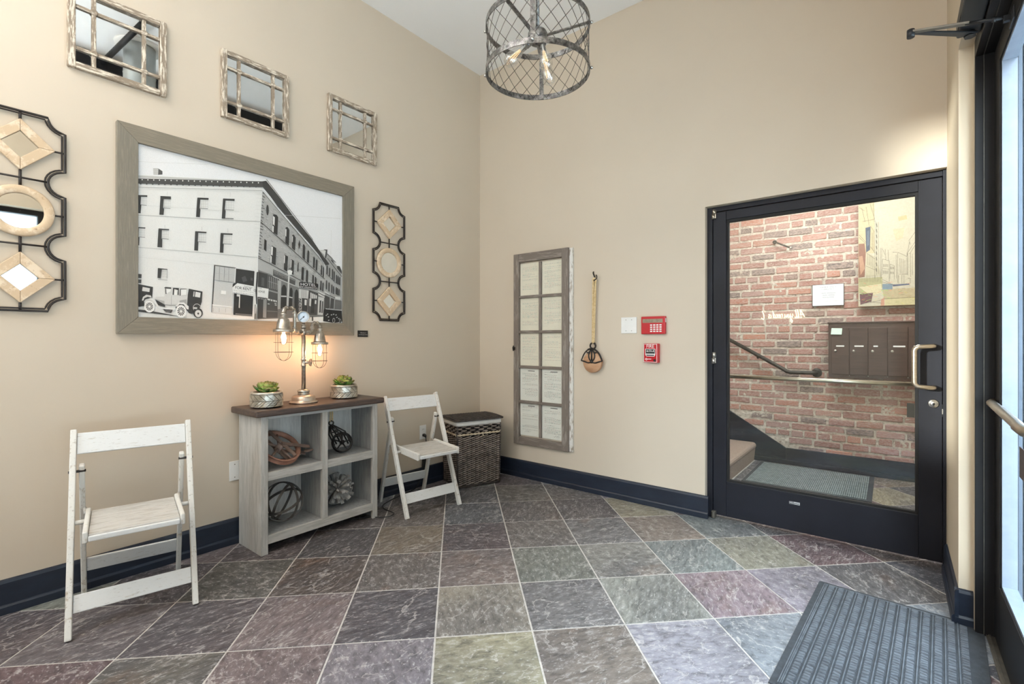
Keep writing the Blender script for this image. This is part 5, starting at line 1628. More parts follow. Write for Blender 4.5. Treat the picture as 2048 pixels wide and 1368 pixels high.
(4,(120, 140, 100),'286 1846 491 1774 494 1792 290 1865'),
(4,(150, 216, 100),'2064 724 2287 613 2292 630 2069 741'),
(4,(120, 140, 100),'2829 1138 3098 1220 3095 1238 2825 1156'),
(4,(226, 140, 100),'2429 839 2504 877 2498 894 2423 856'),
(4,(120, 140, 100),'2633 243 2871 282 2869 300 2631 262'),
(4,(150, 216, 100),'57 1159 335 1072 338 1091 60 1178'),
(4,(226, 140, 100),'228 588 504 686 500 704 223 606'),
(4,(150, 112, 100),'1654 1879 1716 1756 1729 1766 1666 1888'),
(4,(226, 112, 100),'2251 1279 2429 1393 2422 1409 2244 1296'),
(4,(150, 140, 100),'3654 433 3882 337 3886 354 3658 451'),
(4,(150, 216, 100),'694 1049 932 905 939 922 700 1066'),
(4,(226, 140, 100),'1059 812 1404 818 1404 837 1059 831'),
(4,(226, 140, 100),'618 1851 981 1713 985 1731 622 1869'),
(4,(150, 140, 100),'3548 714 3627 687 3630 704 3551 732'),
(4,(226, 140, 100),'2474 1553 2542 1515 2547 1532 2479 1570'),
(4,(226, 216, 100),'1198 483 1341 543 1336 561 1193 501'),
(4,(206, 194, 164),'1361 8703 1883 8702 1881 8717 1359 8718'),
(4,(206, 194, 164),'1566 5655 1999 5684 1998 5699 1564 5670'),
(4,(206, 194, 164),'1433 8836 2013 8697 2014 8712 1434 8851'),
(4,(206, 194, 164),'1416 6728 1674 6708 1674 6723 1415 6743'),
(4,(206, 194, 164),'3118 8436 3682 8446 3681 8461 3116 8451'),
(4,(206, 194, 164),'3447 6608 3997 6501 3997 6516 3447 6622'),
(4,(206, 194, 164),'2588 5787 3170 5687 3170 5701 2589 5802'),
(4,(206, 194, 164),'3142 7420 3575 7438 3574 7452 3140 7435'),
(4,(206, 194, 164),'2801 7729 3376 7747 3374 7762 2799 7744'),
(4,(206, 194, 164),'3105 8668 3340 8672 3339 8687 3103 8683'),
(4,(206, 194, 164),'1562 8788 2163 8638 2164 8653 1563 8803'),
(4,(206, 194, 164),'1961 7932 2581 7948 2579 7963 1960 7948'),
(4,(206, 194, 164),'3048 7218 3325 7290 3322 7304 3045 7232'),
(4,(206, 194, 164),'1828 6732 2387 6688 2386 6703 1828 6747')]
# ================================================================== SETTING
XR = 3.377            # inner face of the street wall
H = 3.81
# ---- floor: grout bed and single slate tiles, laid at 45 degrees
floor = struct_root('floor')
gb = MB(); gb.box(0, 3.62, -5.3, 0.0, -0.06, -0.0022); gb.box(1.2, 3.62, 0.0, 2.1, -0.06, -0.0022)
obj('grout_bed', gb, M['grout'], floor)
def clip(poly, x0, x1, y0, y1):
    def cut(p, ax, v, s):
        r = []
        for i in range(len(p)):
            a, b = p[i - 1], p[i]
            ia, ib = s * (a[ax] - v) >= 0, s * (b[ax] - v) >= 0
            if ia != ib:
                t = (v - a[ax]) / (b[ax] - a[ax]); r.append((a[0] + t * (b[0] - a[0]), a[1] + t * (b[1] - a[1])))
            if ib: r.append(b)
        return r
    for ax, v, s in ((0, x0, 1), (0, x1, -1), (1, y0, 1), (1, y1, -1)):
        if poly: poly = cut(poly, ax, v, s)
    return poly
MAUVE, DPUR, OLIVE, GGRN, BLUE, MARO, TANB, DGRY, LILA, NAVY = (S(112, 98, 100), S(84, 74, 78), S(138, 132, 108), S(118, 122, 114), S(118, 126, 136), S(98, 74, 78), S(122, 106, 88), S(88, 86, 88), S(132, 124, 138), S(72, 74, 84))
TCOL = {(0, 0): S(132, 124, 112), (0, 1): S(104, 102, 104), (0, 2): S(140, 142, 134), (0, 3): S(134, 114, 124), (0, 4): LILA,
        (0, -1): S(78, 74, 80), (0, -2): MAUVE, (0, -3): DPUR, (0, -4): S(96, 88, 92),
        (1, 0): S(112, 98, 94), (1, 1): S(104, 106, 100), (1, 2): S(118, 116, 112), (1, 3): S(116, 124, 124), (1, 4): S(126, 124, 110), (1, 5): MARO, (1, 6): DGRY,
        (1, -1): S(94, 88, 86), (1, -2): S(82, 72, 68), (1, -3): S(86, 84, 80), (1, -4): DPUR,
        (2, 0): S(82, 72, 76), (2, 1): S(100, 94, 92), (2, 2): S(106, 104, 106), (2, 3): S(126, 112, 102), (2, 4): S(106, 112, 112), (2, 5): DGRY,
        (2, -1): S(118, 104, 86), (2, -2): S(80, 76, 78), (2, -3): S(82, 72, 74),
        (3, 0): S(92, 96, 102), (3, 1): S(92, 86, 86), (3, 2): S(88, 82, 84), (3, 3): S(136, 128, 108), (3, -1): S(96, 88, 84), (3, -2): S(84, 76, 76),
        (4, 0): S(88, 88, 92), (4, 1): S(98, 94, 90), (4, 2): S(100, 94, 92), (4, -1): S(84, 80, 82),
        (-1, 0): S(144, 138, 112), (-1, 1): S(116, 106, 98), (-1, 2): S(136, 134, 146), (-1, 3): BLUE, (-1, 4): S(128, 132, 142), (-1, -1): S(112, 106, 114), (-1, -2): S(104, 90, 92), (-1, -3): S(92, 88, 82)}
PAL = [MAUVE, DPUR, OLIVE, GGRN, BLUE, MARO, TANB, DGRY, LILA, NAVY, DPUR, DGRY]
g = 0.205 - 0.0025
rt = random.Random(3)
def lay_tiles(x0, x1, y0, y1):
    for i in range(-16, 20):
        for j in range(-16, 20):
            cx = 1.659 + 0.29 * (j - i); cy = -2.097 + 0.29 * (j + i) + 0.29
            q = 0.2846
            p = clip([(cx + q, cy), (cx, cy + q), (cx - q, cy), (cx, cy - q)], x0, x1, y0, y1)
            if len(p) < 3: continue
            ar = abs(sum(p[k - 1][0] * p[k][1] - p[k][0] * p[k - 1][1] for k in range(len(p)))) / 2
            if ar < 2e-4: continue
            m = MB(); dz = rt.uniform(-0.0008, 0.0008)
            loc = [(a - cx, b - cy) for a, b in p]
            inn = [(a * 0.988, b * 0.988) for a, b in loc]; n = len(loc)
            m.add([(a, b, -0.0035) for a, b in loc] + [(a, b, -0.001 + dz) for a, b in loc] + [(a, b, dz) for a, b in inn],
                  [tuple(range(2 * n, 3 * n))] + [(k, (k + 1) % n, n + (k + 1) % n, n + k) for k in range(n)] + [(n + k, n + (k + 1) % n, 2 * n + (k + 1) % n, 2 * n + k) for k in range(n)])
            o = obj('tile', m, M['slate'], floor, loc=(cx, cy, 0))
            o.color = TCOL.get((i, j), PAL[rt.randrange(len(PAL))])
lay_tiles(0.0, 3.487, -5.2, 0.0)
lay_tiles(2.03, 3.62, 0.0, 2.04)

# ---- walls
w = MB(); w.box(-0.15, 0, -5.3, 0.15, 0, H); struct(obj('wall_left', w, M['wall']))
w = MB(); w.box(0, 2.122, 0, 0.13, 0, H); w.box(2.122, XR, 0, 0.13, 2.168, H); w.box(XR, 3.62, 0, 0.13, 0, H)
struct(obj('wall_back', w, M['wall']))
w = MB(); w.box(XR, 3.62, -0.60, 0.0, 0, H); w.box(XR, 3.62, -2.62, -0.60, 2.51, H)
w.box(XR, 3.62, -2.62, -2.54, 0, 2.51); w.box(XR, 3.62, -4.7, -2.62, 2.51, H); w.box(XR, 3.62, -5.3, -4.7, 0, H); w.box(XR, 3.62, -4.7, -2.62, 0, 0.10)
w.box(XR + 0.047, 3.62, -0.64, -0.60, 0, 2.51)
struct(obj('wall_right', w, M['wall_right']))
w = MB(); w.box(-0.15, 0.10, -5.45, -5.3, 0, H); w.box(0.70, 3.62, -5.45, -5.3, 0, H); w.box(0.10, 0.70, -5.45, -5.3, 0, 1.6); w.box(0.10, 0.70, -5.45, -5.3, 3.4, H)
struct(obj('wall_rear', w, M['wall']))
w = MB(); w.box(-0.15, 3.62, -5.45, 0.13, H, H + 0.12); struct(obj('ceiling', w, M['ceiling']))

# ---- baseboards: tall board with a shoe moulding, dark navy
def baseboard(name, p0, p1, nrm, h=0.155):
    p0 = Vector(p0); p1 = Vector(p1); n_ = Vector(nrm); root = struct_root(name)
    d = p1 - p0
    def strip(nm, prof):
        m = MB(); vs = []
        for p in (p0, p1):
            for t_, z in prof: vs.append(p + n_ * t_ + Vector((0, 0, z)))
        k = len(prof)
        m.add(vs, [tuple(range(k)), tuple(range(k, 2 * k))[::-1]] + [(a, (a + 1) % k, k + (a + 1) % k, k + a) for a in range(k)])
        obj(nm, m, M['base'], root, fixn=True)
    strip('board', [(0.0005, 0.001), (0.014, 0.001), (0.014, h - 0.016), (0.010, h - 0.004), (0.0005, h)])
    strip('shoe_moulding', [(0.0145, 0.001), (0.024, 0.001), (0.024, 0.034), (0.019, 0.043), (0.0145, 0.045)])
baseboard('baseboard_left', (0, -5.3, 0), (0, -0.026, 0), (1, 0, 0))
baseboard('baseboard_back', (0.0, 0, 0), (2.145, 0, 0), (0, -1, 0))
baseboard('baseboard_right', (XR, -0.02, 0), (XR, -0.624, 0), (-1, 0, 0))
baseboard('baseboard_entry', (XR - 0.014, -0.6005, 0), (3.424, -0.6005, 0), (0, -1, 0))

# ---- inner door (door_1) and its aluminium frame (trim_1)
tr1 = struct_root('trim_1')
m = MB(); m.box(2.1225, 2.158, 0.045, 0.125, 0.0, 2.166); obj('jamb', m, M['door_black'], tr1, 0.002)
m = MB(); m.box(3.3635, 3.3765, 0.035, 0.125, 0.0, 2.166); obj('jamb', m, M['door_black'], tr1, 0.002)
m = MB(); m.box(2.158, 3.3635, 0.045, 0.125, 2.134, 2.166); obj('head', m, M['door_black'], tr1, 0.002)
d1 = struct_root('door_1')
DY0, DY1 = 0.052, 0.098
m = MB(); m.box(2.161, 2.247, DY0, DY1, 0.022, 2.130); obj('stile', m, M['door_black'], d1, 0.002)
m = MB(); m.box(3.262, 3.361, DY0, DY1, 0.022, 2.130); obj('stile', m, M['door_black'], d1, 0.002)
m = MB(); m.box(2.248, 3.261, DY0, DY1, 2.070, 2.130); obj('top_rail', m, M['door_black'], d1, 0.002)
m = MB(); m.box(2.248, 3.261, DY0, DY1, 0.022, 0.262); obj('bottom_rail', m, M['door_black'], d1, 0.002)
m = MB()
for b in ((2.248, 2.262, 0.262, 2.070), (3.247, 3.261, 0.262, 2.070)): m.box(b[0], b[1], 0.060, 0.088, b[2], b[3])
m.box(2.262, 3.247, 0.060, 0.088, 2.052, 2.070); m.box(2.262, 3.247, 0.060, 0.088, 0.262, 0.276)
obj('glazing_bead', m, M['gasket'], d1)
m = MB(); m.box(2.256, 3.253, 0.071, 0.077, 0.270, 2.060); obj('pane', m, M['glass'], d1)
m = MB()                                            # offset pull handle
pts = [(3.325, 0.052, 1.207), (3.325, 0.020, 1.207), (3.322, 0.004, 1.207), (3.310, -0.012, 1.206)]
pts += [(3.268 + 0.0, -0.022, 1.203)] + [Vector((3.268, -0.022, 1.178)) + Vector((-math.sin(a) * 0.026, 0, math.cos(a) * 0.026)) for a in (0.3, 0.7, 1.1, 1.5)]
low = [Vector((p[0], p[1], 2.187 - p[2])) for p in pts][::-1]
m.tube(pts + [Vector((3.242, -0.022, 1.09))] + low, 0.0125, 12)
obj('pull_handle', m, M['nickel'], d1)
m = MB(); m.tube([(2.252, 0.112, 0.985), (3.258, 0.112, 0.985)], 0.013, 10); m.tube([(2.252, 0.112, 0.985), (2.252, 0.097, 0.985)], 0.010, 8); m.tube([(3.256, 0.112, 0.985), (3.256, 0.097, 0.985)], 0.010, 8)
obj('push_bar', m, M['nickel'], d1)
m = MB(); R_ = T(3.325, 0.0525, 0.889) @ RX(PI / 2); m.lathe([(0, 0.010), (0.013, 0.010), (0.015, 0.007), (0.020, 0.006), (0.024, 0.003), (0.025, 0)], 20, R_)
lk = obj('lock_cylinder', m, M['silver'], d1)
m = MB(); m.box(3.323, 3.3275, 0.0415, 0.044, 0.880, 0.892); m.lathe([(0, 0.0115), (0.006, 0.0115), (0.006, 0.0100)], 10, R_); obj('keyway', m, M['gasket'], lk)
m = MB(); m.box(3.3585, 3.3625, 0.044, 0.0525, 0.822, 0.888); obj('latch_plate', m, M['gasket'], d1)
m = MB(); m.box(3.3595, 3.3632, 0.0425, 0.0445, 0.836, 0.864); obj('latch_bolt', m, M['silver'], d1)
m = MB(); m.box(3.212, 3.246, 0.080, 0.0945, 0.800, 0.880); obj('thumb_turn_box', m, M['iron'], d1)
def hinge(z0, z1, mat, nm='pivot_hinge'):
    m = MB(); zc = (z0 + z1) / 2
    m.tube([(2.166, 0.040, z0), (2.166, 0.040, zc - 0.001)], 0.0115, 12); m.tube([(2.170, 0.040, zc + 0.001), (2.170, 0.040, z1)], 0.0115, 12)
    m.box(2.160, 2.182, 0.040, 0.053, z0 + 0.004, z1 - 0.004)
    obj(nm, m, mat, d1)
hinge(1.075, 1.155, M['silver']); hinge(2.085, 2.150, M['nickel'], 'top_pivot')
m = MB(); m.box(2.157, 2.184, 0.024, 0.0515, 0.004, 0.050); m.tube([(2.1705, 0.024, 0.006), (2.1705, 0.024, 0.048)], 0.0135, 12); obj('floor_pivot', m, M['alu'], d1, 0.002)
m = MB(); m.box(2.6285, 2.6875, 0.0500, 0.0518, 0.1925, 0.2085, col=S(196, 198, 200)); m.box(2.630, 2.655, 0.0495, 0.0500, 0.1940, 0.2070, col=S(30, 32, 36))
for k in range(4): m.box(2.657 + k * 0.007, 2.6625 + k * 0.007, 0.0495, 0.0500, 0.1955 + 0.001 * (k % 2), 0.2010 + 0.001 * (k % 2), col=S(70, 74, 80))
for k in range(3): m.box(2.6325 + k * 0.0075, 2.6375 + k * 0.0075, 0.0490, 0.0495, 0.1970, 0.2045, col=S(205, 207, 210))
obj('maker_plate', m, M['sign'], d1)

# ---- street entrance: frame (trim_2), glazed leaf (door_2)
tr2 = struct_root('trim_2')
FX = 3.4245
m = MB(); m.box(FX, 3.4505, -0.655, -0.6405, 0.0, 2.437); obj('jamb', m, M['entry_black'], tr2, 0.0015)
m = MB(); m.box(3.4525, 3.54, -0.655, -0.6405, 0.0, 2.437); obj('door_stop', m, M['entry_black'], tr2, 0.0015)
m = MB(); m.box(FX, 3.4505, -2.54, -0.6405, 2.437, 2.509); obj('head', m, M['entry_black'], tr2, 0.0015)
m = MB(); m.box(3.4525, 3.54, -2.54, -0.6405, 2.437, 2.509); obj('head_stop', m, M['entry_black'], tr2, 0.0015)
m = MB(); m.box(3.4506, 3.4524, -0.656, -0.6405, 0.0, 2.436); m.box(3.4506, 3.4524, -2.52, -0.656, 2.436, 2.5); obj('weather_strip', m, M['alu'], tr2)
m = MB(); m.box(FX, 3.54, -2.54, -2.475, 0.0, 2.437); obj('jamb', m, M['entry_black'], tr2, 0.0015)
m = MB(); m.box(3.458, 3.56, -2.475, -0.656, -0.004, 0.008); m.box(3.464, 3.472, -2.475, -0.656, 0.008, 0.0115); obj('threshold', m, M['alu'], tr2, 0.001)
for k in range(9):                                    # pale ribbed cladding of the outer door reveal
    m = MB(); m.box(3.5415 + k * 0.026, 3.5415 + k * 0.026 + 0.0225, -0.656 + 0.004 * (k % 2), -0.6405, 0.0, 2.9); obj('cladding_strip', m, M['siding'], tr2, 0.002)
LX = 3.482
def entry_leaf(name, ya, yb, lock_a, bar):
    """glazed leaf between ya (towards the inner door) and yb"""
    r = struct_root(name)
    m = MB(); m.box(LX, 3.535, ya - 0.123, ya, 0.014, 2.430); obj('stile', m, M['entry_black'], r, 0.002)
    m = MB(); m.box(LX, 3.535, yb, yb + 0.10, 0.014, 2.430); obj('stile', m, M['entry_black'], r, 0.002)
    g0, g1 = yb + 0.10, ya - 0.123
    m = MB(); m.box(LX, 3.535, g0, g1, 2.345, 2.430); obj('top_rail', m, M['entry_black'], r, 0.002)
    m = MB(); m.box(LX, 3.535, g0, g1, 0.014, 0.262); obj('bottom_rail', m, M['entry_black'], r, 0.002)
    m = MB(); m.box(LX + 0.006, 3.531, g1 - 0.012, g1, 0.262, 2.345); m.box(LX + 0.006, 3.531, g0, g0 + 0.012, 0.262, 2.345)
    m.box(LX + 0.006, 3.531, g0 + 0.012, g1 - 0.012, 0.262, 0.274); m.box(LX + 0.006, 3.531, g0 + 0.012, g1 - 0.012, 2.333, 2.345); obj('glazing_bead', m, M['bead'], r)
    m = MB(); m.box(3.511, 3.517, g0 + 0.006, g1 - 0.006, 0.268, 2.340); obj('pane', m, M['glass'], r)
    m = MB(); m.tube([(LX, ya - 0.036, 0.985), (LX - 0.010, ya - 0.040, 0.985), (LX - 0.016, ya - 0.06, 0.984), (LX - 0.030, ya - 0.70, 0.980), (LX - 0.034, ya - 0.73, 0.979), (LX - 0.034, yb + 0.07, 0.979), (LX - 0.020, yb + 0.045, 0.979), (LX, yb + 0.042, 0.979)], 0.0155, 12)
    obj('push_bar', m, M['nickel'], r)
    m = MB(); m.box(3.5085, 3.5108, (g0 + g1) / 2 - 0.10, g1 - 0.20, 0.750, 0.858); obj('door_sticker', m, M['mailbox'], r)
entry_leaf('door_2', -0.662, -1.563, 0, 0.06)
entry_leaf('door_3', -1.569, -2.470, 0, 0.06)

# ---- shop-front windows of the street wall, behind the camera's right, and the rear window
def window(name, x0, x1, y0, y1, z0, z1, axis, bars, mat):
    r = struct_root(name); f = 0.05
    def bx(a0, a1, b0, b1, nm, mt):
        m = MB()
        if axis == 'x': m.box(x0, x1, a0, a1, b0, b1)
        else: m.box(a0, a1, y0, y1, b0, b1)
        return obj(nm, m, mt, r, 0.002 if mt is mat else 0)
    u0, u1 = (y0, y1) if axis == 'x' else (x0, x1)
    bx(u0, u0 + f, z0, z1, 'frame_post', mat); bx(u1 - f, u1, z0, z1, 'frame_post', mat)
    bx(u0 + f, u1 - f, z0, z0 + f, 'frame_rail', mat); bx(u0 + f, u1 - f, z1 - f, z1, 'frame_rail', mat)
    for b in bars: bx(b - f / 2, b + f / 2, z0 + f, z1 - f, 'mullion', mat)
    m = MB()
    if axis == 'x': m.box((x0 + x1) / 2 - .003, (x0 + x1) / 2 + .003, u0 + f, u1 - f, z0 + f, z1 - f)
    else: m.box(u0 + f, u1 - f, (y0 + y1) / 2 - .003, (y0 + y1) / 2 + .003, z0 + f, z1 - f)
    obj('pane', m, M['glass'], r)
window('window_1', 3.47, 3.53, -4.70, -2.62, 0.10, 2.51, 'x', [-3.66], M['entry_black'])
window('window_2', 0.10, 0.70, -5.41, -5.35, 1.60, 3.40, 'y', [], M['entry_black'])  # unseen; placed and sized to shape the sun patch by the inner door

# ---- stair hall behind the inner door
YB = 2.037
w = MB(); w.box(1.2, 3.62, 2.05, 2.2, 0, 3.0); wb = struct(obj('wall_hall', w, M['brick']))
wb.data.materials.clear(); wb.data.materials.append(M['mortar'])
# rough mortar bed between the bricks, a gently uneven sheet
from mathutils import noise as MN
w = MB(); nx, nz = 230, 300; vs = []
for a in range(nx + 1):
    for b in range(nz + 1):
        x, z = 1.7 + 1.92 * a / nx, 2.7 * b / nz
        k = MN.fractal(Vector((x * 30, 3.1, z * 38)), 0.9, 2.0, 3) * 0.5 + MN.noise(Vector((x * 7, 1.0, z * 9))) * 0.55
        vs.append((x, YB - 0.0045 - 0.0090 * max(-0.4, min(k, 0.95)), z))
w.add(vs, [(a * (nz + 1) + b, (a + 1) * (nz + 1) + b, (a + 1) * (nz + 1) + b + 1, a * (nz + 1) + b + 1) for a in range(nx) for b in range(nz)], smooth=True)
obj('mortar', w, M['mortar'], wb)
BR = []
for k in range(5):                                   # five uneven unit bricks shared by all
    m = MB(); r = random.Random(40 + k); vs = []
    for z in (-0.5, 0.5):
        pass
    out = [(-.5, -.5), (-.46 + r.uniform(-.02, .02), -.5), (.46, -.5 + r.uniform(-.03, .05)), (.5, -.44), (.5, .42), (.45, .5 - r.uniform(0, .06)), (-.44, .5), (-.5, .40 + r.uniform(-.05, .05))]
    n = len(out)
    front = [(a * 0.955, b * 0.86) for a, b in out]
    m.add([(a, 0.5, b) for a, b in out] + [(a, -0.25, b) for a, b in out] + [(a, -0.5 + r.uniform(-.08, .08), b) for a, b in front],
          [tuple(range(2 * n, 3 * n))] + [(i, (i + 1) % n, n + (i + 1) % n, n + i) for i in range(n)] + [(n + i, n + (i + 1) % n, 2 * n + (i + 1) % n, 2 * n + i) for i in range(n)], smooth=False)
    me = m.mesh('brick'); me.materials.append(M['brick']); BR.append(me)
rb = random.Random(11); row = 0; z = 0.05; PITCH = 0.0742
while z < 2.66:
    header = (row % 7 == 3); bl = 0.101 if header else 0.205; x = 1.76 - (0.0 if row % 2 else bl * 0.5) + rb.uniform(-.015, .015)
    while x < 3.37:
        L = bl * rb.uniform(0.94, 1.05)
        if z < 0.10 or z > 2.56 or z + PITCH < 0.16 + (2.303 - x) * 0.62:      # hidden by the skirting or the stringer
            x += L + 0.017; continue
        o = bpy.data.objects.new('brick', BR[rb.randrange(5)]); COL.objects.link(o); o.parent = wb
        o.location = (x + L / 2, YB + 0.001 + rb.uniform(-.002, .003), z + PITCH / 2 + rb.uniform(-.003, .003))
        o.scale = (L, 0.022, (PITCH - 0.016) * rb.uniform(0.88, 1.06)); o.rotation_euler = (0, rb.uniform(-.012, .012), 0)
        x += L + rb.uniform(0.013, 0.022)
    z += PITCH; row += 1
w = MB(); w.box(3.62, 3.75, 0.13, 2.2, 0, 3.0); struct(obj('wall_hall_side', w, M['wall']))
w = MB(); w.box(1.05, 1.2, 0.13, 2.2, 0, 3.0); struct(obj('wall_hall_stair', w, M['wall']))
w = MB(); w.box(1.05, 3.75, 0.13, 2.2, 3.0, 3.1); struct(obj('ceiling_hall', w, M['ceiling']))
# skirting and stair stringer on the brick wall
bh = struct_root('baseboard_hall')
m = MB(); m.prism([(2.306, 0.045), (3.62, 0.045), (3.62, 0.160), (2.306, 0.160)], 0.026, T(0, YB - 0.0135, 0) @ RX(PI / 2)); obj('board', m, M['stringer'], bh, 0.002)
m = MB(); m.box(1.2, 3.62, YB - 0.052, YB - 0.0135, 0.001, 0.044); obj('shoe_moulding', m, M['stringer'], bh, 0.004)
m = MB(); m.prism([(2.303, 0.045), (2.303, 0.160), (1.25, 0.811), (1.25, 0.045)], 0.026, T(0, YB - 0.0135, 0) @ RX(PI / 2)); obj('stringer', m, M['stringer'], bh, 0.002)
# carpeted stair, rising to the left, each step a part
st = struct_root('trim_stair')
for k in range(3):
    x1 = 2.03 - 0.26 * k; z1 = 0.185 * (k + 1); m = MB()
    pr = [(x1 - 0.262, 0.001 if k == 0 else z1 - 0.19), (x1 - 0.012, 0.001 if k == 0 else z1 - 0.19), (x1, z1 - 0.06)]
    pr += [(x1 - 0.026 + 0.034 * math.cos(a), z1 - 0.034 + 0.034 * math.sin(a)) for a in (-0.2, 0.3, 0.8, 1.2, PI / 2)] + [(x1 - 0.262, z1)]
    m.prism(pr, 1.80, T(0, 1.98, 0) @ RX(PI / 2)); obj('step', m, M['carpet'], st, fixn=True)
# ================================================================== THINGS
# ---------------------------------------------------------------- folding chairs
def make_chair(label):
    t = thing('folding_chair', label, 'chair', group='white folding chairs along the picture wall')
    W, WH = M['chair_white'], M['chair_white_h']
    for s in (-1, 1):
        y = s * 0.2205
        m = MB(); m.bar((0, y, 0.001), (-0.335, y, 0.820), 0.036, 0.023); obj('front_leg', m, W, t, 0.004)
        y = s * 0.190
        m = MB(); m.bar((-0.465, y, 0.001), (-0.278, y, 0.668), 0.033, 0.021); obj('rear_leg', m, W, t, 0.005)
        m = MB(); m.tube([(-0.274, s * 0.176, 0.640), (-0.266, s * 0.236, 0.640)], 0.006, 8); obj('pivot_bolt', m, M['iron'], t)
        m = MB(); m.bar((-0.262, s * 0.166, 0.444), (0.062, s * 0.166, 0.430), 0.050, 0.018); obj('seat_cleat', m, W, t, 0.006, seg=3)
        m = MB(); m.tube([(-0.176, s * 0.176, 0.432), (-0.178, s * 0.208, 0.432)], 0.010, 8); obj('dowel', m, W, t)
        m = MB(); m.tube([(-0.258, s * 0.176, 0.440), (-0.330, s * 0.182, 0.452)], 0.007, 8); obj('seat_pin', m, M['chair_seat'], t)
    for k in range(3):
        x0 = -0.258 + k * 0.1045; z0 = 0.4475 - k * 0.0045
        m = MB(); m.bar((x0 + 0.1025, 0, z0 - 0.0045), (x0, 0, z0), 0.014, 0.312); obj('seat_board', m, M['chair_seat'], t, 0.003)
    m = MB(); m.bar((0.063, -0.156, 0.425), (0.063, 0.156, 0.425), 0.022, 0.016, (1, 0, 0)); obj('seat_front_rail', m, WH, t, 0.004)
    def lean(z): return -0.335 * z / 0.820
    for nm, z0, z1 in (('top_rail', 0.714, 0.805), ('front_rail', 0.092, 0.158)):
        m = MB(); m.bar((lean(z0), 0, z0), (lean(z1), 0, z1), 0.013, 0.416, (0, 1, 0)); obj(nm, m, WH, t, 0.003)
    def lean2(z): return -0.465 + 0.187 * z / 0.668
    m = MB(); m.bar((lean2(0.120), 0, 0.120), (lean2(0.188), 0, 0.188), 0.012, 0.358, (0, 1, 0)); obj('rear_rail', m, WH, t, 0.003)
    return t
ch1 = make_chair('scuffed white wooden folding chair standing apart below the big framed hotel photograph')
ch1.location = (0.547, -2.842, 0); ch1.rotation_euler = (0, 0, math.radians(-12.2))
ch2 = copy_tree(ch1); ch2.location = (0.560, -1.099, 0); ch2.rotation_euler = (0, 0, math.radians(-9.6))
ch2['label'] = 'scuffed white wooden folding chair between the grey cabinet and the wicker hamper'

# ---------------------------------------------------------------- cubby cabinet
cb = thing('cubby_cabinet', 'grey white-washed four-cubby cabinet with dark brown plank top against the wall', 'cabinet', (0.03, -1.815, 0))
CW, CD, CH = 0.395, 0.275, 0.800         # half width, depth, height
def cbox(nm, b, mat, par=cb, bev=0.002): 
    m = MB(); m.box(*b); return obj(nm, m, mat, par, bev)
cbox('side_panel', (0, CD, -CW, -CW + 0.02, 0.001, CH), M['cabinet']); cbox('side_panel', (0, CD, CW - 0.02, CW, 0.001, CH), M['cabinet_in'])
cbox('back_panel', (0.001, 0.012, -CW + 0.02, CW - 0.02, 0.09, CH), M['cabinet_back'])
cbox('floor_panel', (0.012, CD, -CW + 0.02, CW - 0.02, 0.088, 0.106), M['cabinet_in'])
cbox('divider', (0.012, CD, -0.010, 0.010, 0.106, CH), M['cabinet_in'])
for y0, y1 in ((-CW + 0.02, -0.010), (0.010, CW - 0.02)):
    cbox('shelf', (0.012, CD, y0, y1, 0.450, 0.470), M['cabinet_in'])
cbox('front_post', (CD, CD + 0.022, -CW, -CW + 0.040, 0.001, CH), M['cabinet']); cbox('front_post', (CD, CD + 0.022, CW - 0.040, CW, 0.001, CH), M['cabinet'])
cbox('front_post', (CD, CD + 0.022, -0.019, 0.019, 0.107, 0.780), M['cabinet'])
cbox('front_rail', (CD, CD + 0.021, -CW + 0.040, CW - 0.040, 0.780, CH), M['cabinet_h'])
for y0, y1 in ((-CW + 0.040, -0.019), (0.019, CW - 0.040)):
    cbox('front_rail', (CD, CD + 0.021, y0, y1, 0.424, 0.473), M['cabinet_h'])
cbox('front_rail', (CD, CD + 0.021, -CW + 0.040, CW - 0.040, 0.058, 0.107), M['cabinet_h'])
cbox('plank_top', (-0.012, 0.330, -0.437, 0.430, CH, 0.838), M['counter'], bev=0.008)
TOPZ = 0.8385
# pulley wheel with yoke in the upper cubby: lies tilted
def ring_band(R, r, w, n=40, M_=None, mi=0, mb=None):
    """flat rim of a wheel about local z"""
    return mb.lathe([(R, -w / 2), (R, w / 2), (r, w / 2), (r, -w / 2), (R, -w / 2)], n, M_, mi, smooth=False)
pw = thing('barn_pulley', 'rusty red iron pulley wheel with crossed yoke arms in the upper cubby', 'pulley', (0.195, -2.022, 0.4705), rot=(0, 0, math.radians(8)))
A = T(-0.015, -0.012, 0.106) @ RY(math.radians(40)) @ RX(math.radians(-4))
m = MB(); m.lathe([(0.128, -0.016), (0.118, -0.004), (0.118, 0.004), (0.128, 0.016), (0.120, 0.018), (0.105, 0.006), (0.105, -0.006), (0.120, -0.018), (0.128, -0.016)], 40, A); obj('wheel_rim', m, M['rust'], pw)
for k in range(5):
    m = MB()
    a = 2 * PI * k / 5 + 0.3; m.tube([A @ Vector((0.018 * math.cos(a), 0.018 * math.sin(a), 0)), A @ Vector((0.109 * math.cos(a), 0.109 * math.sin(a), 0))], 0.0075, 8); obj('spoke', m, M['rust_wood'], pw)
m = MB(); m.lathe([(0.022, -0.026), (0.022, 0.026), (0.001, 0.026)], 16, A); obj('hub', m, M['rust_wood'], pw)
m = MB()
for s in (-1, 1):
    q = A @ T(0, 0, s * 0.030)
    m.bar(q @ Vector((-0.115, -0.030, 0)), q @ Vector((0.105, 0.040, 0)), 0.007, 0.022, A.to_3x3() @ Vector((-0.3, 0.95, 0)))
    m.bar(q @ Vector((0.0, 0.0, 0.006)), q @ Vector((0.055, 0.172, 0.0)), 0.007, 0.021, A.to_3x3() @ Vector((0.95, -0.3, 0)))
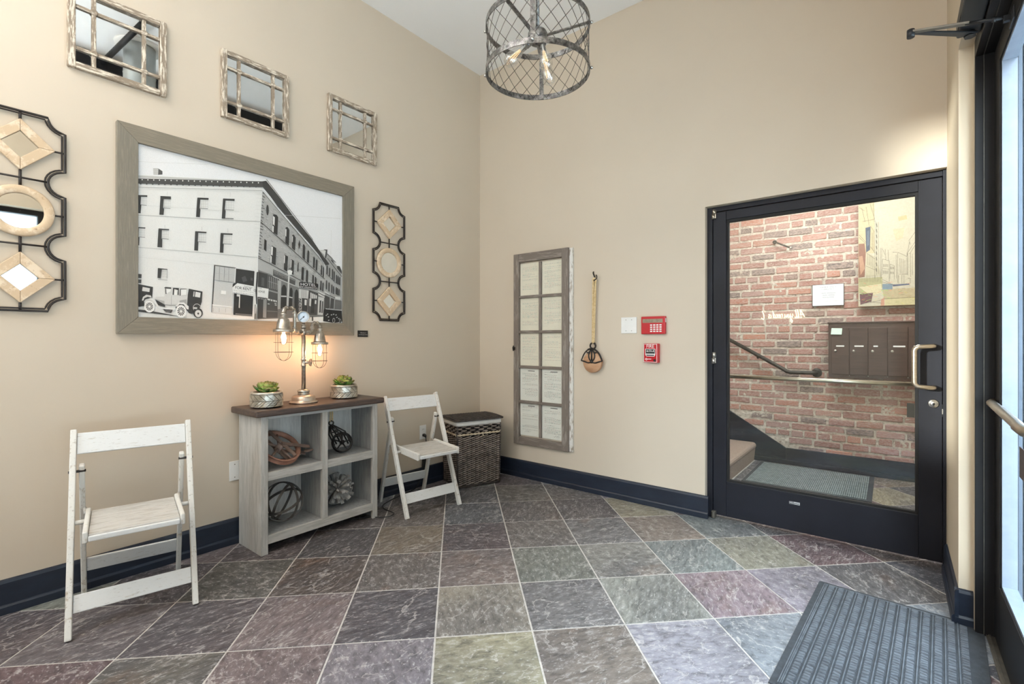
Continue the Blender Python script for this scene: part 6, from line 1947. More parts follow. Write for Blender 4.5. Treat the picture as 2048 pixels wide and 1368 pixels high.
obj('yoke', m, M['rust_wood'], pw)
m = MB(); p = A @ Vector((0.062, 0.178, 0)); m.tube([p + Vector((0.012 * math.cos(a), 0.026 * math.sin(a), 0.002 * math.sin(2 * a))) for a in [2 * PI * k / 16 for k in range(16)]], 0.007, 8, True); obj('eye_loop', m, M['rust_wood'], pw)
# black cast pulley hanging on a rope
hp = thing('hanging_pulley', 'black cast iron spoked pulley hanging on a rope inside the cabinet', 'pulley', (0.215, -1.668, 0.476))
A = T(0.0, 0.042, 0.068) @ RZ(math.radians(-14)) @ RY(math.radians(68))
m = MB(); ring_band(0.066, 0.055, 0.018, 36, A, 0, m); m.lathe([(0.066, -.014), (0.069, -.012), (0.069, -.009), (0.062, -.009)], 36, A); m.lathe([(0.066, .014), (0.069, .012), (0.069, .009), (0.062, .009)], 36, A); obj('wheel_rim', m, M['black_iron'], hp)
for k in range(5):
    m = MB()
    a = 2 * PI * k / 5 + 0.5; m.tube([A @ Vector((0.010 * math.cos(a), 0.010 * math.sin(a), 0)), A @ Vector((0.057 * math.cos(a), 0.057 * math.sin(a), 0))], 0.0048, 8); obj('spoke', m, M['black_iron'], hp)
m = MB(); m.lathe([(0.001, 0.022), (0.010, 0.022), (0.014, 0.014), (0.014, -0.014), (0.010, -0.022), (0.001, -0.022)], 14, A); obj('hub', m, M['black_iron'], hp)
m = MB(); top = Vector((0.0, -0.038, 0.192))
for s in (-1, 1):
    n_ = A.to_3x3() @ Vector((0, 0, s * 0.022)); c = A @ Vector((0, 0, 0)) + n_
    for yy in (-0.045, 0.0, 0.048):
        e = A @ Vector((0.01, yy, 0)) + n_
        mid = top.lerp(e, 0.5) + Vector((0, yy * 0.55, 0.012)) + n_ * 0.6
        m.tube([top + n_ * 0.5 + Vector((0, yy * 0.2, 0)), mid, e], 0.0052, 8)
    for f in (0.35, 0.6):
        m.tube([top.lerp(A @ Vector((0, -0.05, 0)), f) + n_, top.lerp(A @ Vector((0, 0.055, 0)), f) + n_], 0.0042, 6)
obj('pulley_cage', m, M['black_iron'], hp)
m = MB(); m.tube(arc_pts(top + Vector((0, 0, 0.018)), 0.014, 0, 2 * PI * 15 / 16, 15, (0.5, 0.85, 0)), 0.005, 8, True); obj('eye_ring', m, M['black_iron'], hp)
m = MB()
for s in (-1, 1): m.tube([top + Vector((0.003 * s, 0.006 * s, 0.026)), top + Vector((0.002, 0.007 * s, 0.075)), top + Vector((0.0, 0.008 * s, 0.108))], 0.0048, 8)
obj('rope', m, M['rope'], hp)
# orb of four wooden hoops
ob = thing('hoop_orb', 'open orb of dark grey wooden hoops in the lower cubby', 'ornament', (0.180, -2.015, 0.1068))
for k, (ax, tl, az, r) in enumerate(((0, 82, 20, 0.119), (0, 70, -48, 0.116), (0, 64, 78, 0.121), (0, 24, 15, 0.118))):
    A = T(0, 0, 0.130) @ RZ(math.radians(az)) @ RX(math.radians(tl))
    m = MB(); ring_band(r, r - 0.007, 0.014, 44, A, 0, m); obj('hoop', m, M['orb'], ob)
# ball of driftwood sticks
db = thing('driftwood_ball', 'spiky ball of grey driftwood blocks in the lower cubby', 'ornament', (0.175, -1.640, 0.1068))
rd = random.Random(9); C0 = Vector((0, 0, 0.118)); N = 66
for k in range(N):
    z = 1 - 2 * (k + 0.5) / N; a = k * 2.39996; q = math.sqrt(1 - z * z); d = Vector((q * math.cos(a), q * math.sin(a), z))
    d = (d + Vector((rd.uniform(-.12, .12), rd.uniform(-.12, .12), rd.uniform(-.12, .12)))).normalized()
    L = rd.uniform(0.094, 0.118); w_ = rd.uniform(0.017, 0.025)
    m = MB(); m.bar(C0 + d * 0.03, C0 + d * L, w_, w_ * rd.uniform(0.6, 0.9), (rd.uniform(-1, 1), rd.uniform(-1, 1), rd.uniform(-1, 1) + 0.01)); obj('stick', m, M['driftwood'], db)
m = MB(); m.ico((0, 0, 0.118), 0.036, 0, 2); obj('core', m, M['driftwood'], db)

# ---------------------------------------------------------------- herringbone pots with succulents
LEAF = None
def leaf_mesh():
    m = MB(); prof = [(0.0, 0.10), (0.25, 0.30), (0.55, 0.46), (0.80, 0.36), (0.95, 0.14), (1.0, 0.02)]
    vs = []
    for x, w_ in prof: vs += [(x, -w_, 0.20 * x * x + 0.10 * w_), (x, 0, 0.20 * x * x - 0.03), (x, w_, 0.20 * x * x + 0.10 * w_), (x, 0, 0.20 * x * x - 0.15 * w_ - 0.05)]
    fs = []
    for i in range(len(prof) - 1):
        for j in range(4): fs.append((i * 4 + j, i * 4 + (j + 1) % 4, (i + 1) * 4 + (j + 1) % 4, (i + 1) * 4 + j))
    m.add(vs, fs, smooth=True); me = m.mesh('leaf'); me.materials.append(M['leaf']); return me
LEAFME = leaf_mesh()
def pot(loc, label, lean, seed):
    t = thing('planter_pot', label, 'pot', loc, group='silver herringbone pots')
    R = 0.088; Hh = 0.094
    m = MB(); m.lathe([(0.001, 0.001), (R - 0.014, 0.001), (R - 0.005, 0.008), (R - 0.003, 0.020), (R - 0.003, Hh - 0.018), (R - 0.001, Hh - 0.008), (R - 0.008, Hh), (R - 0.016, Hh - 0.002), (R - 0.018, Hh - 0.024), (0.001, Hh - 0.024)], 40)
    obj('pot_body', m, M['mercury_dark'], t)
    m = MB(); m.lathe([(R - 0.0015, Hh - 0.013), (R + 0.001, Hh - 0.008), (R - 0.006, Hh + 0.0012), (R - 0.015, Hh - 0.001)], 40); obj('rim_band', m, M['mercury'], t)
    n = 15; m = MB(); z0, zm, z1 = 0.009, 0.009 + (Hh - 0.024) / 2, Hh - 0.015; dl = 0.40; wa = 2 * PI / n - 0.040
    for k in range(n):                                # two rows of slanted slats meeting in sideways chevrons
        for za, zb, s0, s1 in ((z0, zm - 0.0012, 0.0, dl), (zm + 0.0012, z1, dl, 0.0)):
            a0 = 2 * PI * k / n; vs = []; q = 3
            for i_ in range(q + 1):
                f = i_ / q
                for e_ in (0.0, 0.5, 1.0):
                    an = a0 + s0 + (s1 - s0) * f + wa * e_
                    for rr_ in (R - 0.004, R + 0.0022): vs.append((rr_ * math.cos(an), rr_ * math.sin(an), za + (zb - za) * f))
            fs = []
            for i_ in range(q):
                b0, b1 = i_ * 6, (i_ + 1) * 6
                fs += [(b0 + 1, b0 + 3, b1 + 3, b1 + 1), (b0 + 3, b0 + 5, b1 + 5, b1 + 3), (b0, b0 + 1, b1 + 1, b1), (b0 + 5, b0 + 4, b1 + 4, b1 + 5)]
            fs += [(0, 2, 3, 1), (2, 4, 5, 3), (q * 6, q * 6 + 1, q * 6 + 3, q * 6 + 2), (q * 6 + 2, q * 6 + 3, q * 6 + 5, q * 6 + 4)]
            m.add(vs, fs)
    o = obj('herringbone_relief', m, M['mercury'], t, fixn=True)
    m = MB(); m.lathe([(0.001, Hh - 0.020), (R - 0.018, Hh - 0.022)], 24); obj('soil', m, M['soil'], t)
    r = random.Random(seed); pl = thing('succulent_plant', label.replace('herringbone pot', 'succulent').split(' with ')[0], 'plant', (loc[0], loc[1], loc[2] + Hh - 0.021), group='small succulents in pots')
    for ring, (cnt, el, L, zz) in enumerate(((11, 20, 0.072, 0.004), (13, 36, 0.064, 0.012), (12, 50, 0.054, 0.022), (10, 62, 0.046, 0.030), (7, 78, 0.036, 0.036))):
        for k in range(cnt):
            a = 2 * PI * k / cnt + ring * 0.4 + r.uniform(-.2, .2)
            o = bpy.data.objects.new('leaf', LEAFME); COL.objects.link(o); o.parent = pl
            o.location = (0.010 * math.cos(a), 0.010 * math.sin(a), 0.006 + zz)
            s = L * r.uniform(0.85, 1.15); o.scale = (s, s * 0.95, s)
            o.rotation_euler = Vector((0, 0, 0)) if False else (r.uniform(-.3, .3), -math.radians(el + r.uniform(-8, 8)), a)
    m = MB(); m.tube([(0, 0, 0.0005), (0, 0, 0.045)], 0.008, 8); obj('stem', m, M['leaf'], pl)
    return t, pl
p1, s1 = pot((0.215, -2.128, TOPZ), 'silver herringbone pot on the cabinet at the end near the lone white chair', 0, 3)
p2, s2 = pot((0.165, -1.580, TOPZ), 'silver herringbone pot on the cabinet at the end near the wicker hamper', 0, 8)
s1['label'] = 'green succulent in the pot at the end near the lone white chair'
s2['label'] = 'olive green succulent in the pot at the end near the wicker hamper'

# ---------------------------------------------------------------- pipe lamp with gauge
LB = Vector((0.19, -1.885, TOPZ))
lp = thing('pipe_lamp', 'pewter pipe table lamp with pressure gauge and two caged bulbs on the cabinet', 'lamp', LB)
m = MB(); m.lathe([(0.001, 0.0), (0.084, 0.0), (0.086, 0.006), (0.082, 0.011), (0.074, 0.013), (0.072, 0.020), (0.071, 0.036), (0.064, 0.045), (0.045, 0.051), (0.036, 0.053), (0.001, 0.053)], 36); obj('lamp_base', m, M['copper'], lp)
m = MB(); m.lathe([(0.034, 0.053), (0.036, 0.060), (0.033, 0.064), (0.036, 0.069), (0.037, 0.076), (0.033, 0.082), (0.020, 0.087), (0.013, 0.088)], 24); obj('coupling', m, M['pipe'], lp)
m = MB(); m.tube([(0, 0, 0.086), (0, 0, 0.455)], 0.0125, 14); obj('post', m, M['pipe'], lp)
m = MB(); m.lathe([(0.013, 0.234), (0.0165, 0.234), (0.0165, 0.240), (0.0145, 0.242), (0.0145, 0.272), (0.0165, 0.274), (0.0165, 0.282), (0.013, 0.283)], 16)
vdir = Vector((0.75, 0.66, 0)).normalized()
m.tube([(0, 0, 0.258), vdir * 0.040 + Vector((0, 0, 0.258))], [0.011, 0.008], 10); obj('valve_tee', m, M['pipe'], lp)
m = MB(); c = vdir * 0.044 + Vector((0, 0, 0.258)); u = Vector((-vdir.y, vdir.x, 0))
m.tube([c + (u * math.cos(a) + Vector((0, 0, 1)) * math.sin(a)) * 0.021 * (1 + 0.10 * math.cos(5 * a)) for a in [2 * PI * k / 30 for k in range(30)]], 0.0038, 8, True)
for k in range(5):
    a = 2 * PI * k / 5; m.tube([c, c + (u * math.cos(a) + Vector((0, 0, 1)) * math.sin(a)) * 0.021], 0.0026, 6)
m.ico(tuple(c), 0.006); obj('valve_wheel', m, M['copper'], lp)
adir = Vector((0.06, -0.160, 0)).normalized()
def arm(sgn, reach, ztop, zcap, cone_r, nm):
    d = adir * sgn; zc = 0.452
    a1 = d * 0.078 ; a2 = d * reach
    pts = [Vector((0, 0, zc)), d * 0.058 + Vector((0, 0, zc)), d * 0.072 + Vector((0, 0, zc + 0.004)), a1 + Vector((0, 0, zc + 0.018)), a1 + Vector((0, 0, ztop - 0.018)), a1 + d * 0.005 + Vector((0, 0, ztop - 0.004)), a1 + d * 0.018 + Vector((0, 0, ztop)), a2 - d * 0.018 + Vector((0, 0, ztop)), a2 - d * 0.005 + Vector((0, 0, ztop - 0.005)), a2 + Vector((0, 0, ztop - 0.018)), a2 + Vector((0, 0, zcap + 0.002))]
    m = MB(); m.tube(pts, 0.0105, 12); obj('arm_pipe', m, M['pipe'], lp)
    m = MB()                                                  # threaded elbow collars
    for p, dr in ((d * 0.052 + Vector((0, 0, zc)), d), (a1 + Vector((0, 0, zc + 0.026)), Vector((0, 0, 1))), (a1 + Vector((0, 0, ztop - 0.026)), Vector((0, 0, 1))), (a1 + d * 0.024 + Vector((0, 0, ztop)), d), (a2 - d * 0.024 + Vector((0, 0, ztop)), d), (a2 + Vector((0, 0, ztop - 0.026)), Vector((0, 0, 1)))):
        m.tube([p - dr * 0.0045, p + dr * 0.0045], 0.0145, 12)
    obj('elbow_collar', m, M['pipe'], lp)
    r = cone_r; hc = r * 1.47; M_ = T(a2.x, a2.y, zcap)
    m = MB(); m.lathe([(0.0115, 0.034), (0.0165, 0.034), (0.0165, 0.022), (0.0145, 0.020), (0.0145, 0.014), (0.0195, 0.012), (0.0195, 0.001), (0.50 * r, -0.001), (0.55 * r, -0.10 * r), (0.66 * r, -0.62 * r), (0.72 * r, -1.02 * r), (0.76 * r, -1.14 * r), (0.99 * r, -1.17 * r), (1.04 * r, -1.22 * r), (1.04 * r, -1.42 * r), (0.99 * r, -1.47 * r), (0.82 * r, -1.44 * r), (0.60 * r, -0.62 * r), (0.001, -0.20 * r)], 32, M_)
    sh = obj('lamp_cap', m, M['pipe'], lp)
    zb = zcap - hc; Rg = r * 0.95; hl = r * 3.02
    m = MB()
    for k in range(2):
        a = PI * k / 2 + 0.5; uu = Vector((math.cos(a), math.sin(a), 0))
        pts = [a2 + uu * Rg + Vector((0, 0, zb)), a2 + uu * Rg + Vector((0, 0, zb - hl + Rg))]
        pts += [a2 + uu * (Rg * math.cos(q)) + Vector((0, 0, zb - hl + Rg - Rg * math.sin(q))) for q in [PI * i / 14 for i in range(1, 14)]]
        pts += [a2 - uu * Rg + Vector((0, 0, zb - hl + Rg)), a2 - uu * Rg + Vector((0, 0, zb))]
        m.tube(pts, 0.0013, 6)
    for z_ in (zb - hl * 0.36, zb - hl * 0.70):
        m.tube([a2 + Vector((Rg * math.cos(q), Rg * math.sin(q), z_)) for q in [2 * PI * i / 28 for i in range(28)]], 0.0013, 6, True)
    obj('wire_cage', m, M['wire'], lp)
    zt = zb + hc * 0.35
    m = MB(); m.lathe([(0.010, zt), (0.012, zt - 0.02), (0.019, zt - 0.045), (0.024, zt - 0.070), (0.023, zt - 0.088), (0.015, zt - 0.102), (0.001, zt - 0.108)], 20, T(a2.x, a2.y, 0)); bl = obj('bulb', m, M['bulb_glass'], lp)
    m = MB()
    for k in range(6):
        a = 2 * PI * k / 6; q = a2 + Vector((0.006 * math.cos(a), 0.006 * math.sin(a), 0))
        m.tube([q + Vector((0, 0, zt - 0.030)), q * 1.0 + Vector((0.004 * math.cos(a), 0.004 * math.sin(a), zt - 0.080))], 0.0013, 5)
    obj('filament', m, M['filament'], bl)
    L = bpy.data.lights.new('bulb_light', 'POINT'); L.energy = 3.2; L.color = (1.0, 0.53, 0.27); L.shadow_soft_size = 0.022
    lo = bpy.data.objects.new('bulb_light', L); COL.objects.link(lo); lo.parent = lp; lo.location = a2 + Vector((0, 0, zt - 0.062))
arm(1, 0.168, 0.597, 0.532, 0.057, 'near')
arm(-1, 0.150, 0.512, 0.448, 0.052, 'far')
m = MB(); m.lathe([(0.013, 0.430), (0.0175, 0.432), (0.0175, 0.472), (0.014, 0.474)], 16); m.tube([(0, 0, 0.47), (0, 0, 0.512)], 0.009, 12); m.tube([(0, 0, 0.478), (0, 0, 0.490)], 0.0145, 8); m.tube([(0, 0, 0.494), (0, 0, 0.502)], 0.0125, 8)
obj('cross_fitting', m, M['pipe'], lp)
gd = Vector((0.86, -0.50, 0.05)).normalized(); gq = gd.to_track_quat('Z', 'Y').to_matrix().to_4x4()
G = T(0, 0, 0.548) @ gq
m = MB(); m.lathe([(0.001, -0.026), (0.034, -0.026), (0.036, -0.020), (0.036, 0.010), (0.038, 0.013), (0.038, 0.018), (0.0335, 0.018), (0.033, 0.012)], 32, G); ga = obj('gauge', m, M['pipe'], lp)
m = MB(); m.lathe([(0.001, 0.0125), (0.0333, 0.0125)], 32, G); obj('dial', m, M['dial'], ga)
m = MB()
for k in range(21):
    a = math.radians(-50 + k * 14); c0, s0 = math.cos(a), math.sin(a); r0 = 0.025 if k % 5 else 0.022
    m.bar(G @ Vector((r0 * c0, r0 * s0, 0.0132)), G @ Vector((0.030 * c0, 0.030 * s0, 0.0132)), 0.0004, 0.0009, G.to_3x3() @ Vector((-s0, c0, 0)))
m.bar(G @ Vector((0.007, 0.006, 0.0142)), G @ Vector((-0.021, -0.019, 0.0142)), 0.0005, 0.0016, G.to_3x3() @ Vector((0.7, -0.7, 0))); m.lathe([(0.001, 0.0155), (0.004, 0.0150), (0.004, 0.0135)], 12, G)
obj('needle', m, M['black_plastic'], ga)

# ---------------------------------------------------------------- wicker hamper with lid
BX = thing('wicker_hamper', 'dark woven wicker hamper with white liner and lid in the corner', 'basket', (0.2515, -0.385, 0), math.radians(-21))
HW, HD, HB = 0.203, 0.150, 0.525
def hw(z): return HW * (0.955 + 0.045 * z / HB)
def hd(z): return HD * (0.955 + 0.045 * z / HB)
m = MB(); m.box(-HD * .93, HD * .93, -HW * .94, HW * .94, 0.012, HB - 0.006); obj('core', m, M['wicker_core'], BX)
strand = MB(); dark = MB(); rw = random.Random(4)
def strands(face, n_cols, rows, z0, z1, L, target, slope=1.0, flat=False):
    dz = (z1 - z0) / rows; du = L / n_cols
    for c in range(n_cols):
        for r in range(rows):
            if flat and (c + r) % 2: 
                continue
            off = 0.5 if (c % 2) else 0.0
            zc = z0 + (r + (0 if flat else off)) * dz + dz * 0.5
            if zc > z1 - dz * 0.2: continue
            u0 = -L / 2 + c * du - 0.004; u1 = u0 + du + 0.008
            hgt = dz * (0.46 if flat else 0.40) * rw.uniform(0.88, 1.1); dslope = 0 if flat else dz * 0.42 * slope
            K = 5; vs = []
            for i in range(K):
                f = i / (K - 1); u = u0 + (u1 - u0) * f; bul = math.sin(PI * f); z = zc + (f - 0.5) * 2 * dslope * 0.5
                for a in range(6):
                    g = 2 * PI * a / 6; o_ = 0.0015 + bul * 0.0075 + math.cos(g) * 0.0042
                    hh = hgt * (0.55 + 0.45 * bul)
                    vs.append(face(u, z + math.sin(g) * hh, o_))
            fs = [(i * 6 + a, i * 6 + (a + 1) % 6, (i + 1) * 6 + (a + 1) % 6, (i + 1) * 6 + a) for i in range(K - 1) for a in range(6)]
            target.add(vs, fs, smooth=True)
f_front = lambda u, z, o_: (hd(z) + o_ - 0.002, u * hw(z) / HW, z)
f_side = lambda u, z, o_: (u * hd(z) / HD, -hw(z) - o_ + 0.002, z)
f_back = lambda u, z, o_: (-hd(z) - o_ + 0.002, u * hw(z) / HW, z)
f_side2 = lambda u, z, o_: (u * hd(z) / HD, hw(z) + o_ - 0.002, z)
for fn, cols, L, tgt in ((f_front, 10, 2 * HW, strand), (f_side, 7, 2 * HD, strand), (f_side2, 7, 2 * HD, strand), (f_back, 10, 2 * HW, strand)):
    strands(fn, cols, 24, 0.020, 0.432, L, tgt)
    strands(fn, cols, 4, 0.456, 0.522, L, tgt, flat=True)
    strands(fn, cols, 4, 0.456, 0.522, L, tgt, flat=True)
o = obj('weave', strand, M['wicker'], BX, fixn=True); o['kind'] = 'stuff'
m = MB()
for fn, L in ((f_front, 2 * HW), (f_side, 2 * HD), (f_side2, 2 * HD), (f_back, 2 * HW)):
    for zz in (0.010, 0.020, 0.470, 0.516, 0.238):
        m.tube([fn(-L / 2 + L * i / 12, zz + 0.002 * math.sin(i * 2.1), 0.006 + 0.002 * math.sin(i * 3.0)) for i in range(13)], 0.0048 if zz < 0.1 else 0.003, 6)
obj('binding', m, M['wicker_dark'], BX)
for sx in (-1, 1):
    for sy in (-1, 1):
        m = MB(); m.tube([(sx * hd(z) , sy * hw(z), z) for z in (0.002, 0.1, 0.2, 0.3, 0.4, 0.522)], 0.0085, 8)
        for k in range(22): z = 0.02 + k * 0.0225; m.tube([(sx * hd(z), sy * hw(z), z - 0.005), (sx * hd(z), sy * hw(z), z + 0.006)], 0.0108, 8)
        obj('corner_post', m, M['wicker_dark'], BX)
m = MB()
for ph in (0, PI):
    pts = []
    for fn, L, n in ((f_front, 2 * HW, 40), (f_side2, -2 * HD, 28), (f_back, -2 * HW, 40), (f_side, 2 * HD, 28)):
        for i in range(n):
            u = -L / 2 + L * i / n; k = len(pts); pts.append(fn(u, 0.4465 + 0.0055 * math.sin(k * 0.9 + ph), 0.011 + 0.004 * math.cos(k * 0.9 + ph)))
    m.tube(pts, 0.0048, 6, True)
for q in ((-0.06, 0.05), (0.0, 0.0)):
    pass
for s, e in ((0.02, 0.045), (0.024, 0.002)): m.tube([f_front(0.022, 0.446, 0.017), f_front(s + 0.012, 0.430, 0.019), f_front(e, 0.418, 0.015)], 0.003, 6)
obj('jute_trim', m, M['jute'], BX)
m = MB(); vs = []
def rr(hx, hy, r, n=5):
    out = []
    for cx, cy, a0 in ((hx - r, hy - r, 0), (-hx + r, hy - r, PI / 2), (-hx + r, -hy + r, PI), (hx - r, -hy + r, 1.5 * PI)):
        for i in range(n): a = a0 + PI / 2 * i / (n - 1); out.append((cx + r * math.cos(a), cy + r * math.sin(a)))
    return out
rings = [(rr(HD + 0.004, HW + 0.004, 0.02), 0.519), (rr(HD + 0.012, HW + 0.012, 0.024), 0.527), (rr(HD + 0.012, HW + 0.012, 0.024), 0.548), (rr(HD + 0.008, HW + 0.008, 0.024), 0.558), (rr(HD - 0.01, HW - 0.01, 0.02), 0.559)]
n = len(rings[0][0]); vs = []; rl = random.Random(2)
for P_, z in rings: vs += [(a + rl.uniform(-.001, .001), b + rl.uniform(-.001, .001), z + rl.uniform(-.0015, .0015)) for a, b in P_]
m.add(vs, [(i * n + a, i * n + (a + 1) % n, (i + 1) * n + (a + 1) % n, (i + 1) * n + a) for i in range(len(rings) - 1) for a in range(n)], smooth=True)
obj('liner', m, M['cloth'], BX)
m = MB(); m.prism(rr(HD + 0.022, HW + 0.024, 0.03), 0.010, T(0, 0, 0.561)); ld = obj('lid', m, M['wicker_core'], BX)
m = MB(); rows = 15; LH, LWd = HD + 0.020, HW + 0.022
for k in range(rows):                                 # plaited strips across the lid
    x = -LH + 2 * LH * (k + 0.5) / rows; n_ = 34
    m.tube([(x, -LWd + 2 * LWd * i / n_, 0.5725 + 0.0022 * math.sin(PI * i + PI * k) + 0.006 * math.sin(PI * (k + .5) / rows)) for i in range(n_ + 1)], 0.0062, 6, flat=0.55)
for k in range(17):
    y = -LWd + 2 * LWd * (k + 0.5) / 17; n_ = 30
    m.tube([(-LH + 2 * LH * i / n_, y, 0.5728 + 0.003 * math.sin(PI * i + PI * k + PI) + 0.006 * math.sin(PI * i / n_)) for i in range(n_ + 1)], 0.0045, 6, flat=1.3)
o = obj('lid_weave', m, M['wicker_dark'], ld); o['kind'] = 'stuff'
m = MB(); pts = [(a, b, 0.567 + 0.001 * math.sin(i * 2.4)) for i, (a, b) in enumerate(rr(HD + 0.024, HW + 0.026, 0.03, 8))]; m.tube(pts, 0.0062, 6, True); obj('lid_rim', m, M['wicker_dark'], ld)

# ---------------------------------------------------------------- framed hotel photograph
FY0, FY1, FZ0, FZ1, FB = -2.797, -1.410, 1.273, 2.373, 0.089
FR = thing('framed_photograph', 'large grey wood framed black and white photograph of a corner hotel', 'picture', (0.001, (FY0 + FY1) / 2, FZ0))
hwf, hf = (FY1 - FY0) / 2, FZ1 - FZ0
def miter(nm, pts, mat):
    m = MB(); n = 4
    m.add([(0.0, y, z) for y, z in pts] + [(0.030, y, z) for y, z in pts], [(3, 2, 1, 0), (4, 5, 6, 7)] + [(i, (i + 1) % 4, 4 + (i + 1) % 4, 4 + i) for i in range(4)])
    obj(nm, m, mat, FR, 0.0015, fixn=True)
e = 0.0004
miter('frame_rail', [(-hwf, 0), (hwf, 0), (hwf - FB - e, FB - e), (-hwf + FB + e, FB - e)], M['grey_frame_h'])
miter('frame_rail', [(-hwf, hf), (hwf, hf), (hwf - FB - e, hf - FB + e), (-hwf + FB + e, hf - FB + e)], M['grey_frame_h'])
miter('frame_stile', [(-hwf, e), (-hwf, hf - e), (-hwf + FB, hf - FB - e), (-hwf + FB, FB + e)], M['grey_frame_v'])
miter('frame_stile', [(hwf, e), (hwf, hf - e), (hwf - FB, hf - FB - e), (hwf - FB, FB + e)], M['grey_frame_v'])
def print_sheet(parent, W_, H_, base, data, layers=0.000006, mat=None, M0=None, name='print', texts=()):
    """flat printed sheet in local (u right, v up) metres; data: (layer, ink, [(u,v)...])"""
    m = MB(); M0 = M0 or Matrix()
    m.add([M0 @ Vector(p) for p in ((0, 0, 0), (W_, 0, 0), (W_, H_, 0), (0, H_, 0))], [(0, 1, 2, 3)], 0, base)
    data = sorted(data, key=lambda q: q[0]); hgt = {}
    for rank, (L, ink, poly) in enumerate(data):
        zq = (rank + 2) * layers; hgt[L] = zq
        if isinstance(poly, str):
            q = [int(a) / 1e4 for a in poly.split()]; poly = list(zip(q[::2], q[1::2]))
        if isinstance(ink, (int, float)): ink = S(ink, ink, ink * 0.99)
        else: ink = S(*ink)
        poly = [(min(max(a, 0), W_), min(max(b, 0), H_)) for a, b in poly]
        ar = sum(poly[i - 1][0] * poly[i][1] - poly[i][0] * poly[i - 1][1] for i in range(len(poly)))
        if abs(ar) < 1e-9: continue
        if ar < 0: poly = poly[::-1]
        m.add([M0 @ Vector((a, b, zq)) for a, b in poly], [tuple(range(len(poly)))], 0, ink)
    for s_, (u, v), size, ang, ink, L, sx in texts:
        zt = max([h for k, h in hgt.items() if k <= L] or [0]) + layers * 0.5
        m.text(s_, M0 @ T(u, v, zt) @ RZ(ang), size, 0, S(*ink), 'CENTER', 0, sx)
    return obj(name, m, mat or M['print'], parent)
# wall-parallel sheet frame: u -> +y, v -> +z, out -> +x
LEFTWALL = Matrix(((0, 0, 1, 0), (1, 0, 0, 0), (0, 1, 0, 0), (0, 0, 0, 1)))
print_sheet(FR, 2 * (hwf - FB), hf - 2 * FB, S(233, 234, 236), PHOTO, 0.000006, M['print'], T(0.012, -hwf + FB, FB) @ LEFTWALL, 'photo_print', PHOTO_TXT)

# ---------------------------------------------------------------- window-pane mirrors
def pane_mirror(yc, zc, label):
    t = thing('window_mirror', label, 'mirror', (0.001, yc, zc - 0.203), group='square window-pane mirrors')
    a, h_ = 0.203, 0.406; b = 0.030
    wv, wh = M['window_wood'], M['window_wood_h']
    for y0, y1 in ((-a, -a + b), (a - b, a)):
        m = MB(); m.box(0, 0.030, y0, y1, 0, h_); obj('frame_stile', m, wv, t, 0.004)
    for z0, z1 in ((0, b), (h_ - b, h_)):
        m = MB(); m.box(0, 0.0295, -a + b, a - b, z0, z1); obj('frame_rail', m, wh, t, 0.004)
    q = 0.098; g_ = 0.0085
    for yy in (-a + q + 0.002, a - q - 0.002):
        m = MB(); m.box(0.008, 0.022, yy - g_, yy + g_, b, h_ - b); obj('muntin', m, wv, t, 0.003)
    for zz in (q + 0.002, h_ - q - 0.002):
        m = MB(); m.box(0.008, 0.0215, -a + b, a - b, zz - g_, zz + g_); obj('muntin', m, wh, t, 0.003)
    for yy in (-a + q + 0.002, a - q - 0.002):
        for zz in (q + 0.002, h_ - q - 0.002):
            m = MB(); m.lathe([(0.016, 0.0), (0.0155, 0.004), (0.009, 0.006), (0.006, 0.003), (0.001, 0.003)], 12, T(0.0205, yy, zz) @ RY(PI / 2)); obj('corner_boss', m, wh, t)
    ys = (-a + b, -a + q + 0.002, a - q - 0.002, a - b); zs = (b, q + 0.002, h_ - q - 0.002, h_ - b)
    for i in range(3):
        for j in range(3):
            m = MB(); m.box(0.006, 0.010, ys[i] + 0.001, ys[i + 1] - 0.001, zs[j] + 0.001, zs[j + 1] - 0.001); obj('pane', m, M['mirror'], t)
pane_mirror(-2.783, 2.777, 'square window-pane mirror with rustic frame, highest above the grey framed photograph, reflecting a duct')
pane_mirror(-2.100, 2.778, 'middle one of the three square rustic window-pane mirrors')
pane_mirror(-1.411, 2.788, 'square rustic window-pane mirror nearest the corner, last of the three')

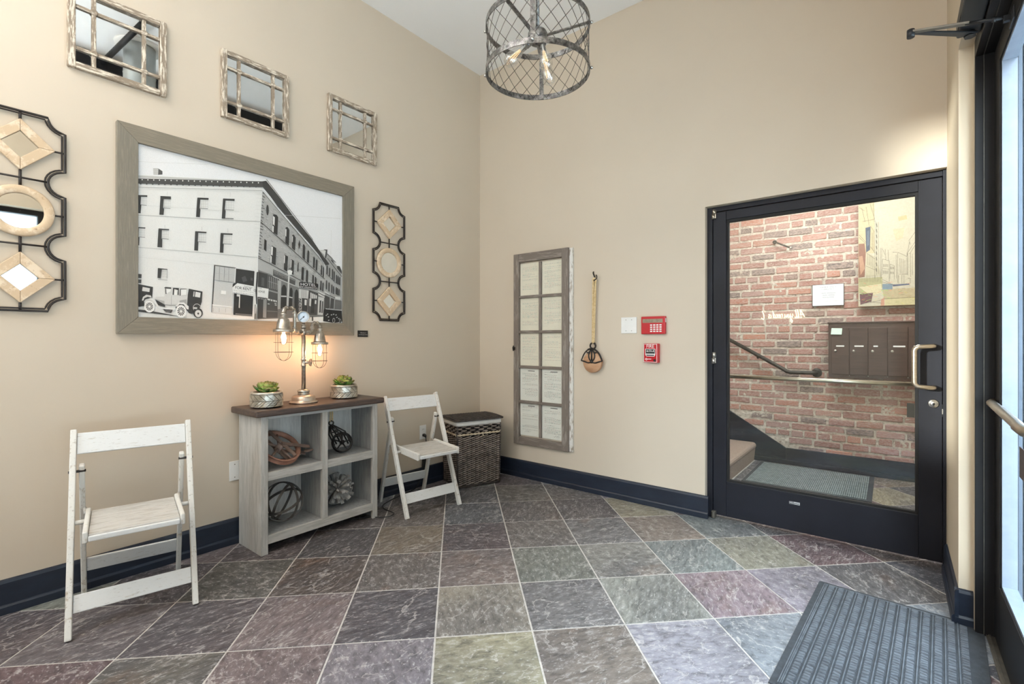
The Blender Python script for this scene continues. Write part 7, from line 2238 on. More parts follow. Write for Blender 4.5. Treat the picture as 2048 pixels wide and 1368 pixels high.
# ---------------------------------------------------------------- wrought-iron scroll mirrors
def scroll_mirror(yc, z0, label):
    t = thing('scroll_mirror', label, 'mirror', (0.002, yc, z0), group='iron scroll mirrors')
    W2, Ht = 0.153, 0.918; r = 0.060; x = 0.012
    def path(o_):
        w2 = W2 - o_; pts = []
        zc = [Ht * 1 / 3, Ht * 2 / 3]; rb = r + o_
        right = []
        right += [(w2 - 0.058 + o_ * 0.4, o_)]
        right += [(W2 - 0.058 * math.cos(a) + 0.0 - (o_ * math.cos(a)), 0.058 * math.sin(a) + o_ * math.sin(a)) for a in [PI / 2 * i / 6 for i in range(0, 7)]]
        right = [(W2 - (0.060 + o_) * math.cos(a), (0.060 + o_) * math.sin(a)) for a in [PI / 2 * i / 6 for i in range(7)]]
        right[0] = (right[0][0], o_); right[-1] = (w2, right[-1][1])
        for c in zc:
            dy = math.sqrt(max(rb * rb - o_ * o_, 1e-6))
            aa0 = math.atan2(-dy, o_)
            right += [(w2, c - dy)]
            right += [(W2 - rb * math.sin(a) if True else 0, c - rb * math.cos(a)) for a in [0.25 + (PI - 0.5) * i / 10 for i in range(11)]]
            right += [(w2, c + dy)]
        right += [(w2, Ht - (0.060 + o_))]
        right += [(W2 - (0.060 + o_) * math.sin(a), Ht - (0.060 + o_) * math.cos(a)) for a in [PI / 2 * i / 6 for i in range(1, 7)]]
        right[-1] = (right[-1][0], Ht - o_)
        return [(x, a, b) for a, b in right] + [(x, -a, b) for a, b in right[::-1]]
    m = MB(); m.tube(path(0.0), 0.0055, 8, True, flat=1.0, smooth=False); obj('outer_rod', m, M['iron'], t)
    m = MB(); m.tube(path(0.011), 0.0038, 6, True, smooth=False); obj('inner_rod', m, M['iron'], t)
    cz = (Ht / 6 , Ht / 2, Ht * 5 / 6)
    def rod(p, q, rr_):
        m = MB(); m.tube([p, q], rr_, 6); obj('cross_rod', m, M['iron'], t)
    for z_ in (Ht / 3, Ht * 2 / 3): rod((x, -W2 + r + 0.002, z_), (x, W2 - r - 0.002, z_), 0.0045)
    hs = (0.118, 0.120, 0.118)
    bounds = [0] + [c for c in cz] + [Ht]
    for a, b in ((0.004, cz[0] - 0.116), (cz[0] + 0.116, cz[1] - 0.118), (cz[1] + 0.118, cz[2] - 0.116), (cz[2] + 0.116, Ht - 0.004)): rod((x - 0.002, 0, a), (x - 0.002, 0, b), 0.0055)
    for c in cz:
        for s in (-1, 1): rod((x - 0.002, s * 0.112, c), (x - 0.002, s * (W2 - 0.002), c), 0.0045)
    for k, c in enumerate(cz):
        M_ = T(0.004, 0, c) @ LEFTWALL
        if k == 1:
            m = MB(); m.lathe([(0.117, 0.0), (0.117, 0.012), (0.112, 0.016), (0.084, 0.016), (0.080, 0.012), (0.080, 0.0)], 40, M_); fr = obj('round_frame', m, M['carved'], t)
            m = MB(); m.lathe([(0.001, 0.006), (0.0805, 0.006)], 40, M_); obj('pane', m, M['mirror'], fr)
        else:
            o_, i_ = 0.117, 0.062; z1 = 0.016
            fr = None
            for s in range(4):
                R_ = M_ @ RZ(PI / 2 * s)
                p0, p1, q0, q1 = (o_, 0), (0, o_), (i_, 0), (0, i_)
                m = MB(); m.prism([(o_, 0.0004), (0.0004, o_), (0.0004, i_), (i_, 0.0004)], z1, R_)
                if fr is None: fr = obj('diamond_frame', m, M['carved'], t, 0.002, fixn=True)
                else: obj('frame_side', m, M['carved'], fr, 0.002, fixn=True)
            m = MB(); m.prism([(i_, 0), (0, i_), (-i_, 0), (0, -i_)], 0.006, M_); obj('pane', m, M['mirror'], fr)
scroll_mirror(-1.082, 1.394, 'slim black iron scroll mirror beside the big hotel photograph, nearer the corner')
scroll_mirror(-3.146, 1.376, 'black iron scroll mirror above the lone white chair, cut off by the frame')

# ---------------------------------------------------------------- small wall plates on the picture wall
t = thing('caption_plaque', 'small black caption plaque with white lettering beside the framed photograph', 'sign', (0.001, -1.319, 1.263))
m = MB(); m.box(0, 0.006, -0.0435, 0.0435, 0, 0.049); obj('plate', m, M['black_plastic'], t, 0.001)
m = MB()
m.text('1920s photo of', T(0.0066, 0, 0.031) @ LEFTWALL, 0.0085, 0, S(225, 225, 225)); m.text('The Washington Hotel', T(0.0066, 0, 0.017) @ LEFTWALL, 0.0082, 0, S(225, 225, 225)); obj('lettering', m, M['sign'], t)
t = thing('wall_outlet', 'white duplex outlet with black plug on the wall behind the second chair', 'outlet', (0.001, -0.727, 0.394))
m = MB(); m.box(0, 0.006, -0.035, 0.035, 0, 0.118); pl_ = obj('cover_plate', m, M['white_plastic'], t, 0.002)
for z_ in (0.034, 0.084):
    m = MB(); m.box(0.006, 0.0085, -0.017, 0.017, z_ - 0.014, z_ + 0.014); so = obj('socket', m, M['white_plastic'], t, 0.002)
    m = MB(); m.box(0.0085, 0.009, -0.008, -0.006, z_ - 0.004, z_ + 0.005); m.box(0.0085, 0.009, 0.006, 0.008, z_ - 0.004, z_ + 0.005); obj('slot', m, M['gasket'], so)
t = thing('lamp_cord', 'black power cord from the outlet running along the floor under the cabinet', 'cord', (0.0, -0.727, 0.0))
m = MB(); m.tube([(0.0105, 0.0, 0.428), (0.024, 0.0, 0.430), (0.034, 0.001, 0.426), (0.040, 0.002, 0.412)], [0.013, 0.014, 0.012, 0.006], 10); obj('plug', m, M['black_plastic'], t)
m = MB(); pts = [(0.040, 0.002, 0.414), (0.043, 0.003, 0.36), (0.036, 0.0, 0.28), (0.034, -0.01, 0.20), (0.033, -0.03, 0.13), (0.036, -0.06, 0.06), (0.045, -0.12, 0.008), (0.07, -0.25, 0.005), (0.11, -0.40, 0.005), (0.16, -0.52, 0.005), (0.235, -0.570, 0.005), (0.325, -0.575, 0.006), (0.400, -0.610, 0.016), (0.405, -0.665, 0.014), (0.345, -0.700, 0.006), (0.29, -0.735, 0.005), (0.25, -0.80, 0.006), (0.20, -0.86, 0.010), (0.21, -0.92, 0.006), (0.16, -1.0, 0.005), (0.10, -1.02, 0.005)]
def smooth_path(p, k=4):
    p = [Vector(a) for a in p]; out = []
    for i in range(len(p) - 1):
        a, b, c, d = p[max(i - 1, 0)], p[i], p[i + 1], p[min(i + 2, len(p) - 1)]
        for j in range(k):
            s = j / k; out.append(0.5 * ((2 * b) + (c - a) * s + (2 * a - 5 * b + 4 * c - d) * s * s + (-a + 3 * b - 3 * c + d) * s ** 3))
    return out + [p[-1]]
m.tube(smooth_path(pts), 0.0036, 8); obj('cable', m, M['black_plastic'], t)
m = MB(); m.bar((0.030, -0.004, 0.155), (0.030, 0.004, 0.275), 0.030, 0.046, (0, 1, 0)); m2 = obj('adapter', m, M['black_plastic'], t, 0.006)
t = thing('cable_plate', 'white wall plate low on the wall beside the grey cabinet', 'outlet', (0.001, -2.218, 0.383))
m = MB(); m.box(0, 0.006, -0.036, 0.036, 0, 0.118); obj('cover_plate', m, M['white_plastic'], t, 0.002)
m = MB(); m.tube([(0.006, -0.006, 0.020), (0.0072, -0.006, 0.020)], 0.003, 8); m.tube([(0.006, -0.006, 0.098), (0.0072, -0.006, 0.098)], 0.003, 8); obj('screw', m, M['alu'], t)

# ---------------------------------------------------------------- old sash window used as a document frame, on the back wall
SX0, SX1, SZ0, SZ1 = 0.445, 1.026, 0.303, 2.014
t = thing('sash_window_frame', 'old ten-pane sash window framing typed papers, hung on the back wall', 'picture', ((SX0 + SX1) / 2, -0.001, SZ0))
sw, sh = (SX1 - SX0) / 2, SZ1 - SZ0
BW = Matrix(((1, 0, 0, 0), (0, 0, -1, 0), (0, 1, 0, 0), (0, 0, 0, 1)))      # u -> +x, v -> +z, out -> -y
def sb(nm, x0, x1, z0, z1, d0, d1, mat, bev=0.004):
    m = MB(); m.box(x0, x1, -d1, -d0, z0, z1); return obj(nm, m, mat, t, bev)
sb('stile', -sw, -sw + 0.058, 0, sh, 0, 0.036, M['sash_wood']); sb('stile', sw - 0.066, sw, 0, sh, 0, 0.036, M['sash_wood'])
sb('edge_strip', -sw - 0.010, -sw - 0.0005, 0.005, sh - 0.01, 0, 0.022, M['flaked_white'], 0.002); sb('edge_strip', sw + 0.0005, sw + 0.034, 0.004, sh - 0.004, 0, 0.020, M['flaked_white'], 0.003)
sb('rail', -sw + 0.058, sw - 0.066, sh - 0.075, sh, 0, 0.035, M['sash_wood_h']); sb('rail', -sw + 0.058, sw - 0.066, 0, 0.068, 0, 0.035, M['sash_wood_h'])
ux0, ux1, uz0, uz1 = -sw + 0.058, sw - 0.066, 0.068, sh - 0.075
mx = (ux0 + ux1) / 2; pz = (uz1 - uz0) / 5
for k in range(5):
    sb('muntin', mx - 0.012, mx + 0.012, uz0 + k * pz + 0.012, uz0 + (k + 1) * pz - 0.012, 0.006, 0.030, M['sash_wood'], 0.004)
for k in range(1, 5):
    sb('muntin', ux0, ux1, uz0 + k * pz - 0.012, uz0 + k * pz + 0.012, 0.006, 0.031, M['sash_wood_h'], 0.004)
rp = random.Random(21)
for k in range(5):
    for c in range(2):
        x0 = ux0 if c == 0 else mx + 0.012; x1 = mx - 0.012 if c == 0 else ux1
        z0 = uz0 + k * pz + 0.012; z1 = z0 + pz - 0.024; W_, H_ = x1 - x0, z1 - z0
        data = []; L = [(1, 224, [(0.012, 0.010), (W_ - 0.012, 0.010), (W_ - 0.012, H_ - 0.010), (0.012, H_ - 0.010)])] if False else []
        tops = H_ - 0.030 - rp.uniform(0, 0.02); v = tops; dk = 150 if k < 2 else 182
        while v > 0.045:
            if rp.random() < 0.16: v -= 0.012; continue
            u = 0.024 + (rp.random() < 0.2) * 0.03; end = W_ - 0.024 - (rp.random() < 0.3) * rp.uniform(0, 0.08)
            while u < end:
                wl_ = rp.uniform(0.008, 0.026); e_ = min(u + wl_, end); hh = 0.0022 if rp.random() < 0.9 else 0.0035
                data.append((2, (dk + rp.randrange(-25, 30), dk - 2, dk - 8), [(u, v), (e_, v), (e_, v + hh), (u, v + hh)])); u = e_ + 0.005
            v -= rp.choice((0.0085, 0.0085, 0.010, 0.014))
        if k < 2:
            for _ in range(2):
                u = rp.uniform(0.03, W_ - 0.08); v = rp.uniform(0.02, 0.05); ph = rp.random() * 6
                for i in range(9): 
                    a = u + i * 0.006; b = v + 0.006 * math.sin(i * 1.7 + ph); c_ = v + 0.006 * math.sin(i * 1.7 + 1.7 + ph)
                    data.append((3, 105, [(a, b), (a + 0.006, c_), (a + 0.006, c_ + 0.0014), (a, b + 0.0014)]))
            data.append((3, 70, [(W_ * .40, H_ - .026), (W_ * .74, H_ - .026), (W_ * .74, H_ - .020), (W_ * .40, H_ - .020)]))
        pale = S(236, 230, 216) if k > 1 else S(236, 235, 230)
        m = print_sheet(t, W_ - 0.002, H_ - 0.002, pale, data, 0.000006, M['doc'], T(x0 + 0.001, -0.009, z0 + 0.001) @ BW, 'typed_paper')
        m = MB(); m.box(x0 + 0.0005, x1 - 0.0005, -0.017, -0.0145, z0 + 0.0005, z1 - 0.0005); obj('pane', m, M['glass_thin'], t)
m = MB(); m.box(-sw - 0.004, -sw + 0.022, -0.044, -0.0365, 0.845, 0.872); m.tube([(-sw + 0.004, -0.042, 0.84), (-sw + 0.006, -0.052, 0.868), (-sw + 0.012, -0.048, 0.886)], 0.006, 6); obj('sash_latch', m, M['iron'], t)

# ---------------------------------------------------------------- rope-hung wooden pulley
t = thing('rope_pulley', 'wooden sheave pulley with iron wings hanging by a rope on a wall hook', 'pulley', (1.258, -0.001, 0.975))
m = MB(); hk = [(0.006, -0.004, 0.800), (0.002, -0.022, 0.812), (-0.006, -0.030, 0.806)] ; 
m.tube(smooth_path([(0.0, -0.002, 0.700), (0.006, -0.012, 0.735), (0.008, -0.016, 0.768), (0.000, -0.018, 0.790), (-0.002, -0.024, 0.806), (0.004, -0.030, 0.812)]), [0.006] * 21, 8)
m.tube(smooth_path([(-0.004, -0.010, 0.752), (0.004, -0.030, 0.742), (0.020, -0.040, 0.744), (0.034, -0.038, 0.757), (0.036, -0.036, 0.774), (0.030, -0.036, 0.786)]), 0.005, 8); obj('wall_hook', m, M['iron'], t)
m = MB(); rad = 0.0085
for s in (-1, 1):
    base_ = [(0.010 + s * 0.0095 * (0.35 + 0.65 * f), -0.034, 0.258 + f * 0.49) for f in [i / 14 for i in range(15)]]
    for ph in (0, 2.1, 4.2):
        pts = []
        for i in range(64):
            f = i / 63; cx_ = 0.002 + 0.012 * f + s * 0.0105 * (0.45 + 0.55 * f); a = f * 62 + ph
            pts.append((cx_ + 0.0042 * math.cos(a), -0.034 + 0.0042 * math.sin(a), 0.238 + 0.510 * f))
        m.tube(pts, 0.0048, 6)
m.tube(arc_pts((0.014, -0.034, 0.745), 0.0135, 0, PI, 8), 0.0085, 8); obj('rope', m, M['rope'], t)
m = MB(); m.tube(arc_pts((0.0, -0.034, 0.218), 0.024, 0, 2 * PI * 19 / 20, 19), 0.0072, 8, True); obj('eye_ring', m, M['iron'], t)
m = MB(); m.lathe([(0.001, -0.016), (0.080, -0.016), (0.084, -0.010), (0.079, 0.0), (0.084, 0.010), (0.080, 0.016), (0.001, 0.016)], 36, T(0, -0.034, 0.086) @ RX(PI / 2)); obj('sheave', m, M['wood_wheel'], t)
m = MB(); m.lathe([(0.001, 0.0), (0.012, 0.0), (0.014, 0.004), (0.010, 0.009), (0.001, 0.011)], 14, T(0, -0.054, 0.092) @ RX(PI / 2))
for s in (-1, 1):
    y = -0.0555
    m.tube(smooth_path([(s * 0.010, y, 0.190), (s * 0.040, y, 0.182), (s * 0.070, y, 0.150), (s * 0.094, y, 0.098)]), 0.0068, 8, flat=0.7)
    m.tube(smooth_path([(s * 0.008, y, 0.186), (s * 0.026, y, 0.150), (s * 0.022, y, 0.115), (0, y, 0.090)]), 0.0055, 8)
    m.tube(smooth_path([(0, y, 0.090), (s * 0.030, y, 0.082), (s * 0.060, y, 0.090), (s * 0.094, y, 0.099)]), 0.0055, 8)
    m.tube([(s * 0.0, y, 0.200), (s * 0.034, y, 0.188)], 0.0065, 8)
    m.tube(smooth_path([(s * 0.030, y, 0.190), (s * 0.046, y, 0.176), (s * 0.036, y, 0.162), (s * 0.022, y, 0.170)]), 0.0045, 8)
m.tube([(0, -0.0555, 0.200), (0, -0.0555, 0.095)], 0.0062, 8); obj('iron_wings', m, M['black_iron'], t)

# ---------------------------------------------------------------- blank plate, alarm keypad, fire pull station
t = thing('blank_plate', 'white two-gang blank wall plate beside the red alarm keypad', 'plate', (1.554, -0.001, 1.291))
m = MB(); m.box(-0.064, 0.064, -0.007, 0, 0, 0.124); obj('cover_plate', m, M['white_plastic'], t, 0.003)
m = MB()
for x in (-0.023, 0.023):
    for z in (0.020, 0.104): m.lathe([(0.001, 0.0012), (0.0028, 0.0012), (0.0032, 0)], 8, T(x, -0.007, z) @ RX(PI / 2))
obj('screw', m, M['alu'], t)
t = thing('alarm_keypad', 'red fire alarm keypad with grey display and white keys on the back wall', 'keypad', (1.756, -0.001, 1.284))
m = MB(); m.box(-0.092, 0.092, -0.030, 0, 0, 0.131); obj('housing', m, M['red_plastic'], t, 0.005)
m = MB(); m.box(-0.080, 0.074, -0.0315, -0.030, 0.084, 0.112); obj('display', m, M['lcd'], t)
m = MB(); m.box(0.082, 0.0925, -0.024, -0.006, 0.086, 0.116); obj('side_key', m, M['white_plastic'], t, 0.001)
for r_ in range(4):
    for c in range(4):
        m = MB(); x = -0.012 + c * 0.0235; z = 0.062 - r_ * 0.0155; m.box(x - 0.0085, x + 0.0085, -0.0325, -0.030, z, z + 0.0095); obj('key', m, M['white_plastic'], t, 0.001)
t = thing('fire_pull_station', 'red fire alarm pull station with white lettering below the keypad', 'alarm', (1.742, -0.001, 1.072))
m = MB(); m.box(-0.053, 0.058, -0.046, 0, 0, 0.142); obj('housing', m, M['red_soft'], t, 0.005)
m = MB(); F_ = T(0, -0.0462, 0) @ BW
def pr(poly, z, col): m.add([F_ @ Vector((a, b, z)) for a, b in poly], [tuple(range(len(poly)))], 0, col)
WHT, RED, BLK = S(236, 232, 230), S(178, 18, 30), S(22, 22, 24)
pr([(-.050, .004), (.052, .004), (.052, .138), (-.050, .138)], 0.0006, WHT); pr([(-.047, .007), (.049, .007), (.049, .135), (-.047, .135)], 0.0009, RED)
m.text('FIRE', F_ @ T(0.001, 0.120, 0.0014), 0.034, 0, WHT, 'CENTER', 0, 0.98)
pr([(-.037, .060), (.040, .060), (.040, .103), (-.037, .103)], 0.0013, WHT); pr([(-.037, .060), (.040, .060), (.033, .047), (-.029, .047)], 0.0013, WHT)
pr([(-.033, .067), (.036, .067), (.036, .100), (-.033, .100)], 0.0016, BLK); pr([(-.032, .059), (.035, .059), (.029, .051), (-.026, .051)], 0.0016, BLK)
pr([(-.026, .080), (-.020, .080), (-.020, .096), (-.023, .096)], 0.0019, WHT); pr([(.024, .080), (.030, .080), (.028, .096), (.024, .096)], 0.0019, WHT)
m.text('PULL', F_ @ T(0.002, 0.092, 0.002), 0.012, 0, WHT); m.text('DOWN', F_ @ T(0.002, 0.083, 0.002), 0.012, 0, WHT)
pr([(-.036 + .009 * math.cos(a) + .007, .026 + .009 * math.sin(a)) for a in [2 * PI * k / 14 for k in range(14)]], 0.0013, WHT); pr([(-.036 + .005 * math.cos(a) + .007, .026 + .005 * math.sin(a)) for a in [2 * PI * k / 12 for k in range(12)]], 0.0016, RED)
for k in range(3): pr([(-.016 + k * .009, .024), (-.010 + k * .009, .024), (-.010 + k * .009, .030), (-.016 + k * .009, .030)], 0.0013, WHT)
obj('face_plate', m, M['sign'], t)
m = MB(); m.box(-0.030, 0.034, -0.053, -0.0482, 0.068, 0.079); obj('pull_bar', m, M['black_plastic'], t, 0.002)
m = MB(); m.lathe([(0.001, 0.006), (0.008, 0.006), (0.010, 0.0)], 14, T(0.034, -0.0465, 0.018) @ RX(PI / 2)); obj('key_lock', m, M['black_plastic'], t)

# ---------------------------------------------------------------- drum cage chandelier
CX, CY, CZ, CR, CHt = 1.852, -1.632, 2.482, 0.243, 0.235
t = thing('cage_chandelier', 'galvanised metal drum cage chandelier with bare filament bulbs', 'lamp', (CX, CY, CZ))
t['kind'] = 'thing'
ya = math.radians(38.55)
def cdir(az):   # azimuth measured from the side facing the lobby corner opposite the picture wall
    a = math.radians(az); f = Vector((math.sin(ya), -math.cos(ya), 0)); r_ = Vector((math.cos(ya), math.sin(ya), 0))
    return f * math.cos(a) + r_ * math.sin(a)
for z in (0.0, CHt - 0.026):
    m = MB(); m.lathe([(CR, z), (CR, z + 0.026), (CR - 0.004, z + 0.026), (CR - 0.004, z), (CR, z)], 64, smooth=False); obj('hoop', m, M['galv'], t)
for az in (-8, 82, 172, 262):
    d = cdir(az); s = Vector((-d.y, d.x, 0)); m = MB(); m.bar(d * (CR - 0.0065) + Vector((0, 0, 0.0)), d * (CR - 0.0065) + Vector((0, 0, CHt)), 0.004, 0.021, s); st_ = obj('strap', m, M['galv'], t)
    m = MB()
    for z in (0.013, CHt - 0.013): m.ico(tuple(d * (CR + 0.006) + Vector((0, 0, z))), 0.0075, 0, 2)
    obj('ball_stud', m, M['silver'], st_)
NL = 22
for k in range(NL):
    for s in (-1, 1):
        pts = []
        for i in range(9):
            f = i / 8; a = 2 * PI * k / NL + s * f * (2 * PI / NL) * 2.6; pts.append(((CR - 0.0055 - (0.0012 if s > 0 else -0.0006)) * math.cos(a), (CR - 0.0055 - (0.0012 if s > 0 else -0.0006)) * math.sin(a), 0.008 + f * (CHt - 0.016)))
        m = MB(); m.tube(pts, 0.00125, 5); obj('lattice_wire', m, M['wire'], t)
hubz = 0.150
for az in (-38, 82, 202):
    d = cdir(az); m = MB(); m.bar(d * 0.03 + Vector((0, 0, hubz + 0.028)), d * (CR - 0.009) + Vector((0, 0, CHt - 0.013)), 0.004, 0.018, Vector((-d.y, d.x, 0))); obj('arm', m, M['galv'], t)
m = MB(); m.lathe([(0.001, 0.058), (0.012, 0.056), (0.040, 0.050), (0.045, 0.040), (0.044, 0.012), (0.034, -0.004), (0.014, -0.014), (0.001, -0.016)], 28, T(0, 0, hubz)); obj('hub', m, M['galv'], t)
m = MB(); m.tube([(0, 0, hubz + 0.05), (0, 0, H - CZ - 0.025)], 0.0085, 10); obj('stem', m, M['galv'], t)
m = MB(); m.lathe([(0.001, H - CZ - 0.030), (0.055, H - CZ - 0.028), (0.062, H - CZ - 0.008), (0.062, H - CZ - 0.001), (0.001, H - CZ - 0.001)], 28); obj('ceiling_canopy', m, M['galv'], t)
for az in (-72, 26, 152):
    d = cdir(az); ax = (d * 0.66 + Vector((0, 0, -0.75))).normalized() if az != 26 else (d * 0.30 + Vector((0, 0, -0.95))).normalized()
    q = T(*(d * 0.030 + Vector((0, 0, hubz + 0.010)))) @ ax.to_track_quat('Z', 'Y').to_matrix().to_4x4()
    m = MB(); m.lathe([(0.014, -0.012), (0.019, 0.0), (0.020, 0.040), (0.018, 0.046), (0.001, 0.046)], 18, q); so = obj('socket', m, M['galv'], t)
    m = MB(); m.lathe([(0.012, 0.046), (0.013, 0.060), (0.018, 0.085), (0.026, 0.112), (0.032, 0.142), (0.031, 0.162), (0.022, 0.178), (0.008, 0.186), (0.001, 0.187)], 24, q); bu = obj('bulb', m, M['bulb_glass'], t)
    m = MB()
    for k in range(6):
        a = 2 * PI * k / 6; m.tube([q @ Vector((0.005 * math.cos(a), 0.005 * math.sin(a), 0.085)), q @ Vector((0.011 * math.cos(a), 0.011 * math.sin(a), 0.150))], 0.0012, 5)
    obj('filament', m, M['filament_soft'], bu)
    m = MB(); m.tube([q @ Vector((0, 0, 0.048)), q @ Vector((0, 0, 0.086))], 0.0035, 8); obj('filament_post', m, M['white_plastic'], bu)

# ---------------------------------------------------------------- door closer above the street entrance
t = thing('door_closer', 'dark metal door closer with folding arm above the street entrance', 'door closer', (3.352, -0.836, 2.449))
m = MB(); m.box(0.0, 0.072, -0.30, 0.0, 0.0, 0.058); obj('closer_body', m, M['closer'], t, 0.008, seg=3)
m = MB(); m.prism([(-0.02, 0.0), (-0.16, 0.0), (-0.30, 0.014), (-0.30, 0.050), (-0.02, 0.050)], 0.006, T(-0.0005, 0, 0.003) @ RZ(PI / 2) @ RX(PI / 2)); obj('cover_plate', m, M['entry_black'], t, 0.002, fixn=True)
m = MB(); m.tube([(0.038, -0.034, 0.001), (0.038, -0.034, -0.014)], 0.015, 14); m.tube([(0.038, -0.034, -0.014), (0.038, -0.034, -0.020)], 0.019, 6); obj('spindle', m, M['closer'], t)
EL = Vector((-0.144, -0.190, -0.014))
m = MB()
p0, p1 = Vector((0.050, -0.030, -0.011)), EL + Vector((0.004, 0, 0.004)); d_ = (p1 - p0).normalized(); s_ = Vector((-d_.y, d_.x, 0)).normalized()
vs = []
for p, w_ in ((p0, 0.017), (p0.lerp(p1, 0.5), 0.013), (p1, 0.008)):
    for a_, z_ in ((-1, 0.0035), (1, 0.0035), (1, -0.0035), (-1, -0.0035)): vs.append(p + s_ * (a_ * w_) + Vector((0, 0, z_)))
m.add(vs, [(0, 1, 2, 3), (11, 10, 9, 8)] + [(i * 4 + j, i * 4 + 4 + j, i * 4 + 4 + (j + 1) % 4, i * 4 + (j + 1) % 4) for i in range(2) for j in range(4)]); obj('main_arm', m, M['closer'], t, 0.002, fixn=True)
m = MB(); m.tube([EL + Vector((0, 0, 0.016)), EL + Vector((0, 0, -0.014))], 0.0125, 12); obj('elbow_joint', m, M['closer'], t)
SH = Vector((0.122, -0.228, -0.078)); q_ = EL.lerp(SH, 0.62)
m = MB(); m.bar(EL + Vector((0, 0, 0.008)), q_ + Vector((0, 0, 0.003)), 0.008, 0.020, (0.15, 1, 0)); obj('forearm', m, M['alu'], t, 0.001, fixn=True)
m = MB(); m.tube([EL.lerp(SH, 0.58) + Vector((0, 0, 0.003)), SH], 0.0062, 10); m.tube([EL.lerp(SH, 0.84), EL.lerp(SH, 0.88)], 0.0095, 6); obj('adjusting_rod', m, M['closer'], t)
m = MB(); m.box(0.1245, 0.1298, -0.275, -0.190, -0.104, -0.062); m.box(0.106, 0.125, -0.236, -0.221, -0.092, -0.070); obj('door_shoe', m, M['closer'], t, 0.001)

# ---------------------------------------------------------------- mats
t = thing('entrance_mat', 'grey embossed rubber-backed door mat on the slate inside the street entrance', 'mat', (2.857, -0.553, 0.0012), math.radians(-3.2))
MW, ML = 0.600, 0.98
m = MB(); m.prism([(0.006, 0), (MW - 0.006, 0), (MW, -0.006), (MW, -ML), (0, -ML), (0, -0.006)], 0.004); obj('rubber_back', m, M['rubber_edge'], t)
m = MB(); m.box(0.022, MW - 0.022, -ML + 0.01, -0.020, 0.004, 0.0055); obj('pile', m, M['rubber_edge'], t)
pad = MB(); r = random.Random(6); nx_ = 13; x_ = 0.040; px_ = (MW - 0.08) / nx_
for a in range(nx_):
    y = -0.030
    while y > -ML + 0.03:
        L_ = r.choice((0.013, 0.013, 0.017)); k0 = x_ + a * px_
        sk = r.uniform(-0.006, 0.006)
        pad.add([(k0 + 0.004, y, 0.0055), (k0 + px_ * 0.72, y + sk, 0.0055), (k0 + px_ * 0.72, y + sk - L_, 0.0055), (k0 + 0.004, y - L_, 0.0055),
                 (k0 + 0.007, y - 0.002, 0.0098), (k0 + px_ * 0.68, y + sk - 0.002, 0.0098), (k0 + px_ * 0.68, y + sk - L_ + 0.002, 0.0098), (k0 + 0.007, y - L_ + 0.002, 0.0098)],
                [(7, 6, 5, 4), (0, 1, 5, 4), (1, 2, 6, 5), (2, 3, 7, 6), (3, 0, 4, 7)])
        y -= L_ + 0.0055
    pad.box(x_ + a * px_ - 0.0035, x_ + a * px_ + 0.0005, -ML + 0.02, -0.03, 0.0055, 0.0092)
for k in range(2): pad.box(0.024 + k * 0.007, 0.028 + k * 0.007, -ML + 0.02, -0.026, 0.0055, 0.0085); 
pad.box(0.024, MW - 0.024, -0.027, -0.023, 0.0055, 0.0085)
o = obj('embossed_pad', pad, M['rubber'], t, fixn=True); o['kind'] = 'stuff'
t = thing('hall_mat', 'grey green ribbed mat on the slate behind the inner door', 'mat', (2.10, 1.10, 0.0012), math.radians(0.5))
m = MB(); m.box(0, 0.92, 0, 0.855, 0, 0.004); obj('rubber_back', m, M['rubber_edge'], t)
m = MB(); n_ = 62
for k in range(n_):
    x = 0.03 + k * 0.86 / n_; m.box(x, x + 0.0085, 0.03, 0.825, 0.004, 0.0085)
for k in range(40): y = 0.03 + k * 0.0199; m.box(0.03, 0.885, y, y + 0.004, 0.004, 0.0072)
o = obj('ribs', m, M['hall_mat'], t); o['kind'] = 'stuff'

# ---------------------------------------------------------------- things on the brick wall of the hall
t = thing('mailbox_cluster', 'dark bronze apartment mailboxes with round locks on the brick wall', 'mailbox', (2.67, YB - 0.013, 0.895))
MWd, MH, MD = 0.86, 0.497, 0.13
m = MB(); m.box(0, MWd, -MD, 0, 0, MH); obj('cabinet_body', m, M['mailbox'], t, 0.003)
m = MB(); m.box(-0.006, MWd + 0.006, -MD - 0.008, 0, MH, MH + 0.014); obj('top_cap', m, M['mailbox'], t, 0.003)
for k in range(6):
    x0 = 0.025 + k * 0.138; x1 = x0 + 0.134
    m = MB(); m.box(x0, x1, -MD - 0.010, -MD, 0.030, MH - 0.040); dr = obj('mailbox_door', m, M['mailbox'], t, 0.002)
    m = MB(); m.lathe([(0.001, 0.006), (0.006, 0.006), (0.0105, 0.004), (0.0115, 0)], 16, T(x0 + 0.030, -MD - 0.010, 0.245) @ RX(PI / 2)); obj('lock', m, M['silver'], dr)
    m = MB(); m.box(x0 + 0.036, x0 + 0.036 + (0.062, 0.068, 0.032, 0.082, 0.06, 0.06)[k], -MD - 0.0112, -MD - 0.010, 0.283, 0.296); obj('name_slip', m, M['paper_white'], dr)
    m = MB(); m.lathe([(0.001, 0.003), (0.003, 0.002), (0.004, 0)], 8, T(x1 + 0.002, -MD, 0.020) @ RX(PI / 2)); obj('rivet', m, M['silver'], dr)
for x0, x1 in ((0.020, 0.108), (0.735, 0.80)):
    m = MB(); m.add([(x0 + 0.006, -MD - 0.0118, 0.455), (x1, -MD - 0.0118, 0.452), (x1 - 0.004, -MD - 0.020, 0.395), (x0, -MD - 0.020, 0.397)], [(0, 1, 2, 3), (3, 2, 1, 0)])
    q = tag(obj('paper_note', m, M['mint']), 'mint green paper note taped to the mailboxes nearest the rail' if x0 < 0.1 else 'paper note taped to the mailboxes beside the door stile', 'note'); q.location = t.location
    sm = q.modifiers.new('sheet', 'SOLIDIFY'); sm.thickness = 0.0006
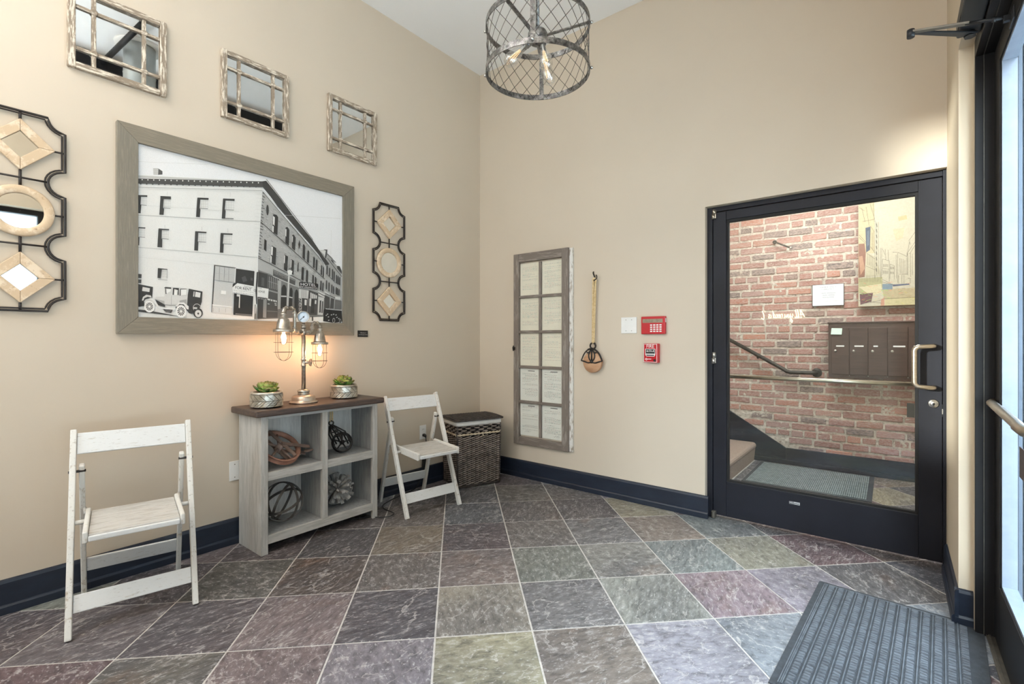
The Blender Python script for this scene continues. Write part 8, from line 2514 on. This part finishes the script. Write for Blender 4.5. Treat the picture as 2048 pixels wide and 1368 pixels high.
t = thing('stair_handrail', 'black pipe handrail sloping up the brick wall', 'handrail', (2.33, YB - 0.075, 0.92))
m = MB(); sl = 0.311 / 0.534
m.tube([(-0.90, 0, 0.90 * sl + 0.005), (-0.04, 0, 0.04 * sl + 0.005), (-0.012, 0, 0.008), (0.02, 0, 0.0), (0.19, 0, 0.003), (0.222, 0.006, 0.003), (0.232, 0.022, 0.003), (0.234, 0.05, 0.003)], 0.019, 12); obj('rail', m, M['black_iron'], t)
m = MB(); m.lathe([(0.001, 0.018), (0.030, 0.018), (0.042, 0.010), (0.044, 0.0)], 18, T(0.234, 0.064, 0.003) @ RX(PI / 2)); m.tube([(0.234, 0.030, 0.003), (0.234, 0.058, 0.003)], 0.026, 12); obj('wall_flange', m, M['black_iron'], t)
m = MB(); m.tube([(-0.28, 0, 0.28 * sl - 0.010), (-0.28, 0.03, 0.28 * sl - 0.03), (-0.28, 0.06, 0.28 * sl - 0.03)], 0.008, 8); obj('bracket', m, M['black_iron'], t)
t = thing('notice_sign', 'white printed house notice on the brick wall above the mailboxes', 'sign', (2.655, YB - 0.0135, 1.566))
m = MB(); m.box(-0.128, 0.128, -0.012, 0, 0, 0.208); obj('backing', m, M['black_plastic'], t, 0.002)
Q = T(-0.124, -0.0125, 0.004) @ BW
print_sheet(t, 0.248, 0.200, S(226, 234, 244), [(1, 170, [(0.02, 0.040), (0.228, 0.043), (0.228, 0.0415), (0.02, 0.0385)])], 0.00005, M['sign'], Q, 'printed_face',
            [('THIS BUILDING IS', (0.124, 0.175), 0.017, 0, (96, 100, 108), 2, 1.0), ('COMPLETELY:', (0.124, 0.154), 0.017, 0, (96, 100, 108), 2, 1.0), ('* NON SMOKING', (0.124, 0.118), 0.016, 0, (84, 88, 98), 2, 1.0), ('* NON VAPING', (0.124, 0.098), 0.016, 0, (84, 88, 98), 2, 1.0), ('* NON ALCOHOL', (0.124, 0.078), 0.016, 0, (84, 88, 98), 2, 0.8)])
t = thing('city_painting', 'unframed cream canvas painting of a sketched city street on the brick wall', 'painting', (2.894, YB - 0.036, 1.545))
m = MB(); m.box(0, 0.62, -0.038, 0, 0, 0.95); obj('stretched_canvas', m, M['painting_edge'], t, 0.003)
print_sheet(t, 0.616, 0.946, S(192, 187, 170), PAINTING, 0.000006, M['paint_print'], T(0.002, -0.0385, 0.002) @ BW, 'painted_face')
t = thing('reflection_arm', 'added thin dark arm high on the brick wall, standing in for a reflection in the glass', 'bracket', (2.20, YB - 0.0135, 2.235))  # added arm in place of a reflection in the door glass
m = MB(); m.tube([(0, 0, 0), (0.0, -0.03, 0), (0.06, -0.045, -0.035), (0.145, -0.045, -0.082)], 0.008, 8); m.lathe([(0.001, 0.004), (0.018, 0.004), (0.020, 0)], 12, RX(PI / 2)); obj('arm', m, M['black_iron'], t)
m = MB(); m.ico((0.148, -0.045, -0.084), 0.013, 0, 2); obj('end_knob', m, M['silver'], t)

# ---------------------------------------------------------------- what the mirrors and the glass see behind the camera
t = thing('vent_duct', 'round galvanised duct dropping from the lobby ceiling, seen in the highest mirror', 'duct', (2.045, -2.20, H - 0.62))
m = MB(); m.lathe([(0.115, 0.0), (0.115, 0.17), (0.118, 0.175), (0.115, 0.18), (0.115, 0.36), (0.118, 0.365), (0.115, 0.37), (0.115, 0.61)], 36); obj('duct_pipe', m, M['duct'], t)
m = MB(); m.lathe([(0.116, 0.609), (0.175, 0.609), (0.178, 0.619), (0.116, 0.619)], 36); obj('ceiling_ring', m, M['white_plastic'], t)
t = thing('track_light', 'black lighting track running along the lobby ceiling, seen in the mirrors', 'light track', (2.47, -2.6, H - 0.14))
m = MB(); m.box(-0.045, 0.045, -2.4, 2.30, 0.0, 0.09); obj('track', m, M['entry_black'], t, 0.003)
for y in (-1.5, 0.1, 1.6):
    m = MB(); m.tube([(0, y, 0.09), (0, y, 0.139)], 0.012, 8); obj('hanger', m, M['entry_black'], t)
t = thing('sprinkler_pipe', 'black sprinkler pipe crossing the lobby ceiling, seen in the highest mirror', 'pipe', (2.0, -2.345, H - 0.075))
m = MB(); m.tube([(-0.50, 0.03, 0), (0.42, -0.03, 0)], 0.022, 12); obj('pipe_run', m, M['entry_black'], t)
m = MB(); m.tube([(-0.50, 0.03, 0), (-0.50, 0.03, 0.074)], 0.022, 12); obj('riser', m, M['entry_black'], t)
NEON = [(2.032, 1.640)]
t = thing('neon_sign', 'warm script neon lettering on the rear wall, mirrored in the glass door', 'sign', (1.72, -5.299, 1.58))
def stroke(pts):
    m = MB(); m.tube(smooth_path([(-(a - 0.5) * 0.62, 0.030, b * 0.13) for a, b in pts], 5), 0.0042, 6); return obj('neon_stroke', m, M['neon'], t)
for p in ([(0.0, .20), (.03, .55), (.07, .90), (.095, 1.1), (.085, .60), (.08, .1)], [(.02, .45), (.06, .52), (.11, .58)], [(.12, .15), (.14, .5), (.165, 1.1), (.15, .9), (.135, .3), (.15, .1), (.165, .2)], [(.165, .2), (.19, .6), (.215, 1.1), (.195, .9), (.18, .3), (.20, .08), (.225, .3)],
          [(.27, .62), (.265, .35), (.285, .22), (.31, .4), (.325, .66), (.315, .2), (.30, -.35), (.28, -.42), (.275, -.2), (.31, .1), (.34, .3)], [(.37, .58), (.35, .5), (.345, .28), (.365, .2), (.385, .35), (.38, .56), (.365, .6)], [(.40, .6), (.40, .3), (.42, .2), (.44, .35), (.45, .6), (.448, .25), (.465, .2)],
          [(.50, .2), (.505, .6), (.53, .62), (.545, .5), (.545, .2)], [(.56, .36), (.59, .5), (.58, .64), (.562, .5), (.565, .25), (.59, .2), (.605, .3)], [(.61, .36), (.64, .5), (.63, .64), (.612, .5), (.615, .25), (.64, .2), (.655, .3)], [(.70, .56), (.68, .6), (.665, .4), (.675, .22), (.70, .3), (.71, .6), (.73, 1.1), (.72, .7), (.71, .3), (.725, .18)],
          [(.77, .62), (.765, .3), (.775, .18), (.79, .3)], [(.83, .6), (.81, .66), (.80, .5), (.825, .35), (.82, .2), (.79, .16)], [(.93, .3), (.95, .7), (.985, 1.05), (.965, .9), (.94, .2), (.95, .02), (.98, .1), (1.0, .25)]):
    stroke(p)
m = MB(); m.box(-0.34, 0.34, 0.001, 0.018, -0.085, 0.175); obj('backing_board', m, M['white_plastic'], t)

# ---------------------------------------------------------------- street outside
m = MB(); m.box(3.62, 40, -40, 40, -0.12, -0.02); m.box(-20, 3.62, -40, -5.46, -0.12, -0.02); o = struct(obj('ground_street', m, M['concrete']))
bd = thing('opposite_building', 'white building with rows of windows across the street, seen in the round mirror', 'building', (13.0, -2.0, -0.02))
m = MB(); m.box(0, 6, -16, 18, 0, 9.5); obj('facade', m, M['facade'], bd)
m = MB(); m.box(-0.35, 0, -16, 18, 9.0, 9.5); obj('cornice', m, M['facade_grey'], bd)
for fl in range(3):
    for k in range(11):
        y = -14 + k * 2.9; z = 1.0 + fl * 2.8
        m = MB(); m.box(-0.05, 0.02, y, y + 1.35, z, z + 1.5); wn_ = obj('window', m, M['facade_glass'], bd)
        m = MB(); m.box(-0.08, -0.05, y, y + 1.35, z + 0.72, z + 0.78); m.box(-0.10, 0.0, y - 0.1, y + 1.45, z - 0.12, z); obj('sash_bar', m, M['facade'], wn_)
